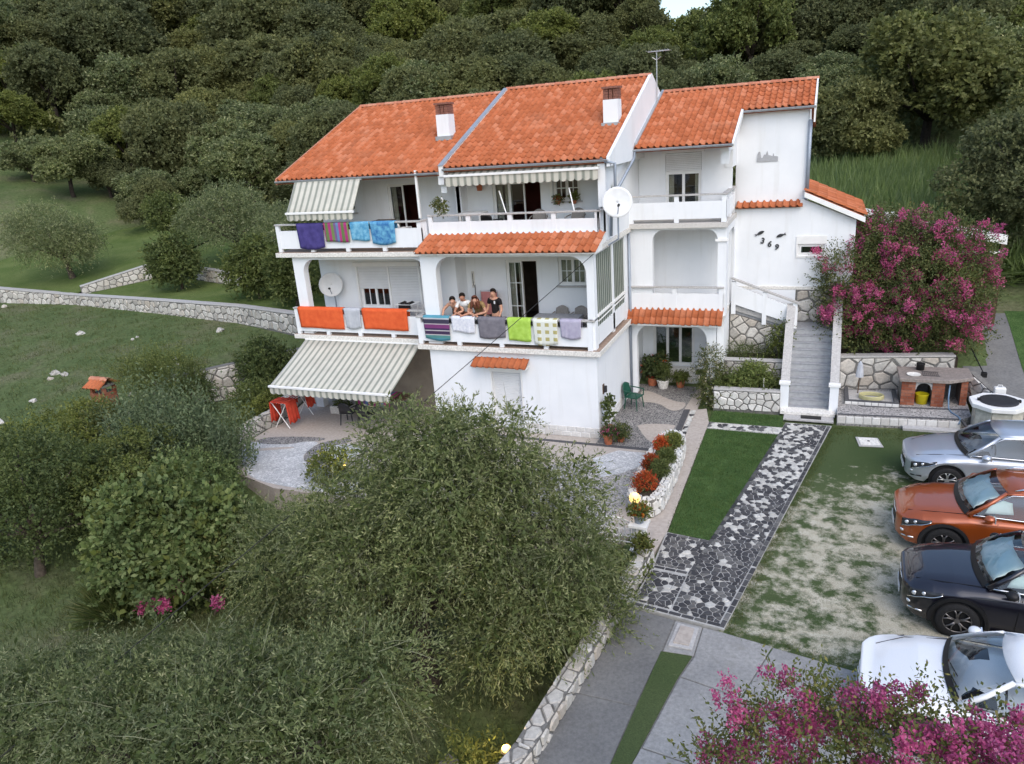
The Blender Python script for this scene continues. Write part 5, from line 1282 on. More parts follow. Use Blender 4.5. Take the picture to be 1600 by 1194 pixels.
towel('flat orange cloth over the left end of the middle balcony rail', .10, 1.98, YL_, ZL_, 3.05, 'towel_orange', 2, .010)
towel('pale grey towel between the two orange cloths', 2.03, 2.68, YL_, ZL_, 3.1, 'towel_grey', 3)
towel('wrinkled orange cloth to the right of the pale grey towel', 2.74, 4.50, YL_, ZL_, 3.08, 'towel_orange', 6, .022)
YU_, ZU_ = .52, 6.62
towel('deep purple towel on the top balcony rail', .58, 1.66, YU_, ZU_, 5.82, 'towel_purple', 3)
towel('pink green and blue patterned towel on the top balcony rail', 1.69, 2.66, YU_, ZU_, 6.02, 'towel_multi', 3)
towel('light blue towel on the top balcony rail', 2.71, 3.44, YU_, ZU_, 6.05, 'towel_blue', 3)
towel('blue and turquoise towel nearest the post on the top balcony rail', 3.48, 4.40, YU_, ZU_, 5.94, 'towel_blue_deep', 3)
def pegs(xs, y, z, label):
    t = thing('clothes_peg', label, 'clothes pegs', (xs[0], y, z))
    for x in xs: bx('peg', 'black', t, x-.025, x+.025, y-.05, y, z-.10, z-.03)
for x in (6.38, 7.27, 8.27, 9.09, 9.935, 10.70): 
    o = MB().box(x-.03, x+.03, YR_-.045, YR_+.04, ZR_-.17, ZR_-.10).build('clothes_peg', 'black', None, loc=(x, YR_, ZR_-.17)); tag(o, 'small black clip on the middle balcony rail between towels', 'clip', 'black clips on the balcony rail')

# ------------------------------------------------------------------ balcony and terrace furniture
def chair(label, loc, rz, mat, group=None, arms=True, name='garden_chair'):
    t = thing(name, label, 'chair', loc, rz, group, True)
    L_ = lambda mb, nm, **k: mb.build(nm, mat, t, **k)
    L_(MB().box(-.24, .24, -.23, .23, .40, .44), 'seat', bevel=.015)
    A = [(-.23+.46*i/8, .21+.03*math.sin(i/8*math.pi), .44) for i in range(9)]; B = [(-.20+.40*i/8, .30+.05*math.sin(i/8*math.pi), .78+.08*math.sin(i/8*math.pi)) for i in range(9)]
    L_(MB().patch(A, B, 4), 'backrest', smooth=True, solid=.025)
    for sx in (-1, 1):
        for sy in (-1, 1): L_(MB().tube([(sx*.20, sy*.19, .41), (sx*.24, sy*.24, 0)], [.022, .018], 6), 'leg')
        if arms: L_(MB().tube([(sx*.25, -.22, .41), (sx*.27, -.22, .62), (sx*.27, .0, .64), (sx*.24, .26, .66)], .022, 6), 'armrest')
    return t
chair('green plastic armchair by the side wall of the house', (11.42, 2.75, .005), R(75), 'plastic_green')
F1z = 2.806
chair('round-backed grey wicker chair next to the standing man', (8.52, .62, F1z), R(185), 'wicker')
chair('grey wicker chair behind the table, nearer the glass door', (9.35, 1.62, F1z), R(0), 'wicker')
chair('grey wicker chair behind the table, nearer the blind', (9.98, 1.62, F1z), R(0), 'wicker')
chair('dark chair pushed in at the front of the balcony table, left one', (9.05, .42, F1z), R(180), 'dark_metal')
chair('dark chair pushed in at the front of the balcony table, right one', (9.70, .42, F1z), R(180), 'dark_metal')
TB = thing('balcony_table', 'balcony table under a grey cloth on the middle floor', 'table', (9.5, 1.0, F1z))
for x in (8.9, 10.1):
    for y in (.75, 1.2): bx('leg', 'white_plastic', TB, x-.03, x+.03, y-.03, y+.03, F1z, F1z+.70)
bx('table_top', 'white_plastic', TB, 8.8, 10.2, .68, 1.28, F1z+.70, F1z+.73)
tc = MB().box(8.77, 10.23, .65, 1.31, F1z+.735, F1z+.745); 
for (xa, ya, xb, yb) in ((8.76, .64, 10.24, .64), (10.24, .64, 10.24, 1.32), (10.24, 1.32, 8.76, 1.32), (8.76, 1.32, 8.76, .64)):
    tc.patch([(xa+(xb-xa)*i/14, ya+(yb-ya)*i/14, F1z+.744) for i in range(15)], [(xa+(xb-xa)*i/14+.02*math.sin(i*1.6), ya+(yb-ya)*i/14+.02*math.cos(i*1.9), F1z+.50-.03*math.sin(i*.9)) for i in range(15)], 2)
o = tc.build('tablecloth', 'tablecloth', None, loc=(9.5, 1, F1z+.5), flipfix=False); tag(o, 'grey patterned cloth hanging over the balcony table', 'tablecloth')
lg = thing('sun_lounger', 'folded pink sun lounger leaning against the balcony wall', 'sun lounger', (6.95, 1.75, F1z))
MB().box(6.62, 7.18, 1.72, 1.76, F1z+.55, F1z+1.32).build('fabric', 'pink_fabric', lg, bevel=.01); MB().tube([(6.6, 1.74, F1z), (6.6, 1.74, F1z+1.36), (7.2, 1.74, F1z+1.36), (7.2, 1.74, F1z)], .016, 6).build('frame', 'alu', lg)
bb = thing('dark_cabinet', 'low black cabinet behind the leaning people', 'cabinet', (6.1, 1.0, F1z)); MB().box(5.98, 6.45, .8, 1.22, F1z, F1z+.98).build('cabinet_body', 'black', bb, bevel=.01); bx('cabinet_top', 'alu', bb, 5.96, 6.47, .78, 1.23, F1z+.985, F1z+1.01)
br = thing('broom', 'dark broom handle leaning in the balcony corner', 'broom', (6.4, 1.8, F1z)); MB().tube([(6.5, 1.5, F1z+.02), (6.32, 1.95, F1z+1.5)], .014, 6).build('handle', 'black', br)
th = thing('wall_thermometer', 'long narrow thermometer on the balcony wall', 'thermometer', (6.25, 1.99, 4.2)); MB().box(6.20, 6.31, 1.97, 1.995, 4.2, 4.75).build('plate', 'slab_edge', th, bevel=.02); bx('tube', 'dark_metal', th, 6.245, 6.265, 1.96, 1.97, 4.28, 4.68)
dr = thing('drying_rack', 'small white drying rack with dark laundry on the left middle balcony', 'drying rack', (3.9, 1.6, 2.8))
g = MB()
for sx in (3.55, 4.15): g.tube([(sx, 1.35, 2.81), (sx, 1.85, 3.72)], .014, 5).tube([(sx, 1.85, 2.81), (sx, 1.35, 3.72)], .014, 5)
for i in range(7): g.tube([(3.5, 1.33+i*.09, 3.72), (4.2, 1.33+i*.09, 3.72)], .010, 4)
g.build('frame', 'trim', dr)
o = MB().patch([(3.6+.06*i, 1.42, 3.74+.02*math.sin(i*2)) for i in range(9)], [(3.6+.06*i, 1.75, 3.73+.03*math.sin(i*1.3)) for i in range(9)], 3).patch([(3.6+.06*i, 1.42, 3.74) for i in range(9)], [(3.6+.06*i, 1.40, 3.45) for i in range(9)], 2).build('laundry', 'cloth_black', None, smooth=True, solid=.012, loc=(3.8, 1.5, 3.4)); tag(o, 'dark laundry lying over the small drying rack', 'laundry')
# top balconies
T2 = 5.812
chair('pale rounded chair in front of the top right window', (9.9, 2.0, T2), R(0), 'wicker'); chair('pale rounded chair beside the open top right door', (8.7, 2.0, T2), R(15), 'wicker')
chair('black chair by the top right door', (7.2, 1.75, T2), R(170), 'black')
tt = thing('top_table', 'white table at the left of the top right balcony', 'table', (6.5, 1.8, T2)); bx('table_top', 'white_plastic', tt, 6.15, 6.95, 1.5, 2.1, T2+.84, T2+.88)
for x in (6.2, 6.9):
    for y in (1.55, 2.05): bx('leg', 'white_plastic', tt, x-.025, x+.025, y-.025, y+.025, T2, T2+.84)
chair('dark brown chair on the top left balcony', (2.5, 1.6, 5.67), R(180), 'wood_dark'); 
t3 = thing('top_table', 'dark wooden table on the top left balcony', 'table', (3.1, 1.8, 5.67)); bx('table_top', 'wood_dark', t3, 2.8, 3.5, 1.5, 2.1, 6.48, 6.52)
for x in (2.85, 3.45):
    for y in (1.55, 2.05): bx('leg', 'wood_dark', t3, x-.025, x+.025, y-.025, y+.025, 5.672, 6.48)
chair('white plastic chair on the top left balcony', (4.0, 1.5, 5.67), R(170), 'white_plastic')
def stay(label, a, b_):
    t = thing('railing_stay', label, 'stay', a); MB().tube([a, b_], .02, 6).build('rod', 'trim', t)
stay('slanting white rod left of the partition on the top balcony', (6.05, .98, 6.70), (5.75, 1.25, 7.25)); stay('slanting white rod at the middle of the top right balcony', (8.05, .98, 6.70), (7.75, 1.25, 7.35)); stay('slanting white rod near the right end of the top right balcony', (10.2, .98, 6.70), (9.98, 1.25, 7.35))
o = thing('hanging_pot', 'small red-brown flower pot hung on the top right balcony wall', 'flower pot', (6.45, 2.7, 7.3)); MB().lathe([(.08, 0), (.11, .2), (.12, .21)], (6.45, 2.66, 7.28), 12).build('pot', 'terracotta', o); bx('hook', 'black', o, 6.43, 6.47, 2.66, 2.80, 7.46, 7.49)
# lower terrace: clothes horse with red cloths, table set, trough
ch = thing('clothes_horse', 'folding white clothes horse on the lower terrace under the awning', 'clothes horse', (.2, -1.0, .01))
g = MB()
for sy in (-1.5, -.2):
    g.tube([(-.05, sy, .02), (.55, sy, .92)], .016, 5).tube([(.55, sy, .02), (-.05, sy, .92)], .016, 5)
for i in range(6): g.tube([(-.05+i*.12, -1.55, .93), (-.05+i*.12, -.15, .93)], .010, 4)
g.build('frame', 'trim', ch)
def drape(label, x0, x1, y0, y1, z, drop, mat):
    mb = MB(); k = 10
    top = [[(x0+(x1-x0)*i/k, y0+(y1-y0)*j/4, z+.012*math.sin(i*1.7+j)) for i in range(k+1)] for j in range(5)]
    for j in range(4): mb.patch(top[j], top[j+1], 1)
    for side in (0, 1):
        xx = x1 if side else x0; sg = 1 if side else -1
        A = [(xx, y0+(y1-y0)*j/12, z) for j in range(13)]; B = [(xx+sg*.05+.025*math.sin(j*1.7), y0+(y1-y0)*j/12, z-drop+.05*math.sin(j*.8)) for j in range(13)]
        mb.patch(A, B, 4)
    o = mb.build('red_cloth', mat, None, smooth=True, solid=.01, loc=((x0+x1)/2, (y0+y1)/2, z-drop), flipfix=False); return tag(o, label, 'cloth')
drape('red cloth over the near end of the clothes horse', -.08, .60, -1.58, -1.05, .96, .75, 'towel_red'); drape('red cloth over the far end of the clothes horse', -.08, .60, -.55, -.12, .96, .55, 'towel_red')
tr_ = thing('stone_trough', 'small pale stone trough with plants on the lower terrace', 'planter', (1.55, .3, .005)); MB().box(1.1, 1.95, .05, .5, .005, .30).build('trough', 'slab_edge', tr_, bevel=.03); bx('soil', 'bed_soil', tr_, 1.16, 1.89, .11, .44, .295, .306)
dt = thing('terrace_table', 'terrace table under the awning with a red patterned cloth', 'table', (3.3, .3, .0))
for x in (2.5, 4.1):
    for y in (.0, .6): bx('leg', 'dark_metal', dt, x-.025, x+.025, y-.025, y+.025, 0, .72)
bx('table_top', 'wood_dark', dt, 2.4, 4.2, -.1, .7, .72, .75)
o = MB().box(2.38, 3.75, -.13, .72, .753, .768).patch([(2.38+.137*i, -.135, .766) for i in range(11)], [(2.38+.137*i, -.15+.015*math.sin(i*2), .52) for i in range(11)], 2).build('red_cloth', 'towel_multi', None, loc=(3.1, .3, .52)); tag(o, 'red patterned cloth on the terrace table', 'tablecloth')
chair('dark metal chair in front of the terrace table, left one', (2.35, -.55, .0), R(185), 'dark_metal'); chair('dark metal chair in front of the terrace table, right one', (3.1, -.6, .0), R(175), 'dark_metal')
rb = thing('red_reel', 'round dark red reel on the wall beside the lower awning', 'reel', (5.2, 1.75, 1.2)); MB().tube([(5.15, 1.7, 1.45), (5.15, 1.9, 1.45)], .2, 16).build('drum', 'red_paint', rb); MB().tube([(5.15, 1.66, 1.45), (5.15, 1.7, 1.45)], .07, 10).build('hub', 'black', rb)

# ------------------------------------------------------------------ people on the middle balcony
def skinned(name, mat, joints, edges, parent, loc, sub=2, root=0):
    me = bpy.data.meshes.new(name); o0 = Vector(loc)
    me.from_pydata([Vector(j[:3]) for j in joints], edges, [])
    o = bpy.data.objects.new(name, me); COL.objects.link(o)
    me.materials.append(MATS[mat])
    sk = o.modifiers.new('skin', 'SKIN'); sk.use_smooth_shade = True
    if not me.skin_vertices: me.skin_vertices.new(name='')
    for i, j in enumerate(joints):
        d = me.skin_vertices[0].data[i]; d.radius = (j[3], j[4] if len(j) > 4 else j[3]); d.use_root = (i == root)
    s_ = o.modifiers.new('sub', 'SUBSURF'); s_.levels = sub; s_.render_levels = sub
    if parent: o.parent = parent
    return o
def person(label, loc, rz, pose, top, bottom, skin='skin', hair='hair_dark', long_hair=False, emblem=False):
    """pose: dict with torso lean (deg), head pitch, arm targets; local frame faces -y, feet at z=0"""
    t = thing('person', label, 'person', loc, rz, None, True)
    ln = R(pose.get('lean', 0)); hip = Vector((0, .0, .90)); 
    def up_(d): return hip+Vector((0, -math.sin(ln)*d, math.cos(ln)*d))
    waist, chest, neck = up_(.16), up_(.38), up_(.56)
    hp = R(pose.get('head', 10))+ln*.55
    hd = neck+Vector((0, -math.sin(hp)*.10, math.cos(hp)*.10)); crown = neck+Vector((0, -math.sin(hp)*.22, math.cos(hp)*.22))
    sh = [up_(.50)+Vector((s*.19, 0, 0)) for s in (-1, 1)]
    J = [(*hip, .13, .10), (*waist, .125, .09), (*chest, .15, .10), (*up_(.50), .12, .085), (*neck, .052), (*hd, .085, .09), (*crown, .062, .07)]
    E_ = [(0, 1), (1, 2), (2, 3), (3, 4), (4, 5), (5, 6)]
    def add(p, parent_i, *r_): J.append((*p, *r_)); E_.append((parent_i, len(J)-1)); return len(J)-1
    hands = []; arms = []
    for k, s in enumerate((-1, 1)):
        a = add(sh[k], 3, .062); el = Vector(pose['elbow'][k]); ha = Vector(pose['hand'][k])
        b_ = add(el, a, .043); c_ = add(ha, b_, .030); arms.append((sh[k], el, ha)); hands.append((el, ha))
        d_ = (ha-el).normalized(); e_ = add(ha+d_*.05, c_, .034, .02); 
        w = d_.orthogonal().normalized()
        sd_ = d_.cross(Vector((0, 0, 1))); sd_ = sd_.normalized() if sd_.length > .1 else Vector((1, 0, 0))
        for q, (off, L) in enumerate(((-.03, .075), (-.01, .09), (.01, .085), (.03, .065))):
            f1 = add(ha+d_*(.085)+sd_*off, e_, .0095); f2 = add(ha+d_*(.085+L*.5)+sd_*off-Vector((0, 0, .012)), f1, .009); add(ha+d_*(.08+L*.85)+sd_*off-Vector((0, 0, .035)), f2, .008)
        th1 = add(ha+d_*.04-sd_*.045*s, e_, .011); add(ha+d_*.08-sd_*.06*s, th1, .009)
    for s in (-1, 1):
        a = add(hip+Vector((s*.09, 0, -.06)), 0, .095); b_ = add((s*.10, -.02, .48), a, .062); c_ = add((s*.11, .03, .09), b_, .042); add((s*.12, -.10, .04), c_, .035, .03)
    skinned('body', skin, J, E_, t, loc)
    # face, hair
    hc = (hd+crown)/2+Vector((0, 0, .005)); fwd = Vector((0, -math.cos(hp), -math.sin(hp)))
    MB().tube([hc+fwd*.075+Vector((0, 0, .01)), hc+fwd*.112-Vector((0, 0, .022))], [.010, .017], 6).build('nose', skin, t, smooth=True)
    for s in (-1, 1): MB().ball(hc+fwd*.082+Vector((s*.033, 0, .012)), .012, .008, .008, 8, 6).build('eye', 'hair_dark', t); MB().ball(hc+Vector((s*.088, 0, -.005)), .012, .02, .03, 8, 6).build('ear', skin, t, smooth=True)
    MB().tube([hc+fwd*.086+Vector((-.022, 0, -.052)), hc+fwd*.092+Vector((0, 0, -.054)), hc+fwd*.086+Vector((.022, 0, -.052))], .006, 5).build('mouth', 'skin_tan', t)
    mb = MB(); c0 = hc-fwd*.022+Vector((0, 0, .03)); vs = []; fs = []; n_ = 16; rows = 7
    for j in range(rows+1):
        for k in range(n_):
            az = 2*math.pi*k/n_; back = -math.sin(az)
            el = math.pi/2*(1-j/rows*(1.25 if back < .1 else .62))
            r_ = .102*(1+.04*math.sin(k*5+j*3)); drop = max(0, -el)*.05
            z = math.sin(el)*.105-(drop if back < .3 else 0)
            vs.append(c0+Vector((math.cos(az)*math.cos(el)*r_, math.sin(az)*math.cos(el)*r_*1.12, z)))
    for j in range(rows):
        for k in range(n_): fs.append((j*n_+k, j*n_+(k+1) % n_, (j+1)*n_+(k+1) % n_, (j+1)*n_+k))
    fs.append(tuple(range(n_))); mb.add(vs, fs).build('hair', hair, t, smooth=True)
    if long_hair:
        side = []
        for s in (-1, 0, 1):
            p0 = hc+Vector((s*.07, .05, .03)); p1 = p0+Vector((s*.03, -.02, -.14)); p2 = p1+Vector((s*.02, -.07, -.16))
            MB().tube([p0, p1, p2], [.05, .06, .025], 8).build('hair_lock', hair, t, smooth=True)
    # clothes follow the same joints, a little larger
    if top:
        j2 = [(*hip, .142, .108), (*waist, .137, .10), (*chest, .162, .112), (*up_(.50), .128, .095), (*up_(.545), .07)]
        e2 = [(0, 1), (1, 2), (2, 3), (3, 4)]
        for k in range(2):
            s0, e0, _ = arms[k]; j2.append((*s0, .078)); e2.append((3, len(j2)-1)); j2.append((*(s0+(e0-s0)*.62), .060)); e2.append((len(j2)-2, len(j2)-1))
        skinned('shirt', top, j2, e2, t, loc)
    j3 = [(*(hip+Vector((0, 0, .06))), .145, .112)]; e3 = []
    for s in (-1, 1):
        j3.append((*(hip+Vector((s*.09, 0, -.06))), .108)); e3.append((0, len(j3)-1)); j3.append((s*.10, -.02, .52, .080)); e3.append((len(j3)-2, len(j3)-1))
    skinned('trousers', bottom, j3, e3, t, loc)
    if emblem: MB().box(.05, .10, -.128, -.120, 1.28, 1.37).build('emblem', 'cloth_white', t)
    return t
# local frame: faces -y (towards the rail); rail top is 0.93 above the floor, y is metres behind the rail
person('man in a black T-shirt standing upright and looking down beside the leaning group', (7.72, .36, F1z), R(-14), dict(lean=2, head=24, elbow=[(-.26, -.04, 1.12), (.27, -.04, 1.10)], hand=[(-.26, -.18, .96), (.27, -.16, .95)]), 'cloth_black', 'cloth_black', 'skin', emblem=True)
person('man in a white T-shirt leaning on the balcony rail with crossed forearms', (6.72, .52, F1z), 0, dict(lean=34, head=18, elbow=[(-.30, -.42, 1.02), (.30, -.42, 1.02)], hand=[(-.05, -.56, .99), (.12, -.58, .985)]), 'cloth_white', 'cloth_black', 'skin_tan')
person('bare-chested man bending forward over the balcony rail at the left', (6.32, .60, F1z), R(8), dict(lean=46, head=30, elbow=[(-.36, -.40, 1.08), (.30, -.44, 1.04)], hand=[(-.34, -.56, .96), (.10, -.58, .985)]), None, 'cloth_red', 'skin')
person('woman with long red-brown hair leaning on her arms over the grey towel', (7.08, .56, F1z), R(10), dict(lean=40, head=34, elbow=[(-.26, -.44, 1.02), (.32, -.42, 1.02)], hand=[(-.02, -.60, .985), (.06, -.62, 1.0)]), 'cloth_ochre', 'cloth_black', 'skin', 'hair_red', True)
# ------------------------------------------------------------------ cars
def make_car(label, loc, rz, paint_, L=4.38, Wd=1.84, Hh=1.60, hood=.98, belt=1.04, nose=.80, suv=True, shade=None, rim='rim', rails=False, chrome_trim=True):
    """local frame: +x forward, +y left; wheels on z=0"""
    t = thing('parked_car', label, 'car', loc, rz, 'cars parked in a row', True)
    w2 = Wd/2; xf, xr = L/2, -L/2; fa, ra = xf-.86, xr+.86; Rw = .345 if suv else .325; Ra = Rw+.075
    def interp(x, xs, ys): return float(np.interp(x, xs, ys))
    cowl = xf-1.28
    ztop = lambda x: interp(x, [xr, xr+.08, xr+.25, -1, cowl-.15, cowl+.02, cowl+.5, xf-.32, xf-.12, xf-.02, xf], [.70, .92, belt-.02, belt, belt-.02, hood+.045, hood+.01, nose+.10, nose+.02, nose-.08, nose-.20])
    zsh = lambda x: ztop(x)-interp(x, [xr, -1, cowl, xf-.5, xf], [.06, .05, .07, .10, .06])
    plan = lambda x: w2*interp(x, [xr, xr+.1, xr+.35, -.8, fa, xf-.45, xf-.22, xf-.08, xf], [.72, .87, .96, 1, .995, .94, .83, .68, .50])
    xs = sorted(set(list(np.linspace(xr, xf, 45)) + [a+Ra*math.cos(q) for a in (fa, ra) for q in np.linspace(0, math.pi, 17)] + [xf-.03, xf-.06, xf-.15, xr+.03, xr+.06]))
    rows = []
    for x in xs:
        zb = interp(x, [xr, xr+.15, xf-.2, xf], [.36, .23, .21, .30])
        for a in (fa, ra):
            if abs(x-a) < Ra: zb = max(zb, Rw+math.sqrt(max(Ra*Ra-(x-a)**2, 0)))
        y = plan(x); zt = ztop(x); zs = zsh(x)
        z_ = [zb, zb+.03, max(.46, zb+.04), max(.62, zb+.05), max(.76, zb+.06), zs-.05, zs, zt-.012, zt+.008, zt+.016]
        y_ = [y*.94, y*.985, y*.985, y*.99, y, y*.985, y*.945, y*.80, y*.42, 0]
        for i in range(1, 10): z_[i] = max(z_[i], z_[i-1]+.002)
        rows.append([(x, y_[i], z_[i]) for i in range(10)])
    mb = MB(); n_ = 10
    for s in (1, -1):
        vs = [(p[0], p[1]*s, p[2]) for r_ in rows for p in r_]; fs = []
        for i in range(len(rows)-1):
            for k in range(n_-1): fs.append((i*n_+k, i*n_+k+1, (i+1)*n_+k+1, (i+1)*n_+k))
        mb.add(vs, fs)
    mb.add([p for p in rows[-1]]+[(p[0], -p[1], p[2]) for p in rows[-1]], [tuple(range(10))+tuple(range(18, 9, -1))])
    mb.add([p for p in rows[0]]+[(p[0], -p[1], p[2]) for p in rows[0]], [tuple(range(10))+tuple(range(18, 9, -1))])
    me_o = mb.build('body', paint_, t, smooth=True)
    bm = bmesh.new(); bm.from_mesh(me_o.data); bmesh.ops.remove_doubles(bm, verts=bm.verts, dist=.0005); bmesh.ops.recalc_face_normals(bm, faces=bm.faces); bm.to_mesh(me_o.data); bm.free()
    me_o.data.polygons.foreach_set('use_smooth', [True]*len(me_o.data.polygons))
    MB().box(xr+.15, xf-.25, -w2*.72, w2*.72, .20, .62).build('underbody', 'black', t)
    for a in (fa, ra):
        for s in (-1, 1): MB().tube([(a, s*(w2-.42), Rw), (a, s*(w2-.06), Rw)], Ra-.012, 20).build('wheel_well', 'black', t)
        if suv:
            for s in (-1, 1):
                arc_o = [(a+(Ra+.05)*math.cos(q), Rw+(Ra+.05)*math.sin(q)) for q in np.linspace(-.15, math.pi+.15, 20)]; arc_i = [(a+(Ra-.01)*math.cos(q), Rw+(Ra-.01)*math.sin(q)) for q in np.linspace(math.pi+.15, -.15, 20)]
                MB().prism(arc_o+arc_i, 'y', s*(w2-.10), s*(w2+.004)).build('arch_trim', 'black' if paint_ != 'paint_orange' else 'tyre', t)
    # shut lines
    for x in (cowl-.42, cowl-1.5):
        for s in (-1, 1): MB().tube([(x, s*(w2*.995), .36), (x-.02, s*(w2*1.0), .72), (x-.05, s*(w2*.957), zsh(x))], .006, 4).build('shut_line', 'black', t)
    for s in (-1, 1): MB().tube([(cowl+.05, s*w2*.80, ztop(cowl)+.002), (xf-.6, s*w2*.72, ztop(xf-.6)+.004), (xf-.20, s*w2*.55, ztop(xf-.2)+.004)], .006, 4).build('shut_line', 'black', t)
    # greenhouse
    xw0, xw1 = cowl+.12, cowl-.62; xrr = xr+(.42 if suv else .75); zr = Hh
    N_ = 13; tt_ = [(-1+2*i/(N_-1)) for i in range(N_)]
    C0 = [(xw0+.10*(1-u*u)-.03, u*w2*.80, ztop(cowl)+.0+.02*(1-u*u)) for u in tt_]
    R0 = [(xw1+.10*(1-u*u), u*w2*.615, zr-.06+.045*(1-u*u)) for u in tt_]
    mixp = lambda A, B, q: [tuple(Vector(a)*(1-q)+Vector(b_)*q) for a, b_ in zip(A, B)]
    bl_ = lambda q: (.05*4*q*(1-q), 0, .05*4*q*(1-q))
    def surf(A, B, q0, q1, nv):
        rows_ = []
        for j in range(nv+1):
            q = q0+(q1-q0)*j/nv; rows_.append([tuple(Vector(p)+Vector(bl_(q))) for p in mixp(A, B, q)])
        mb = MB()
        for j in range(nv): mb.patch(rows_[j], rows_[j+1], 1)
        return mb
    surf(C0, R0, 0, .13, 2).build('cowl', 'black', t, smooth=True)
    ws = surf(C0, R0, .13, 1, 6).build('windscreen', 'glass', t, smooth=True)
    for s in (-1, 1): MB().tube([(xw0+.02, s*.15-.1, ztop(cowl)+.045), (xw0-.10, s*.15+.42, ztop(cowl)+.10)], .009, 5).build('wiper', 'black', t)
    B1 = [(xrr+.05*(1-u*u), u*w2*.60, zr-.09+.045*(1-u*u)) for u in tt_]
    rowsr = [mixp(R0, B1, q) for q in np.linspace(0, 1, 7)]; mb = MB()
    for j in range(6): mb.patch([(p[0], p[1], p[2]+.05*math.sin(math.pi*j/6)) for p in rowsr[j]], [(p[0], p[1], p[2]+.05*math.sin(math.pi*(j+1)/6)) for p in rowsr[j+1]], 1)
    mb.build('roof', paint_, t, smooth=True, solid=.02)
    D1 = [(xr+.14, u*w2*.78, belt-.02) for u in tt_]
    MB().patch(B1, D1, 5, (-.05, 0, .04)).build('rear_window', 'glass', t, smooth=True)
    MB().patch(D1, [(xr+.06, p[1], .75) for p in D1], 3).build('tailgate', paint_, t, smooth=True)
    K = 15
    for s in (-1, 1):
        zb_ = belt-.01
        bot = []; top = []
        x0, x1 = xw0-.10, xr+.18
        for i in range(K):
            q = i/(K-1); x = x0+(x1-x0)*q
            bot.append((x, s*w2*interp(x, [xr, -.9, cowl], [.80, .925, .84]), zb_))
            xt = (xw1+.02)+(xrr+.03-(xw1+.02))*q
            top.append((xt, s*w2*.62, zr-.075+.05*math.sin(math.pi*q)))
        bul = (0, s*.035, 0)
        def gp(i, q): return Vector(bot[i])*(1-q)+Vector(top[i])*q+Vector(bul)*4*q*(1-q)
        MB().patch([gp(i, .06) for i in range(K)], [gp(i, .93) for i in range(K)], 5).build('side_window', 'glass', t, smooth=True)
        MB().tube([gp(0, 0), gp(0, .5), gp(0, 1)], [.05, .04, .038], 8).build('pillar', paint_, t, smooth=True)
        MB().tube([gp(i, .97) for i in range(K)], .030, 8).build('pillar', paint_, t, smooth=True)
        MB().tube([gp(K-1, 0), gp(K-1, .5), gp(K-1, 1)], .075, 8).build('pillar', paint_, t, smooth=True); MB().tube([gp(6, 0), gp(7, .98)], .035, 6).build('pillar', 'black', t); MB().tube([gp(11, 0), gp(11, .98)], .030, 6).build('pillar', 'black', t)
        MB().tube([gp(i, 0)+Vector((0, s*.01, .012)) for i in range(K)], .018, 6).build('window_trim', 'chrome' if chrome_trim else 'black', t, smooth=True)
        if chrome_trim: MB().tube([gp(0, .30)]+[gp(i, .91)+Vector((0, s*.012, .012)) for i in range(1, K)], .012, 6).build('window_trim', 'chrome', t, smooth=True)
        if rails: MB().tube([gp(1, 1)+Vector((0, -s*.05, .03)), gp(2, 1)+Vector((0, -s*.05, .075)), gp(6, 1)+Vector((0, -s*.05, .085)), gp(12, 1)+Vector((0, -s*.05, .075)), gp(13, 1)+Vector((0, -s*.05, .02))], .020, 8).build('roof_rail', 'chrome', t, smooth=True)
        # mirror
        mx_, my_ = cowl-.30, s*(w2+.07)
        mr = MB().ball((mx_, my_, belt+.055), .10, .105, .075, 12, 8).build('mirror', paint_ if paint_ != 'paint_navy' else 'black', t, smooth=True); MB().tube([(mx_+.01, s*(w2*.90), belt+.0), (mx_, my_, belt+.03)], .03, 6).build('mirror_stalk', 'black', mr); MB().box(mx_-.095, mx_-.075, my_-.08, my_+.08, belt+.0, belt+.10).build('mirror_glass', 'lamp_glass', mr)
        MB().tube([(cowl-.85, s*(w2*1.0+.012), .80), (cowl-1.05, s*(w2*1.0+.012), .80)], .016, 6).build('door_handle', paint_, t)
        # headlamp follows the front corner
        K2 = 12; L0, L1, L2 = [], [], []
        for q in np.linspace(0, 1, K2):
            x = xf-.10-.52*q; pl_ = plan(x); zs = zsh(x); h_ = .135*(1-q)**.7+.006
            L0.append((x+.012, s*(pl_*.99+.014), zs-.05-h_)); L1.append((x+.012, s*(pl_*.988+.02), zs-.05-h_*.45)); L2.append((x+.008, s*(pl_*.962+.018), zs-.012))
        hlm = MB().patch(L0, L1, 2).patch(L1, L2, 2).build('headlight', 'lamp_housing', t, smooth=True, solid=.008)
        for k, r_ in ((2, .045), (5, .036)):
            c_ = (Vector(L0[k])+Vector(L2[k]))/2; MB().ball(c_, r_*1.2, r_*.7, r_, 12, 8).build('lamp', 'lamp_glass', hlm, smooth=True)
        MB().tube([tuple(Vector(L0[k])+Vector((.006, s*.008, .006))) for k in range(0, K2)], .010, 6).build('light_bar', 'chrome', hlm, smooth=True)
        fx_ = xf-.12; MB().ball((fx_, s*plan(fx_)*.90, .44), .05, .08, .045, 10, 8).build('fog_lamp', 'lamp_glass', t, smooth=True)
        MB().tube([(xf-.02, s*w2*.42, .30), (xf-.12, s*plan(xf-.12)*.97, .32), (xf-.32, s*plan(xf-.32)*.99, .36)], .022, 6).build('bumper_trim', 'chrome' if suv else 'black', t, smooth=True)
        MB().tube([(fa-.5, s*(w2+.0), .27), (ra+.5, s*(w2+.0), .27)], .03, 6).build('sill_trim', 'black', t)
    gxs = [-.9, -.5, 0, .5, .9]
    g1 = [(xf+.004-.05*u*u, u*w2*.48, nose-.15) for u in gxs]; g2 = [(xf+.002-.05*u*u, u*w2*.44, .42) for u in gxs]
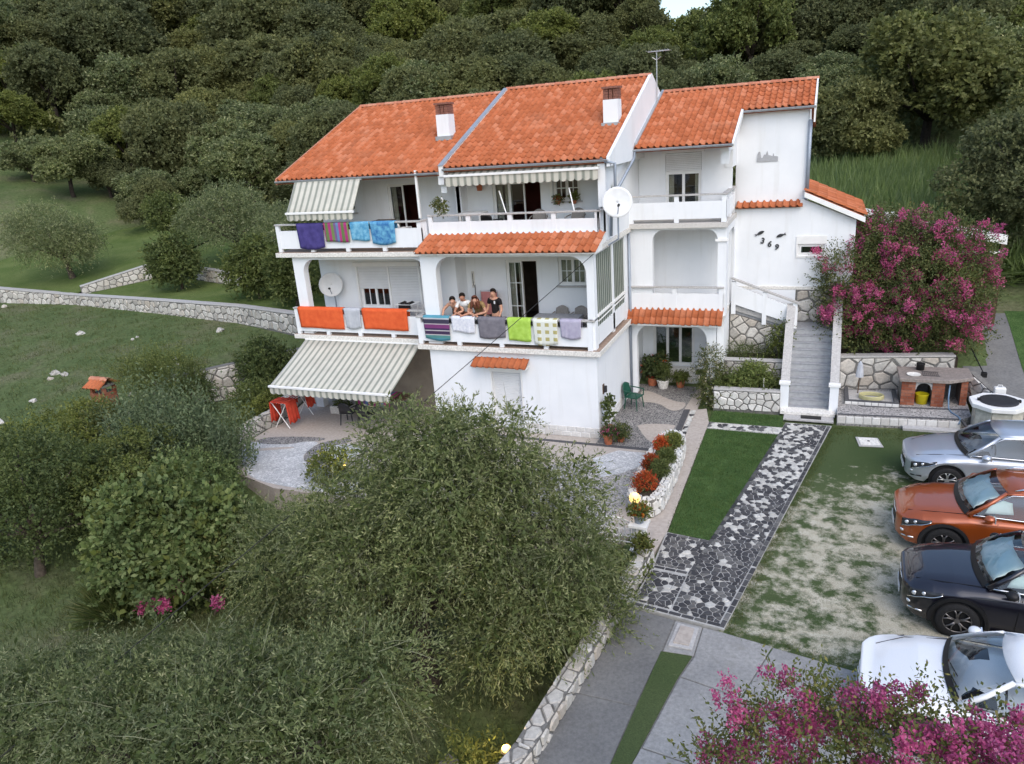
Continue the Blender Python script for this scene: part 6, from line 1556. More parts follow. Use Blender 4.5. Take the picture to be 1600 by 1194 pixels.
    gm = MB().patch(g1, g2, 4, (.02, 0, 0)).build('grille', 'black', t, solid=.02)
    for k in range(4): MB().tube([(p[0]+.022, p[1], p[2]-.05-.065*k) for p in g1], .008, 4).build('grille_bar', 'dark_metal', gm)
    MB().tube([(p[0]+.012, p[1]*1.02, p[2]+.01) for p in g1], .014, 6).build('grille_surround', 'chrome', gm, smooth=True)
    bx('number_plate', 'white_plastic', t, xf+.02, xf+.035, -.26, .26, .34, .45)
    MB().ball((xf+.012, 0, nose-.11), .012, .055, .045, 12, 8).build('badge', 'chrome', t, smooth=True)
    MB().tube([(-1.2, 0, zr-.04), (-1.55, 0, zr+.12)], .010, 5).build('antenna', 'black', t)
    # interior
    bx('dashboard', 'black', t, cowl-.45, cowl-.02, -w2*.76, w2*.76, .75, belt-.01)
    for y in (-.38, .38):
        st = MB().box(cowl-1.30, cowl-.80, y-.24, y+.24, .55, .72).build('seat', 'seat', t, bevel=.05); MB().obox((cowl-1.34, y, .98), (.16, .46, .62), Matrix.Rotation(R(-14), 3, 'Y')).build('seat_back', 'seat', st, bevel=.05); MB().box(cowl-1.50, cowl-1.40, y-.13, y+.13, 1.28, 1.45).build('headrest', 'seat', st, bevel=.04)
    MB().tube([(cowl-.55+.06*math.cos(a)*0, .38+.18*math.cos(a), .98+.18*math.sin(a)) for a in np.linspace(0, 6.28, 17)], .016, 6).build('steering_wheel', 'black', t)
    if shade:
        rows_ = []
        for j in range(9):
            q = .20+.62*j/8; rr_ = [Vector(p)+Vector(bl_(q)) for p in mixp(C0, R0, q)]
            wv = [.012*math.sin(i*2.1+j*1.7) for i in range(N_)]
            rows_.append([(p.x-.045+wv[i], p.y*.90, p.z-.035+wv[i]) for i, p in enumerate(rr_)])
        mb = MB()
        for j in range(8): mb.patch(rows_[j], rows_[j+1], 1)
        mb.build('sunshade', 'foil', t, smooth=True, solid=.004)
        A = [(cowl-.25-.1*i, w2*.80-.012*i, belt+.05) for i in range(6)]; B = [(cowl-.42-.06*i, w2*.70-.012*i, belt+.36-.02*i) for i in range(6)]
        MB().patch(A, B, 4, (0, -.02, 0)).build('sunshade', 'foil', t, smooth=True, solid=.004)
    # wheels
    for a in (fa, ra):
        for s in (-1, 1):
            wy = s*(w2-.11)
            prof_ = [(Rw*.66, -.10), (Rw*.93, -.11), (Rw, -.085), (Rw, .085), (Rw*.93, .11), (Rw*.66, .10)]
            vs = []; fs = []; n2 = 28
            for r_, yy in prof_:
                for k in range(n2): vs.append((a+r_*math.cos(2*math.pi*k/n2), wy+yy, Rw+r_*math.sin(2*math.pi*k/n2)))
            for i in range(len(prof_)-1):
                for k in range(n2): fs.append((i*n2+k, i*n2+(k+1) % n2, (i+1)*n2+(k+1) % n2, (i+1)*n2+k))
            ty = MB().add(vs, fs).build('wheel', 'tyre', t, smooth=True)
            MB().tube([(a, wy-.04*s, Rw), (a, wy+.03*s, Rw)], Rw*.67, 28).build('rim_barrel', 'rim_dark', ty)
            yo = wy+.085*s
            MB().tube([(a+Rw*.655*math.cos(q), yo, Rw+Rw*.655*math.sin(q)) for q in np.linspace(0, 2*math.pi, 29)], .014, 6, False).build('rim_lip', rim, ty, smooth=True)
            sp = MB()
            for k in range(5):
                for dq in (-.20, .20):
                    q = 2*math.pi*k/5+.3; sp.tube([(a+.03*math.cos(q), yo-.02*s, Rw+.03*math.sin(q)), (a+Rw*.40*math.cos(q+dq*.6), yo-.012*s, Rw+Rw*.40*math.sin(q+dq*.6)), (a+Rw*.64*math.cos(q+dq*1.25), yo, Rw+Rw*.64*math.sin(q+dq*1.25))], [.020, .014, .015], 6)
            sp.build('spoke', rim, ty, smooth=True); MB().tube([(a, yo-.05*s, Rw), (a, yo+.004*s, Rw)], .045, 12).build('hub_cap', rim, ty)
    return t
PI = math.pi
make_car('silver hatchback parked farthest back, beside the well', (21.27, -.48, .0), PI+R(1.0), 'paint_silver', 4.25, 1.76, 1.48, .93, .98, .74, False, None, 'alu')
make_car('burnt orange car with a mint sunshade behind its windscreen', (20.92, -3.60, .0), PI+R(-1), 'paint_orange', 4.38, 1.84, 1.56, .97, 1.03, .80, True, True, 'rim', True)
make_car('dark navy car with a mint sunshade behind its windscreen', (20.84, -6.28, .0), PI+R(-2.5), 'paint_navy', 4.38, 1.84, 1.56, .97, 1.03, .80, True, True, 'rim', True)
make_car('white car parked nearest, partly behind the pink blossom', (19.98, -9.35, .0), PI+R(-4), 'paint_white', 4.28, 1.82, 1.46, .93, .98, .72, False, None, 'alu', False, False)
# part of a trailer at the right edge
TRL = thing('small_trailer', 'grey trailer with a red tail light at the far right of the ramp', 'trailer', (25.0, 9.2, hz(25, 9.2)))
zt_ = hz(24.9, 9.2)+.05
bx('box', 'alu', TRL, 24.3, 26.0, 8.2, 10.6, zt_+.42, zt_+.80, bevel=.02); MB().tube([(24.25, 8.9, zt_+.30), (24.42, 8.9, zt_+.30)], .30, 20).build('wheel', 'tyre', TRL); MB().tube([(24.20, 8.9, zt_+.30), (24.25, 8.9, zt_+.30)], .16, 16).build('rim', 'alu', TRL); bx('tail_light', 'red_paint', TRL, 24.4, 24.7, 8.17, 8.2, zt_+.48, zt_+.58)
bx('plate', 'white_plastic', TRL, 24.32, 24.6, 8.15, 8.2, zt_+.25, zt_+.36)
# ------------------------------------------------------------------ vegetation
def unit(v): return v/np.maximum(np.linalg.norm(v, axis=-1, keepdims=True), 1e-9)
def foliage(lumps, n, k, slen, ll, lw, droop=.2, outw=.6, depth=.35, seed=1, up=.25, spread=.8, jit=.5, cup=False):
    """leaf quads set along twigs that grow out of a cluster of rounded leaf masses"""
    g = np.random.default_rng(seed); Lp = np.array(lumps, float)
    c, r_ = Lp[:, :3], Lp[:, 3:6]
    wgt = (r_[:, 0]*r_[:, 1]+r_[:, 0]*r_[:, 2]+r_[:, 1]*r_[:, 2]); idx = g.choice(len(Lp), n, p=wgt/wgt.sum())
    d = unit(g.normal(size=(n, 3))+np.array([0, 0, up]))
    rad = 1-depth*g.random((n, 1))**1.6
    p = c[idx]+d*r_[idx]*rad
    keep = np.ones(n, bool)
    for i in range(len(Lp)):
        q = (p-c[i])/r_[i]; keep &= (np.sum(q*q, 1) > .40) | (idx == i)
    p, d, idx = p[keep], d[keep], idx[keep]; n = len(p)
    nr = unit(d/r_[idx])
    tw = unit(nr*outw+g.normal(size=(n, 3))*jit+np.array([0, 0, -droop]))
    s = ((np.arange(k)+.5)/k)[None, :, None]*slen*(.6+.8*g.random((n, 1, 1)))
    base = p[:, None]+tw[:, None]*s+np.array([0, 0, -droop])*s*s/max(slen, .01)*.8
    rl = unit(g.normal(size=(n, k, 3)))
    ld = unit(tw[:, None]*(1-spread*.5)+rl*spread)
    wv = unit(np.cross(ld, unit(g.normal(size=(n, k, 3)))+nr[:, None]*.8))
    L_ = ll*(.65+.7*g.random((n, k, 1))); Wd_ = lw*(.7+.6*g.random((n, k, 1)))
    q = np.stack([base, base+ld*L_*.5+wv*Wd_*.5, base+ld*L_, base+ld*L_*.5-wv*Wd_*.5], 2)
    return q.reshape(-1, 4, 3)
def leaf_obj(name, quads, mat, parent=None, loc=None):
    V = quads.reshape(-1, 3); return raw_mesh(name, V, np.arange(len(V)).reshape(-1, 4), mat, parent, loc)
def lump_cloud(c, r_, n, size, seed, flat=.75, bottom=-.5):
    g = np.random.default_rng(seed); out = []
    c = np.array(c, float); r_ = np.array(r_, float)
    while len(out) < n:
        d = unit(g.normal(size=3)); 
        if d[2] < bottom: continue
        rr_ = .55+.45*g.random()**.5
        s = size*(.7+.6*g.random()); out.append((*(c+d*(r_-size*.7)*rr_), s, s, s*flat))
    return out
def limbs(base, lumps, r0, fork, seed, nmax=14, mat='bark', parent=None):
    g = random.Random(seed); mb = MB(); base = Vector(base); f_ = Vector(fork)
    mid = (base+f_)/2+Vector((g.uniform(-.12, .12), g.uniform(-.12, .12), 0))*r0*4
    mb.tube([base-Vector((0, 0, .2)), base+Vector((0, 0, r0*.5)), mid, f_], [r0*1.6, r0*1.15, r0*.9, r0*.8], 9)
    ls = sorted(lumps, key=lambda l: g.random())[:nmax]
    for l in ls:
        e = Vector(l[:3]); m_ = f_.lerp(e, .5)+Vector((g.uniform(-.2, .2), g.uniform(-.2, .2), .15))*(e-f_).length*.35
        mb.tube([f_, f_.lerp(m_, .5)+Vector((0, 0, .05)), m_, e], [r0*.55, r0*.42, r0*.3, r0*.08], 6)
    return mb.build('trunk', mat, parent, smooth=True)
def tree(name, label, cat, base, lumps, leaf, mat, r0=.15, fork=None, seed=1, extra=None, bark='bark', group=None, tname='crown'):
    t = thing(name, label, cat, base, group=group)
    b_ = np.array(base); cz = np.mean([l[2] for l in lumps]); cx_ = np.mean([l[0] for l in lumps]); cy_ = np.mean([l[1] for l in lumps])
    if r0:
        fk = fork or (base[0]*.7+cx_*.3, base[1]*.7+cy_*.3, base[2]+(cz-base[2])*.45)
        limbs(base, lumps, r0, fk, seed, parent=t, mat=bark)
    leaf_obj(tname, foliage(lumps, seed=seed, **leaf), mat, t)
    for nm, kw, m2 in (extra or []):
        e_ = leaf_obj(nm, foliage(lumps, seed=seed+7, **kw), m2, t)
        if nm == 'flowers': e_['kind'] = 'stuff'
    return t
OL = dict(k=17, slen=.58, ll=.082, lw=.023, droop=.30, outw=.6, depth=.42, spread=.62, jit=.5)
def twigs(lumps, n, seed, slen, droop, outw, jit, depth, w=.006):
    """thin pale shoots between the leaves"""
    g = np.random.default_rng(seed); Lp = np.array(lumps, float); c, r_ = Lp[:, :3], Lp[:, 3:6]; idx = g.integers(len(Lp), size=n)
    d = unit(g.normal(size=(n, 3))+np.array([0, 0, .3])); p = c[idx]+d*r_[idx]*(1-depth*g.random((n, 1)))
    tw = unit(d*outw+g.normal(size=(n, 3))*jit+np.array([0, 0, -droop])); wv = unit(np.cross(tw, g.normal(size=(n, 3))))*w
    L_ = slen*(.7+.8*g.random((n, 1))); m_ = p+tw*L_*.5; e = p+tw*L_+np.array([0, 0, -droop*.3])*L_
    return np.concatenate([np.stack([p-wv, p+wv, m_+wv*.8, m_-wv*.8], 1), np.stack([m_-wv*.8, m_+wv*.8, e+wv*.3, e-wv*.3], 1)])
# great olive in front of the house
boughs = [(10.7, -8.9, 3.05, 1.9, 1.6, 1.5, 22), (12.25, -8.8, 1.9, 1.55, 1.4, 1.4, 17), (12.8, -8.7, .4, .95, 1.1, .9, 9), (8.7, -9.0, 1.6, 1.5, 1.4, 1.2, 15), (6.5, -9.1, .65, 1.6, 1.3, 1.0, 13), (10.3, -10.0, 1.5, 1.9, 1.1, 1.2, 16), (7.7, -9.7, .2, 1.4, 1.1, .9, 10), (12.2, -9.8, .7, 1.3, 1.0, 1.0, 10)]
lm = [l for i_, q_ in enumerate(boughs) for l in lump_cloud(q_[:3], q_[3:6], q_[6], .55, 40+i_, .8, -.6)]
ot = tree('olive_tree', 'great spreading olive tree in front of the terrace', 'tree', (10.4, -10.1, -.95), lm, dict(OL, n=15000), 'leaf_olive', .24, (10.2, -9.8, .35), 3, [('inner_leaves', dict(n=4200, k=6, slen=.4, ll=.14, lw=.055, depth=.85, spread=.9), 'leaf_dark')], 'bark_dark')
leaf_obj('shoots', twigs(lm, 1500, 8, .6, .3, .6, .5, .35), 'twig', ot)
# olive along the bottom left edge
lm = [(3.0+i*.55+.2*math.sin(i*2), -12.8+.6*math.sin(i*1.7), -.85+i*.142+.25*math.sin(i*3), .8, .8, .68) for i in range(16)] + [(3.4+i*.75, -13.9+.3*math.sin(i*2.1), -.3+i*.15+.2*math.sin(i*1.9), .85, .8, .7) for i in range(11)] + [(4.6+i*.75, -12.0, -1.25+i*.19, .65, .65, .55) for i in range(9)]
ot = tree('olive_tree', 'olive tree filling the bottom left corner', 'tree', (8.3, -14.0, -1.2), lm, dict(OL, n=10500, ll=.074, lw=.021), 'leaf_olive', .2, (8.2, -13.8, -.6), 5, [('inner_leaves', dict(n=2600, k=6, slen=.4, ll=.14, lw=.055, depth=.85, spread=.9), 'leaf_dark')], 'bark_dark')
leaf_obj('shoots', twigs(lm, 1000, 9, .6, .3, .6, .5, .35), 'twig', ot)
FG = dict(k=8, slen=.35, ll=.13, lw=.095, droop=.15, outw=.6, depth=.5, spread=.8)
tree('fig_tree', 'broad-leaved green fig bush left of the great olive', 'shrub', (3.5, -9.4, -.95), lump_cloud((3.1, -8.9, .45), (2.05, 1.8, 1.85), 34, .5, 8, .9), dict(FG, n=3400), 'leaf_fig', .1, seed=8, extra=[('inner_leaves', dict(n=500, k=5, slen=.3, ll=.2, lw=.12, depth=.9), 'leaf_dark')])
SH = dict(k=9, slen=.35, ll=.09, lw=.05, droop=.1, outw=.6, depth=.55, spread=.8)
tree('garden_tree', 'dark leafy tree at the left edge of the garden', 'tree', (-1.2, -9.6, -1.0), lump_cloud((-2.2, -8.7, .6), (2.9, 2.2, 2.1), 30, .8, 9), dict(SH, n=4600), 'leaf_dark', .13, seed=9)
tree('garden_tree', 'bushy green tree between the left edge tree and the fig', 'tree', (-.8, -7.0, -.9), lump_cloud((-1.0, -6.6, .4), (2.3, 1.9, 1.6), 22, .7, 10), dict(SH, n=3400), 'leaf_bright', .1, seed=10)
tree('sage_bush', 'grey-green upright bush with tall shoots above the fig', 'shrub', (-.9, -5.0, -.7), lump_cloud((-.9, -5.0, .25), (2.3, 1.4, 1.2), 20, .6, 11), dict(k=16, slen=.8, ll=.12, lw=.045, droop=-.8, outw=.3, depth=.6, spread=.7, n=1700, jit=.25), 'leaf_sage', .05, seed=11)
tree('bright_bush', 'yellow-green bush at the far left edge', 'shrub', (-6.6, -6.2, -.9), lump_cloud((-6.3, -6.0, .15), (3.0, 1.6, 1.4), 20, .75, 12), dict(SH, n=3000), 'leaf_bright', .06, seed=12)
tree('rose_bush', 'reddish brown bush in front of the brick oven', 'shrub', (-4.6, -3.6, -.5), lump_cloud((-4.6, -3.4, .3), (2.2, 1.3, .95), 16, .55, 13), dict(SH, n=1900), 'leaf_myrtle', .04, seed=13, extra=[('flowers', dict(n=60, k=3, slen=.1, ll=.06, lw=.06, depth=.1), 'petal_white')])
tree('hedge', 'rounded dark green bush beside the brick oven', 'hedge', (-6.0, -.6, -.3), lump_cloud((-5.9, -.6, .8), (1.9, 1.2, 1.4), 18, .65, 14), dict(k=12, slen=.5, ll=.1, lw=.03, droop=-.5, outw=.4, depth=.6, n=2400, spread=.7), 'leaf_bright', .05, seed=14)
tree('hedge', 'dark bush right of the rounded bush by the oven', 'hedge', (-4.6, -.9, -.3), lump_cloud((-4.55, -.9, .5), (1.0, .8, 1.0), 9, .5, 15), dict(SH, n=900), 'leaf_dark', .05, seed=15)
tree('laurel_bush', 'glossy bush at the left end of the lower awning', 'shrub', (-3.0, 1.9, -.1), lump_cloud((-3.1, 1.8, .95), (1.3, 1.1, 1.25), 12, .55, 16), dict(SH, n=1500, ll=.12, lw=.06), 'leaf_dark', .05, seed=16, extra=[('young_leaves', dict(SH, n=160, depth=.1), 'leaf_bright')])
tree('laurel_bush', 'dark low bush behind the planter wall of the terrace', 'shrub', (-1.9, .2, -.2), lump_cloud((-2.0, .0, .35), (.9, 1.2, .7), 9, .45, 17), dict(SH, n=900), 'leaf_dark', .04, seed=17)
tree('box_hedge', 'low clipped yellow-green hedge in the terrace planter wall', 'hedge', (-1.0, -1.2, .3), [(-.75-.12*i*.6, -3.0+i*.42, .42+.03*i, .30, .34, .22) for i in range(10)], dict(k=6, slen=.12, ll=.06, lw=.04, droop=0, outw=.6, depth=.4, n=900), 'leaf_bright', 0, seed=18)
tree('garden_shrub', 'leafy green shrub in front of the left edge tree', 'shrub', (-4.2, -10.6, -1.0), lump_cloud((-4.0, -10.2, -.2), (1.5, 1.2, 1.0), 12, .55, 26), dict(SH, n=1500), 'leaf_dark', .05, seed=26)
tree('garden_shrub', 'tall green shrub between the fig and the planter wall', 'shrub', (1.2, -6.6, -.9), lump_cloud((1.0, -6.4, .1), (1.4, 1.2, 1.3), 14, .55, 27), dict(SH, n=1700), 'leaf_fig', .05, seed=27)
tree('garden_shrub', 'low bush filling the gap below the brick oven', 'shrub', (-7.6, -2.9, -.5), lump_cloud((-7.5, -2.8, .1), (1.2, .9, .75), 10, .45, 28), dict(SH, n=1100), 'leaf_bright', .04, seed=28)
tree('flower_shrub', 'yellow flowering shrub at the edge of the terrace behind the olive', 'shrub', (4.5, -4.9, -.9), lump_cloud((4.5, -4.4, .35), (.8, .5, .8), 8, .35, 19), dict(SH, n=420), 'leaf_bright', .03, seed=19, extra=[('flowers', dict(n=170, k=6, slen=.2, ll=.06, lw=.05, depth=.2), 'leaf_yellow')])
tree('oleander', 'shrub with pink blossom in the shade left of the great olive', 'shrub', (4.6, -9.6, -.95), lump_cloud((4.8, -9.0, -.1), (.75, .6, .8), 8, .4, 20), dict(k=14, slen=.7, ll=.1, lw=.03, droop=-.5, outw=.4, depth=.6, n=360, jit=.3), 'leaf_myrtle', .03, seed=20)
def blossom_clusters(pts, r_, n, seed, ll=.05):
    g = np.random.default_rng(seed); out = []
    for p in pts:
        out.append(foliage([(p[0], p[1], p[2], r_*.8, r_*.8, r_*1.2)], n, 3, .06, ll, ll*.8, 0, .6, .8, int(g.integers(1e6))))
    return np.concatenate(out)
fl = thing('oleander', 'small cluster of pink blossom low in the left garden', 'flowers', (3.7, -9.6, -.95))
limbs((3.7, -9.7, -.95), [(3.9, -10.5, -.15, .1, .1, .1), (4.2, -10.0, .1, .1, .1, .1), (5.45, -10.2, -.05, .1, .1, .1)], .03, (3.7, -9.6, -.7), 3, parent=fl)
leaf_obj('blossom', blossom_clusters([(4.2, -10.0, .15), (4.15, -10.05, .0), (4.25, -10.0, -.12), (3.9, -10.5, -.12), (4.15, -10.5, -.1), (3.7, -10.6, -.2), (5.5, -10.2, .0), (4.3, -10.5, -.08)], .12, 70, 4), 'petal_pink', fl)
tree('grass_clump', 'clump of long dark grass in the left garden', 'grass clump', (2.4, -10.3, -1.0), [(2.4, -10.3, -.85, .5, .4, .2)], dict(n=700, k=2, slen=.1, ll=.75, lw=.022, droop=-.5, outw=.8, depth=.6, spread=.25, jit=.35), 'grass_blade', 0, seed=22, tname='blades')
tree('gate_bush', 'pale green bush spilling over the wall below the gate pillar', 'shrub', (13.2, -6.9, -.6), lump_cloud((13.35, -6.75, .1), (.55, .6, .55), 8, .28, 23), dict(k=7, slen=.2, ll=.10, lw=.06, droop=.3, outw=.6, depth=.5, n=420), 'leaf_bright', .03, seed=23)
tree('fern', 'yellow-green fern lit by the spotlight below the driveway wall', 'fern', (12.3, -12.1, -1.0), lump_cloud((12.35, -12.0, -.6), (.6, .6, .5), 8, .3, 24), dict(k=12, slen=.4, ll=.08, lw=.03, droop=.1, outw=.5, depth=.6, n=360), 'leaf_bright', .03, seed=24)
# ---- crepe myrtles: leaf masses with blossom panicles at the shoot ends
def myrtle(label, base, lumps, n, ncl, seed, ll, clr, fork, per=46, pet=.05, r0=.1, up=.6):
    t = tree('crepe_myrtle', label, 'flowering tree', base, lumps, dict(n=n, k=9, slen=ll*6, ll=ll, lw=ll*.5, droop=-.15, outw=.8, depth=.55, spread=.7, jit=.45), 'leaf_myrtle', r0, fork, seed)
    g = np.random.default_rng(seed+3); Lp = np.array(lumps); pts = []
    for _ in range(ncl):
        i = g.integers(len(Lp)); d = unit(g.normal(size=3)+np.array([.1, -.45, up])); pts.append(Lp[i, :3]+d*Lp[i, 3:6]*(1.15+.35*g.random()))
    sub = []
    for p in pts:
        for q in range(3): sub.append(p+g.normal(size=3)*clr*.5)
    leaf_obj('blossom', blossom_clusters(sub, clr*.55, per//3, seed+4, pet), 'petal_pink', t); return t
lm = lump_cloud((19.5, 6.9, 3.15), (3.05, 1.9, 2.4), 60, .72, 31, .85, -.9)
myrtle('large crepe myrtle covered in magenta blossom behind the barbecue wall', (19.4, 7.0, 1.2), lm, 21000, 330, 31, .08, .24, (19.4, 7.2, 2.0), 84, .05)
lm = lump_cloud((17.75, -14.1, 2.75), (1.75, 1.2, 1.0), 24, .5, 33, .85, -.5) + [(16.5, -14.0, 2.75, .5, .4, .5), (16.2, -14.1, 2.5, .45, .4, .5), (17.3, -13.6, 3.15, .45, .4, .45), (18.4, -13.9, 3.4, .5, .4, .45), (18.9, -13.8, 3.3, .5, .4, .45), (18.0, -13.7, 3.3, .5, .4, .4), (19.3, -14.0, 3.2, .5, .4, .5), (19.0, -14.4, 2.9, .5, .4, .5)]
lm = [(l[0]+.1, l[1], l[2]+.06, *l[3:]) for l in lm]
myrtle('crepe myrtle with pink blossom in the near right corner', (17.5, -14.6, 0), lm, 6000, 205, 33, .05, .13, (17.5, -14.4, 1.4), 96, .032, .07, .6)
# ---- planter flowers and potted plants
for lab, x, y, rr_, mt, z_ in (('red flowering plant nearest the lamp in the oval planter', 13.2, -3.72, .27, 'petal_red', .58), ('round green cushion plant in the middle of the oval planter', 13.42, -2.95, .22, 'leaf_bright', .59), ('red flowering plant along the left side of the oval planter', 13.12, -2.6, .16, 'petal_red', .57), ('second green cushion plant in the oval planter', 13.44, -2.15, .20, 'leaf_bright', .58), ('red flowering plant at the far left of the oval planter', 13.16, -1.4, .16, 'petal_red', .57), ('large green cushion plant at the far end of the oval planter', 13.42, -1.15, .24, 'leaf_bright', .6)):
    tree('bedding_plant', lab, 'plant', (x, y, .5), [(x, y, z_, rr_, rr_*1.15, .24)], dict(n=420, k=7, slen=.10, ll=.05, lw=.022, droop=-.2, outw=.7, depth=.5), mt, 0, seed=int(x*100-y*37), extra=[('leaves', dict(n=120, k=5, slen=.1, ll=.05, lw=.03, depth=.8), 'leaf_dark')])
def potted(label, x, y, z, pr_, ph, lump, leaf, mt, extra=None, seed=1, pmat='terracotta'):
    t = thing('potted_plant', label, 'potted plant', (x, y, z))
    MB().lathe([(pr_*.72, 0), (pr_, ph*.86), (pr_*1.08, ph*.86), (pr_*1.08, ph), (pr_*.92, ph), (pr_*.85, ph*.8)], (x, y, z), 16).build('pot', pmat, t, smooth=False)
    L_ = [(x+l[0], y+l[1], z+ph+l[2], l[3], l[3], l[4]) for l in lump]
    leaf_obj('foliage', foliage(L_, seed=seed, **leaf), mt, t); MB().tube([(x, y, z+ph*.5), (x, y, z+ph+lump[0][2])], .012, 5).build('stem', 'bark', t)
    for nm, kw, m2 in (extra or []): leaf_obj(nm, foliage(L_, seed=seed+1, **kw), m2, t)
    return t
PF = dict(n=160, k=6, slen=.12, ll=.07, lw=.04, droop=0, outw=.6, depth=.6)
potted('terracotta pot with pink flowers at the corner of the house', 11.36, -.30, .006, .15, .30, [(0, 0, .08, .2, .14), (.15, .05, .05, .15, .12)], PF, 'leaf_dark', [('flowers', dict(n=70, k=3, slen=.06, ll=.045, lw=.04, depth=.2, up=1), 'petal_pink')], 41)
potted('tall dark-leaved plant in a terracotta pot behind the pink flowers', 11.25, .25, .006, .12, .35, [(0, 0, .35, .12, .35), (.02, 0, .75, .12, .18)], dict(PF, n=60, ll=.10, lw=.08), 'leaf_dark', None, 42)
potted('bushy plant in a pot right of the pink flowers', 11.68, -.05, .006, .13, .2, [(0, 0, .12, .24, .2)], PF, 'leaf_myrtle', None, 43)
potted('large pot with a bright green plant in the ground floor arch', 11.98, 4.85, .016, .22, .32, [(0, 0, .22, .24, .28)], dict(PF, n=260), 'leaf_bright', None, 44, 'slab_edge')
potted('dark red-leaved plant in the ground floor arch by the left pillar', 11.55, 5.1, .016, .2, .3, [(0, 0, .35, .35, .42), (.25, .2, .45, .3, .35)], dict(PF, n=320, ll=.1, lw=.06), 'leaf_dark', [('flowers', dict(n=30, k=3, slen=.1, ll=.06, lw=.05, depth=.2), 'petal_red')], 45)
potted('small dark plant in the ground floor arch beside the doorstep', 12.55, 5.05, .016, .16, .25, [(0, 0, .12, .26, .16)], dict(PF, n=180), 'leaf_dark', None, 46)
potted('yellow and red flowers in a grey pot on top of the gate pillar', 13.56, -5.82, .722, .13, .2, [(0, 0, .08, .18, .12)], PF, 'leaf_bright', [('flowers', dict(n=70, k=3, slen=.06, ll=.05, lw=.045, depth=.2, up=1), 'petal_orange')], 47, 'pipe')
potted('dry plant in a low pot at the end of the garden wall', 13.75, -6.35, .31, .15, .16, [(0, 0, .06, .17, .1)], PF, 'leaf_myrtle', None, 48, 'cap_stone')
potted('trailing plant in a pot at the partition of the top balcony', 5.75, 1.05, 6.73, .12, .16, [(0, 0, .1, .2, .18), (.1, 0, -.05, .14, .14)], dict(PF, n=150, ll=.06), 'leaf_myrtle', None, 49, 'white_plastic')
potted('green plant in the arched opening of the top right side wall', 10.95, 2.15, 6.79, .12, .14, [(0, 0, .12, .18, .2)], PF, 'leaf_dark', None, 50)
potted('small red flowers on the window sill of the top right window', 9.15, 2.62, 6.84-.08, .08, .1, [(0, 0, .05, .12, .08)], dict(PF, n=60, ll=.05), 'leaf_dark', [('flowers', dict(n=40, k=3, slen=.05, ll=.04, lw=.04, depth=.2, up=1), 'petal_red')], 51)
potted('yellow-green plant on the right end of the top right window sill', 9.68, 2.62, 6.84-.08, .08, .1, [(0, 0, .1, .12, .14)], dict(PF, n=70, ll=.05), 'leaf_bright', None, 52)
leaf_obj('foliage', foliage([(1.5, .28, .36, .35, .16, .1)], 120, 5, .1, .06, .03, 0, .6, .6, 53), 'leaf_dark', tr_)
# climbers and beds by the stairs
tree('jasmine', 'white flowering jasmine climbing at the right pillar of the ground floor arch', 'climbing plant', (13.75, 3.6, .02), [(13.78, 3.95, .35, .38, .3, .4), (13.75, 3.95, .95, .42, .3, .45), (13.72, 3.95, 1.5, .3, .25, .35), (13.95, 3.4, .3, .35, .25, .35)], dict(SH, n=650, ll=.06, lw=.035), 'leaf_myrtle', .03, seed=61, extra=[('flowers', dict(n=170, k=3, slen=.06, ll=.05, lw=.045, depth=.15), 'petal_white')])
tree('rosemary', 'dark rosemary in the upper planting bed by the stairs', 'shrub', (14.6, 5.15, 1.2), [(14.45, 5.1, 1.38, .45, .3, .22), (15.0, 5.2, 1.34, .4, .25, .18), (15.5, 5.2, 1.32, .4, .25, .16)], dict(SH, n=700, ll=.05, lw=.015), 'leaf_dark', 0, seed=62)
tree('rose_climber', 'thin rose growing against the left parapet of the stairs', 'shrub', (15.75, 5.0, 1.2), [(15.8, 5.2, 1.9, .22, .2, .5), (15.7, 5.1, 1.5, .25, .2, .3)], dict(SH, n=160, ll=.07, lw=.05), 'leaf_dark', .02, seed=63)
tree('bed_bush', 'bright green bush in the lower planting bed', 'shrub', (15.1, 3.9, .6), [(15.1, 3.9, .95, .42, .35, .36), (14.7, 3.8, .78, .35, .3, .2)], dict(SH, n=650, ll=.07, lw=.04), 'leaf_fig', .02, seed=64)
tree('bed_bush', 'low leafy plant at the right end of the lower planting bed', 'shrub', (15.7, 3.8, .6), [(15.65, 3.8, .72, .3, .3, .18), (14.2, 3.7, .72, .25, .25, .16)], dict(SH, n=300, ll=.07, lw=.04), 'leaf_bright', 0, seed=65)
pk_ = thing('plant_stake', 'short pale stake standing in the lower planting bed', 'stake', (15.45, 3.6, .6)); MB().tube([(15.45, 3.6, .55), (15.45, 3.6, 1.0)], .02, 6).build('stake', 'slab_edge', pk_)

# ---- trees on the mown slope and behind it
OM = dict(k=10, slen=.7, ll=.16, lw=.05, droop=.25, outw=.5, depth=.6, spread=.65, jit=.55)
def olive_mid(label, base, c, r_, seed, n=2600, mat='leaf_olive', leaf=OM, r0=.2, name='olive_tree', size=1.0):
    return tree(name, label, 'tree', base, lump_cloud(c, r_, 18, size, seed), dict(leaf, n=n), mat, r0, None, seed)
olive_mid('olive tree with a leaning trunk on the mown slope at the left', (-29.6, 14.3, hz(-29.6, 14.3)+.4), (-30.6, 14.3, 4.5), (3.6, 3.0, 2.3), 71, 3000)
olive_mid('olive tree in the middle of the upper terrace left of the house', (-16.3, 16.0, 2.3), (-17.0, 16.3, 5.3), (3.3, 3.0, 2.4), 72, 3000)
olive_mid('olive tree half hidden by the left end of the house', (-11.5, 15.0, 2.2), (-11.8, 15.2, 4.6), (2.3, 2.0, 2.0), 73, 1700)
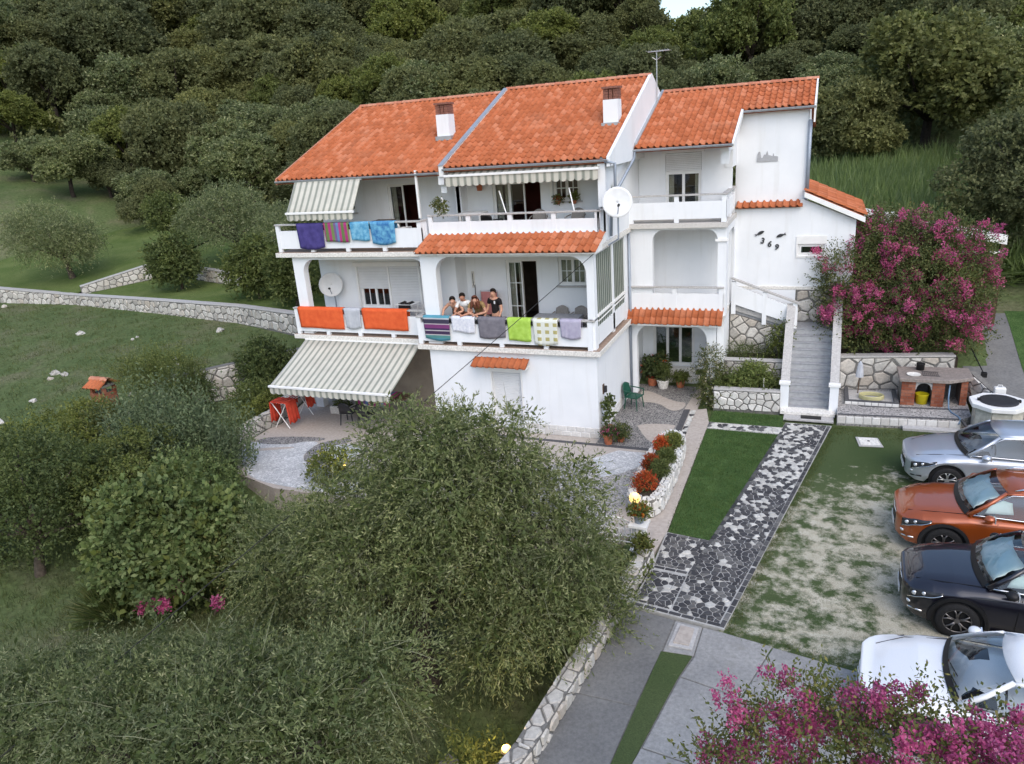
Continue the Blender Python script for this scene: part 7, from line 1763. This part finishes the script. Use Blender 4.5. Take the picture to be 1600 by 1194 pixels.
for lab, b_, c_, r_, mt, sd in (('dark green laurel where the stone walls meet', (-18.7, 13.1, 1.5), (-18.8, 13.0, 3.1), (1.5, 1.3, 1.9), 'leaf_dark', 74), ('dark green bush behind the left end of the long stone wall near the house', (-11.0, 11.0, 1.5), (-11.0, 11.0, 3.0), (1.5, 1.4, 1.9), 'leaf_dark', 75), ('bright green bush just left of the first-floor pillar', (-7.4, 9.6, 1.5), (-7.6, 9.6, 2.9), (1.1, 1.0, 1.7), 'leaf_bright', 76), ('lime green sapling above the junction of the stone walls', (-23.6, 18.2, 2.5), (-24.0, 18.0, 5.3), (1.7, 1.4, 1.5), 'leaf_bright', 77), ('grey-green bush behind the first-floor arches', (-4.5, 9.0, 1.6), (-4.4, 9.0, 3.5), (1.6, 1.2, 1.9), 'leaf_bright', 78), ('tall bush behind the left gable', (-7.8, 12.5, 1.8), (-8.2, 12.6, 4.0), (1.9, 1.6, 2.2), 'leaf_olive', 79)):
    olive_mid(lab, b_, c_, r_, sd, 1500, mt, dict(SH, slen=.5, ll=.17, lw=.09), .09, 'shrub_tree', .65)
# ---- forest: a few crowns, copied with their trunks
FT = dict(k=8, slen=.10, ll=.085, lw=.06, droop=.05, outw=.6, depth=.5, spread=.8)
protos = []
def proto(seed, mat, n, flat=.85, dens=.30, ll=.085, wild=.0):
    gg = random.Random(seed)
    lm = lump_cloud((0, 0, .1), (1, 1, .85), 30, dens, seed, flat, -.6) + lump_cloud((gg.uniform(-.5, .5), gg.uniform(-.5, .5), .35), (.75, .75, .65), 16, dens*.9, seed+50, flat, -.3) + lump_cloud((gg.uniform(-.7, .7), gg.uniform(-.7, .7), -.2), (.7, .7, .5), 12, dens, seed+70, flat, -.3)
    return foliage(lm, seed=seed, **dict(FT, n=n, ll=ll, lw=ll*.7)), lm, mat
kinds = [('leaf_forest', 'dense dark evergreen oak on the wooded hillside', 'oak_tree'), ('leaf_olive', 'grey-green wild olive on the lower hillside', 'wild_olive'), ('leaf_bright', 'lighter yellow-green tree on the wooded hillside', 'ash_tree'), ('leaf_feather', 'feathery pale tree beyond the plot', 'tamarisk_tree')]
PM = []
for i in range(7):
    ki = (0, 0, 0, 1, 1, 2, 3)[i]; q, lm, mt = proto(100+i, kinds[ki][0], 5200, .85, .25, .062)
    tmp = leaf_obj('crown', q, mt); cme = tmp.data; bpy.data.objects.remove(tmp)
    tr0 = limbs((0, 0, -1.4), lm, .07, (0, 0, -.5), i, 8, 'bark_dark'); tme = tr0.data; bpy.data.objects.remove(tr0)
    PM.append((ki, cme, tme))
def forest_tree(x, y, s, hs, ki, label=None, sink=0.0, name=None, group=None):
    opts = [p for p in PM if p[0] == ki]; _, cme, tme = random.choice(opts)
    z = hz(x, y)-sink; hs_ = s*hs
    t = thing(name or kinds[ki][2], label or kinds[ki][1], 'tree', (x, y, z), random.uniform(0, 6.28), group or 'trees on the wooded hillside')
    for nm, me in (('crown', cme), ('trunk', tme)):
        o = bpy.data.objects.new(nm, me); COL.objects.link(o); o.parent = t; o.location = (0, 0, hs_*1.25); o.scale = (s, s, hs_)
    return t
random.seed(21)
cnt = 0
rad = 60.0; row = 0
while cnt < 272 and rad < 205:
    step = 3.55 if rad < 110 else 3.0
    az = -16.0+(row % 2)*step*.5
    while az < 62 and cnt < 272:
        a = R(az+random.uniform(-.9, .9)); rr_ = rad*random.uniform(.96, 1.05)
        x, y = CAM.x-rr_*math.sin(a), CAM.y+rr_*math.cos(a)
        lim = 33 if x > -12 else (31 if x > -30 else 33)
        near_edge = y < lim+14
        if abs(az-8.7) < 4.6 and rr_ > 84: az += step; continue
        if y > lim and not (az < 14 and rr_ < 66 and az > -16 and y < 36):
            s = rr_*.044*random.uniform(.7, 1.25)
            n1 = math.sin(x*.07+2)+math.sin(y*.09+x*.03)
            ki = 2 if (random.random() < .17 or (n1 > 1.25 and random.random() < .6)) else (1 if (near_edge and random.random() < .55) else 0)
            forest_tree(x, y, s, random.uniform(.75, 1.05), ki, sink=s*.25); cnt += 1
        az += step
    rad *= 1.075; row += 1
print('forest', cnt)
# particular trees the picture singles out
def pick(label, x, y, s, hs, ki, sink=.3, name=None): forest_tree(x, y, s, hs, ki, label, sink, name, 'single trees round the plot')
for lab, b_, c_, r_, sd, n_ in (('broad grey-leaved oak towering at the right edge behind the flowering tree', (24.6, 13.6, 2.3), (24.4, 13.6, 5.6), (3.3, 2.8, 3.3), 81, 7500), ('second broad oak behind the ramp at the right edge', (27.5, 19.5, 3.2), (27.3, 19.5, 7.0), (3.8, 3.2, 3.4), 82, 6500)):
    tree('oak_tree', lab, 'tree', b_, lump_cloud(c_, r_, 34, .95, sd, .8, -.8), dict(k=8, slen=.3, ll=.14, lw=.085, droop=.05, outw=.6, depth=.5, spread=.8, n=n_), 'leaf_forest', .2, None, sd)
pick('feathery olive-brown tree right of the tower', 22.4, 33.0, 4.6, .85, 3, .6, 'tamarisk_tree')
pick('light green feathery tree at the upper right edge', 29.5, 27.0, 3.8, .85, 3, .6, 'tamarisk_tree')
pick('dark round oak just right of the tower roof', 17.3, 29.0, 2.9, 1.0, 0, .2, 'oak_tree')
pick('wild olive behind the left roof', -4.5, 26.0, 3.0, .9, 1, .2, 'wild_olive'); pick('wild olive left of the left roof', -16, 29.0, 3.0, .9, 1, .2, 'wild_olive'); pick('wild olive with a pale trunk above the upper terrace', -27.5, 30.5, 3.0, .9, 1, .2, 'wild_olive'); pick('small wild olive at the top of the mown slope', -36, 27.5, 2.4, .9, 1, .2, 'wild_olive')
pick('wild olive at the left end of the mown slope', -44, 27.0, 2.8, .85, 1, .2, 'wild_olive'); pick('bushy tree above the mown slope', -33, 25.5, 1.9, 1.2, 0, .2, 'bushy_tree'); pick('bushy tree behind the antenna', 9, 29.0, 2.8, .9, 1, .2, 'wild_olive'); pick('bushy tree behind the right roof', 2.5, 28.0, 2.8, .9, 0, .2, 'bushy_tree')
random.seed(5)
for k, (x, y, s_) in enumerate([(-52, 22, 2.0), (-47, 19.5, 1.6), (-57, 26, 2.4), (-62, 22, 2.2), (-50, 28, 2.4), (-42, 29, 2.2), (-66, 29, 2.8), (-58, 33, 3.0), (-49, 34, 2.8), (-40, 33.5, 2.6), (-72, 34, 3.2), (-64, 38, 3.2), (-54, 40, 3.2), (-45, 39, 3.0), (-75, 42, 3.5), (-68, 25, 2.2), (-34, 31.5, 2.2), (-22, 30.5, 2.4), (-12, 30, 2.4)]):
    forest_tree(x, y, s_, .85, (1, 0, 1, 2)[k % 4], ('scrubby grey-green tree on the slope at the far left', 'scrubby dark tree on the slope at the far left', 'scrubby grey-green tree on the slope at the far left', 'scrubby light green tree on the slope at the far left')[k % 4], s_*.3, 'scrub_tree', 'scrub on the far left slope')
# reeds and tall grass on the bank right of the tower
lm = [(15.6+i*.9, 12.5+j*1.5, hz(15.6+i*.9, 12.5+j*1.5)+.3, .7, .9, .4) for i in range(13) for j in range(13)]
o = leaf_obj('reeds', foliage(lm, 19000, 3, .3, 1.35, .06, -.6, .3, .9, 91, .5, .32, .3), 'reed'); tag(o, 'bright green reeds covering the bank right of the tower', 'reeds', None, 'stuff')
# undergrowth between the trunks
g = np.random.default_rng(12); lm = []
while len(lm) < 900:
    a = R(g.uniform(-17, 63)); rr_ = g.uniform(50, 120) if len(lm) > 200 else g.uniform(46, 66); x, y = CAM.x-rr_*math.sin(a), CAM.y+rr_*math.cos(a)
    if y < (25 if x < -24 else 27) or (x > -62 and x < -24 and y < 30) or (14 < x < 29 and y < 34): continue
    s = g.uniform(.9, 1.8)*rr_/70; lm.append((x, y, hz(x, y)+s*.35, s*1.2, s*1.2, s))
o = leaf_obj('undergrowth', foliage(lm, 34000, 7, .5, .34, .22, .05, .6, .5, 92), 'leaf_forest'); tag(o, 'dense undergrowth between the trees of the hillside', 'undergrowth', None, 'stuff')
# meadow tufts and stones
def scatter(n, fx, seed):
    g = np.random.default_rng(seed); out = []
    while len(out) < n:
        p = fx(g)
        if p is not None: out.append(p)
    return np.array(out)
def meadow_pt(g):
    x, y = g.uniform(-36, -2), g.uniform(-12, 11.5)
    yl = np.interp(x, [-40, -33, -26, -17.8, -11, -5.6], [12.4, 11.5, 11.5, 10.3, 9.1, 7.4])
    return (x, y, hz(x, y)) if y < yl-.3 else None
def tuft_mesh(P, h_, w_, n_, seed, spread=.12):
    g = np.random.default_rng(seed); P = np.repeat(P, n_, 0); m_ = len(P)
    b_ = P+np.c_[g.normal(0, spread, (m_, 2)), np.zeros(m_)-.02]
    d = unit(np.c_[g.normal(0, .45, (m_, 2)), np.ones(m_)]); w = unit(np.cross(d, g.normal(size=(m_, 3))))*w_; h1 = h_*(.5+g.random((m_, 1)))
    return np.stack([b_-w*.5, b_+w*.5, b_+d*h1+w*.12, b_+d*h1-w*.12], 1)
o = leaf_obj('meadow_grass', tuft_mesh(scatter(5200, meadow_pt, 3), .13, .02, 9, 4, .16), 'grass_blade'); tag(o, 'rough grass tufts of the left meadow', 'grass', None, 'stuff')
def garden_pt(g):
    x, y = g.uniform(-3, 13), g.uniform(-14, -5.6); return (x, y, hz(x, y))
o = leaf_obj('garden_grass', tuft_mesh(scatter(3000, garden_pt, 5), .16, .014, 8, 6, .14), 'grass_blade'); tag(o, 'grass and weeds under the olive trees', 'grass', None, 'stuff')
def slope_pt(g):
    x, y = g.uniform(-46, -2), g.uniform(12, 30)
    return None
def lawn_pt(g):
    x, y = g.uniform(13.95, 16.2), g.uniform(-5.05, 2.95); return (x, y, .03) if (inside([(14.02, -4.9), (15.0, -5.02), (15.1, -4.5), (16.10, 1.36), (14.0, 1.40)], x, y) or inside([(13.98, 1.98), (16.15, 2.0), (16.1, 2.9), (14.0, 2.95)], x, y)) else None
o = leaf_obj('lawn_grass', tuft_mesh(scatter(6500, lawn_pt, 15), .05, .013, 5, 16, .05), 'lawn_blade'); tag(o, 'short mown grass of the lawn by the path', 'grass', None, 'stuff')
def edge_pt(g):
    k = g.random()
    if k < .45: t = g.random(); x = 15.66+(17.5-15.66)*t+abs(g.normal(0, .10)); y = -8.05+10.4*t
    elif k < .7: t = g.random(); x = 15.7+8*t; y = -8.15-.09*8*t*1.6+abs(g.normal(0, .14))
    else: x = g.uniform(17.6, 21); y = 2.45-abs(g.normal(0, .5))
    return (x, y, -.004)
o = leaf_obj('edge_grass', tuft_mesh(scatter(3000, edge_pt, 17), .05, .010, 6, 18, .06), 'grass_blade'); tag(o, 'ragged grass along the edges of the parking ground', 'grass', None, 'stuff')
g = np.random.default_rng(8)
stones_me = []
for i in range(4):
    b_ = MB().ball((0, 0, 0), 1, .8, .55, 7, 5); b_.v = [tuple(np.array(v)*(1+.22*g.normal())) for v in b_.v]
    o = b_.build('meadow_stone', 'wall_stone', None); stones_me.append(o.data); bpy.data.objects.remove(o)
for i, p in enumerate(scatter(46, meadow_pt, 9)):
    o = bpy.data.objects.new('meadow_stone', stones_me[i % 4]); COL.objects.link(o); s = g.uniform(.08, .24); o.scale = (s, s, s); o.location = (p[0], p[1], p[2]+s*.2); o.rotation_euler = (0, 0, g.uniform(0, 6))
    tag(o, 'pale stone lying in the rough grass of the left meadow', 'stone', 'loose stones in the left meadow')
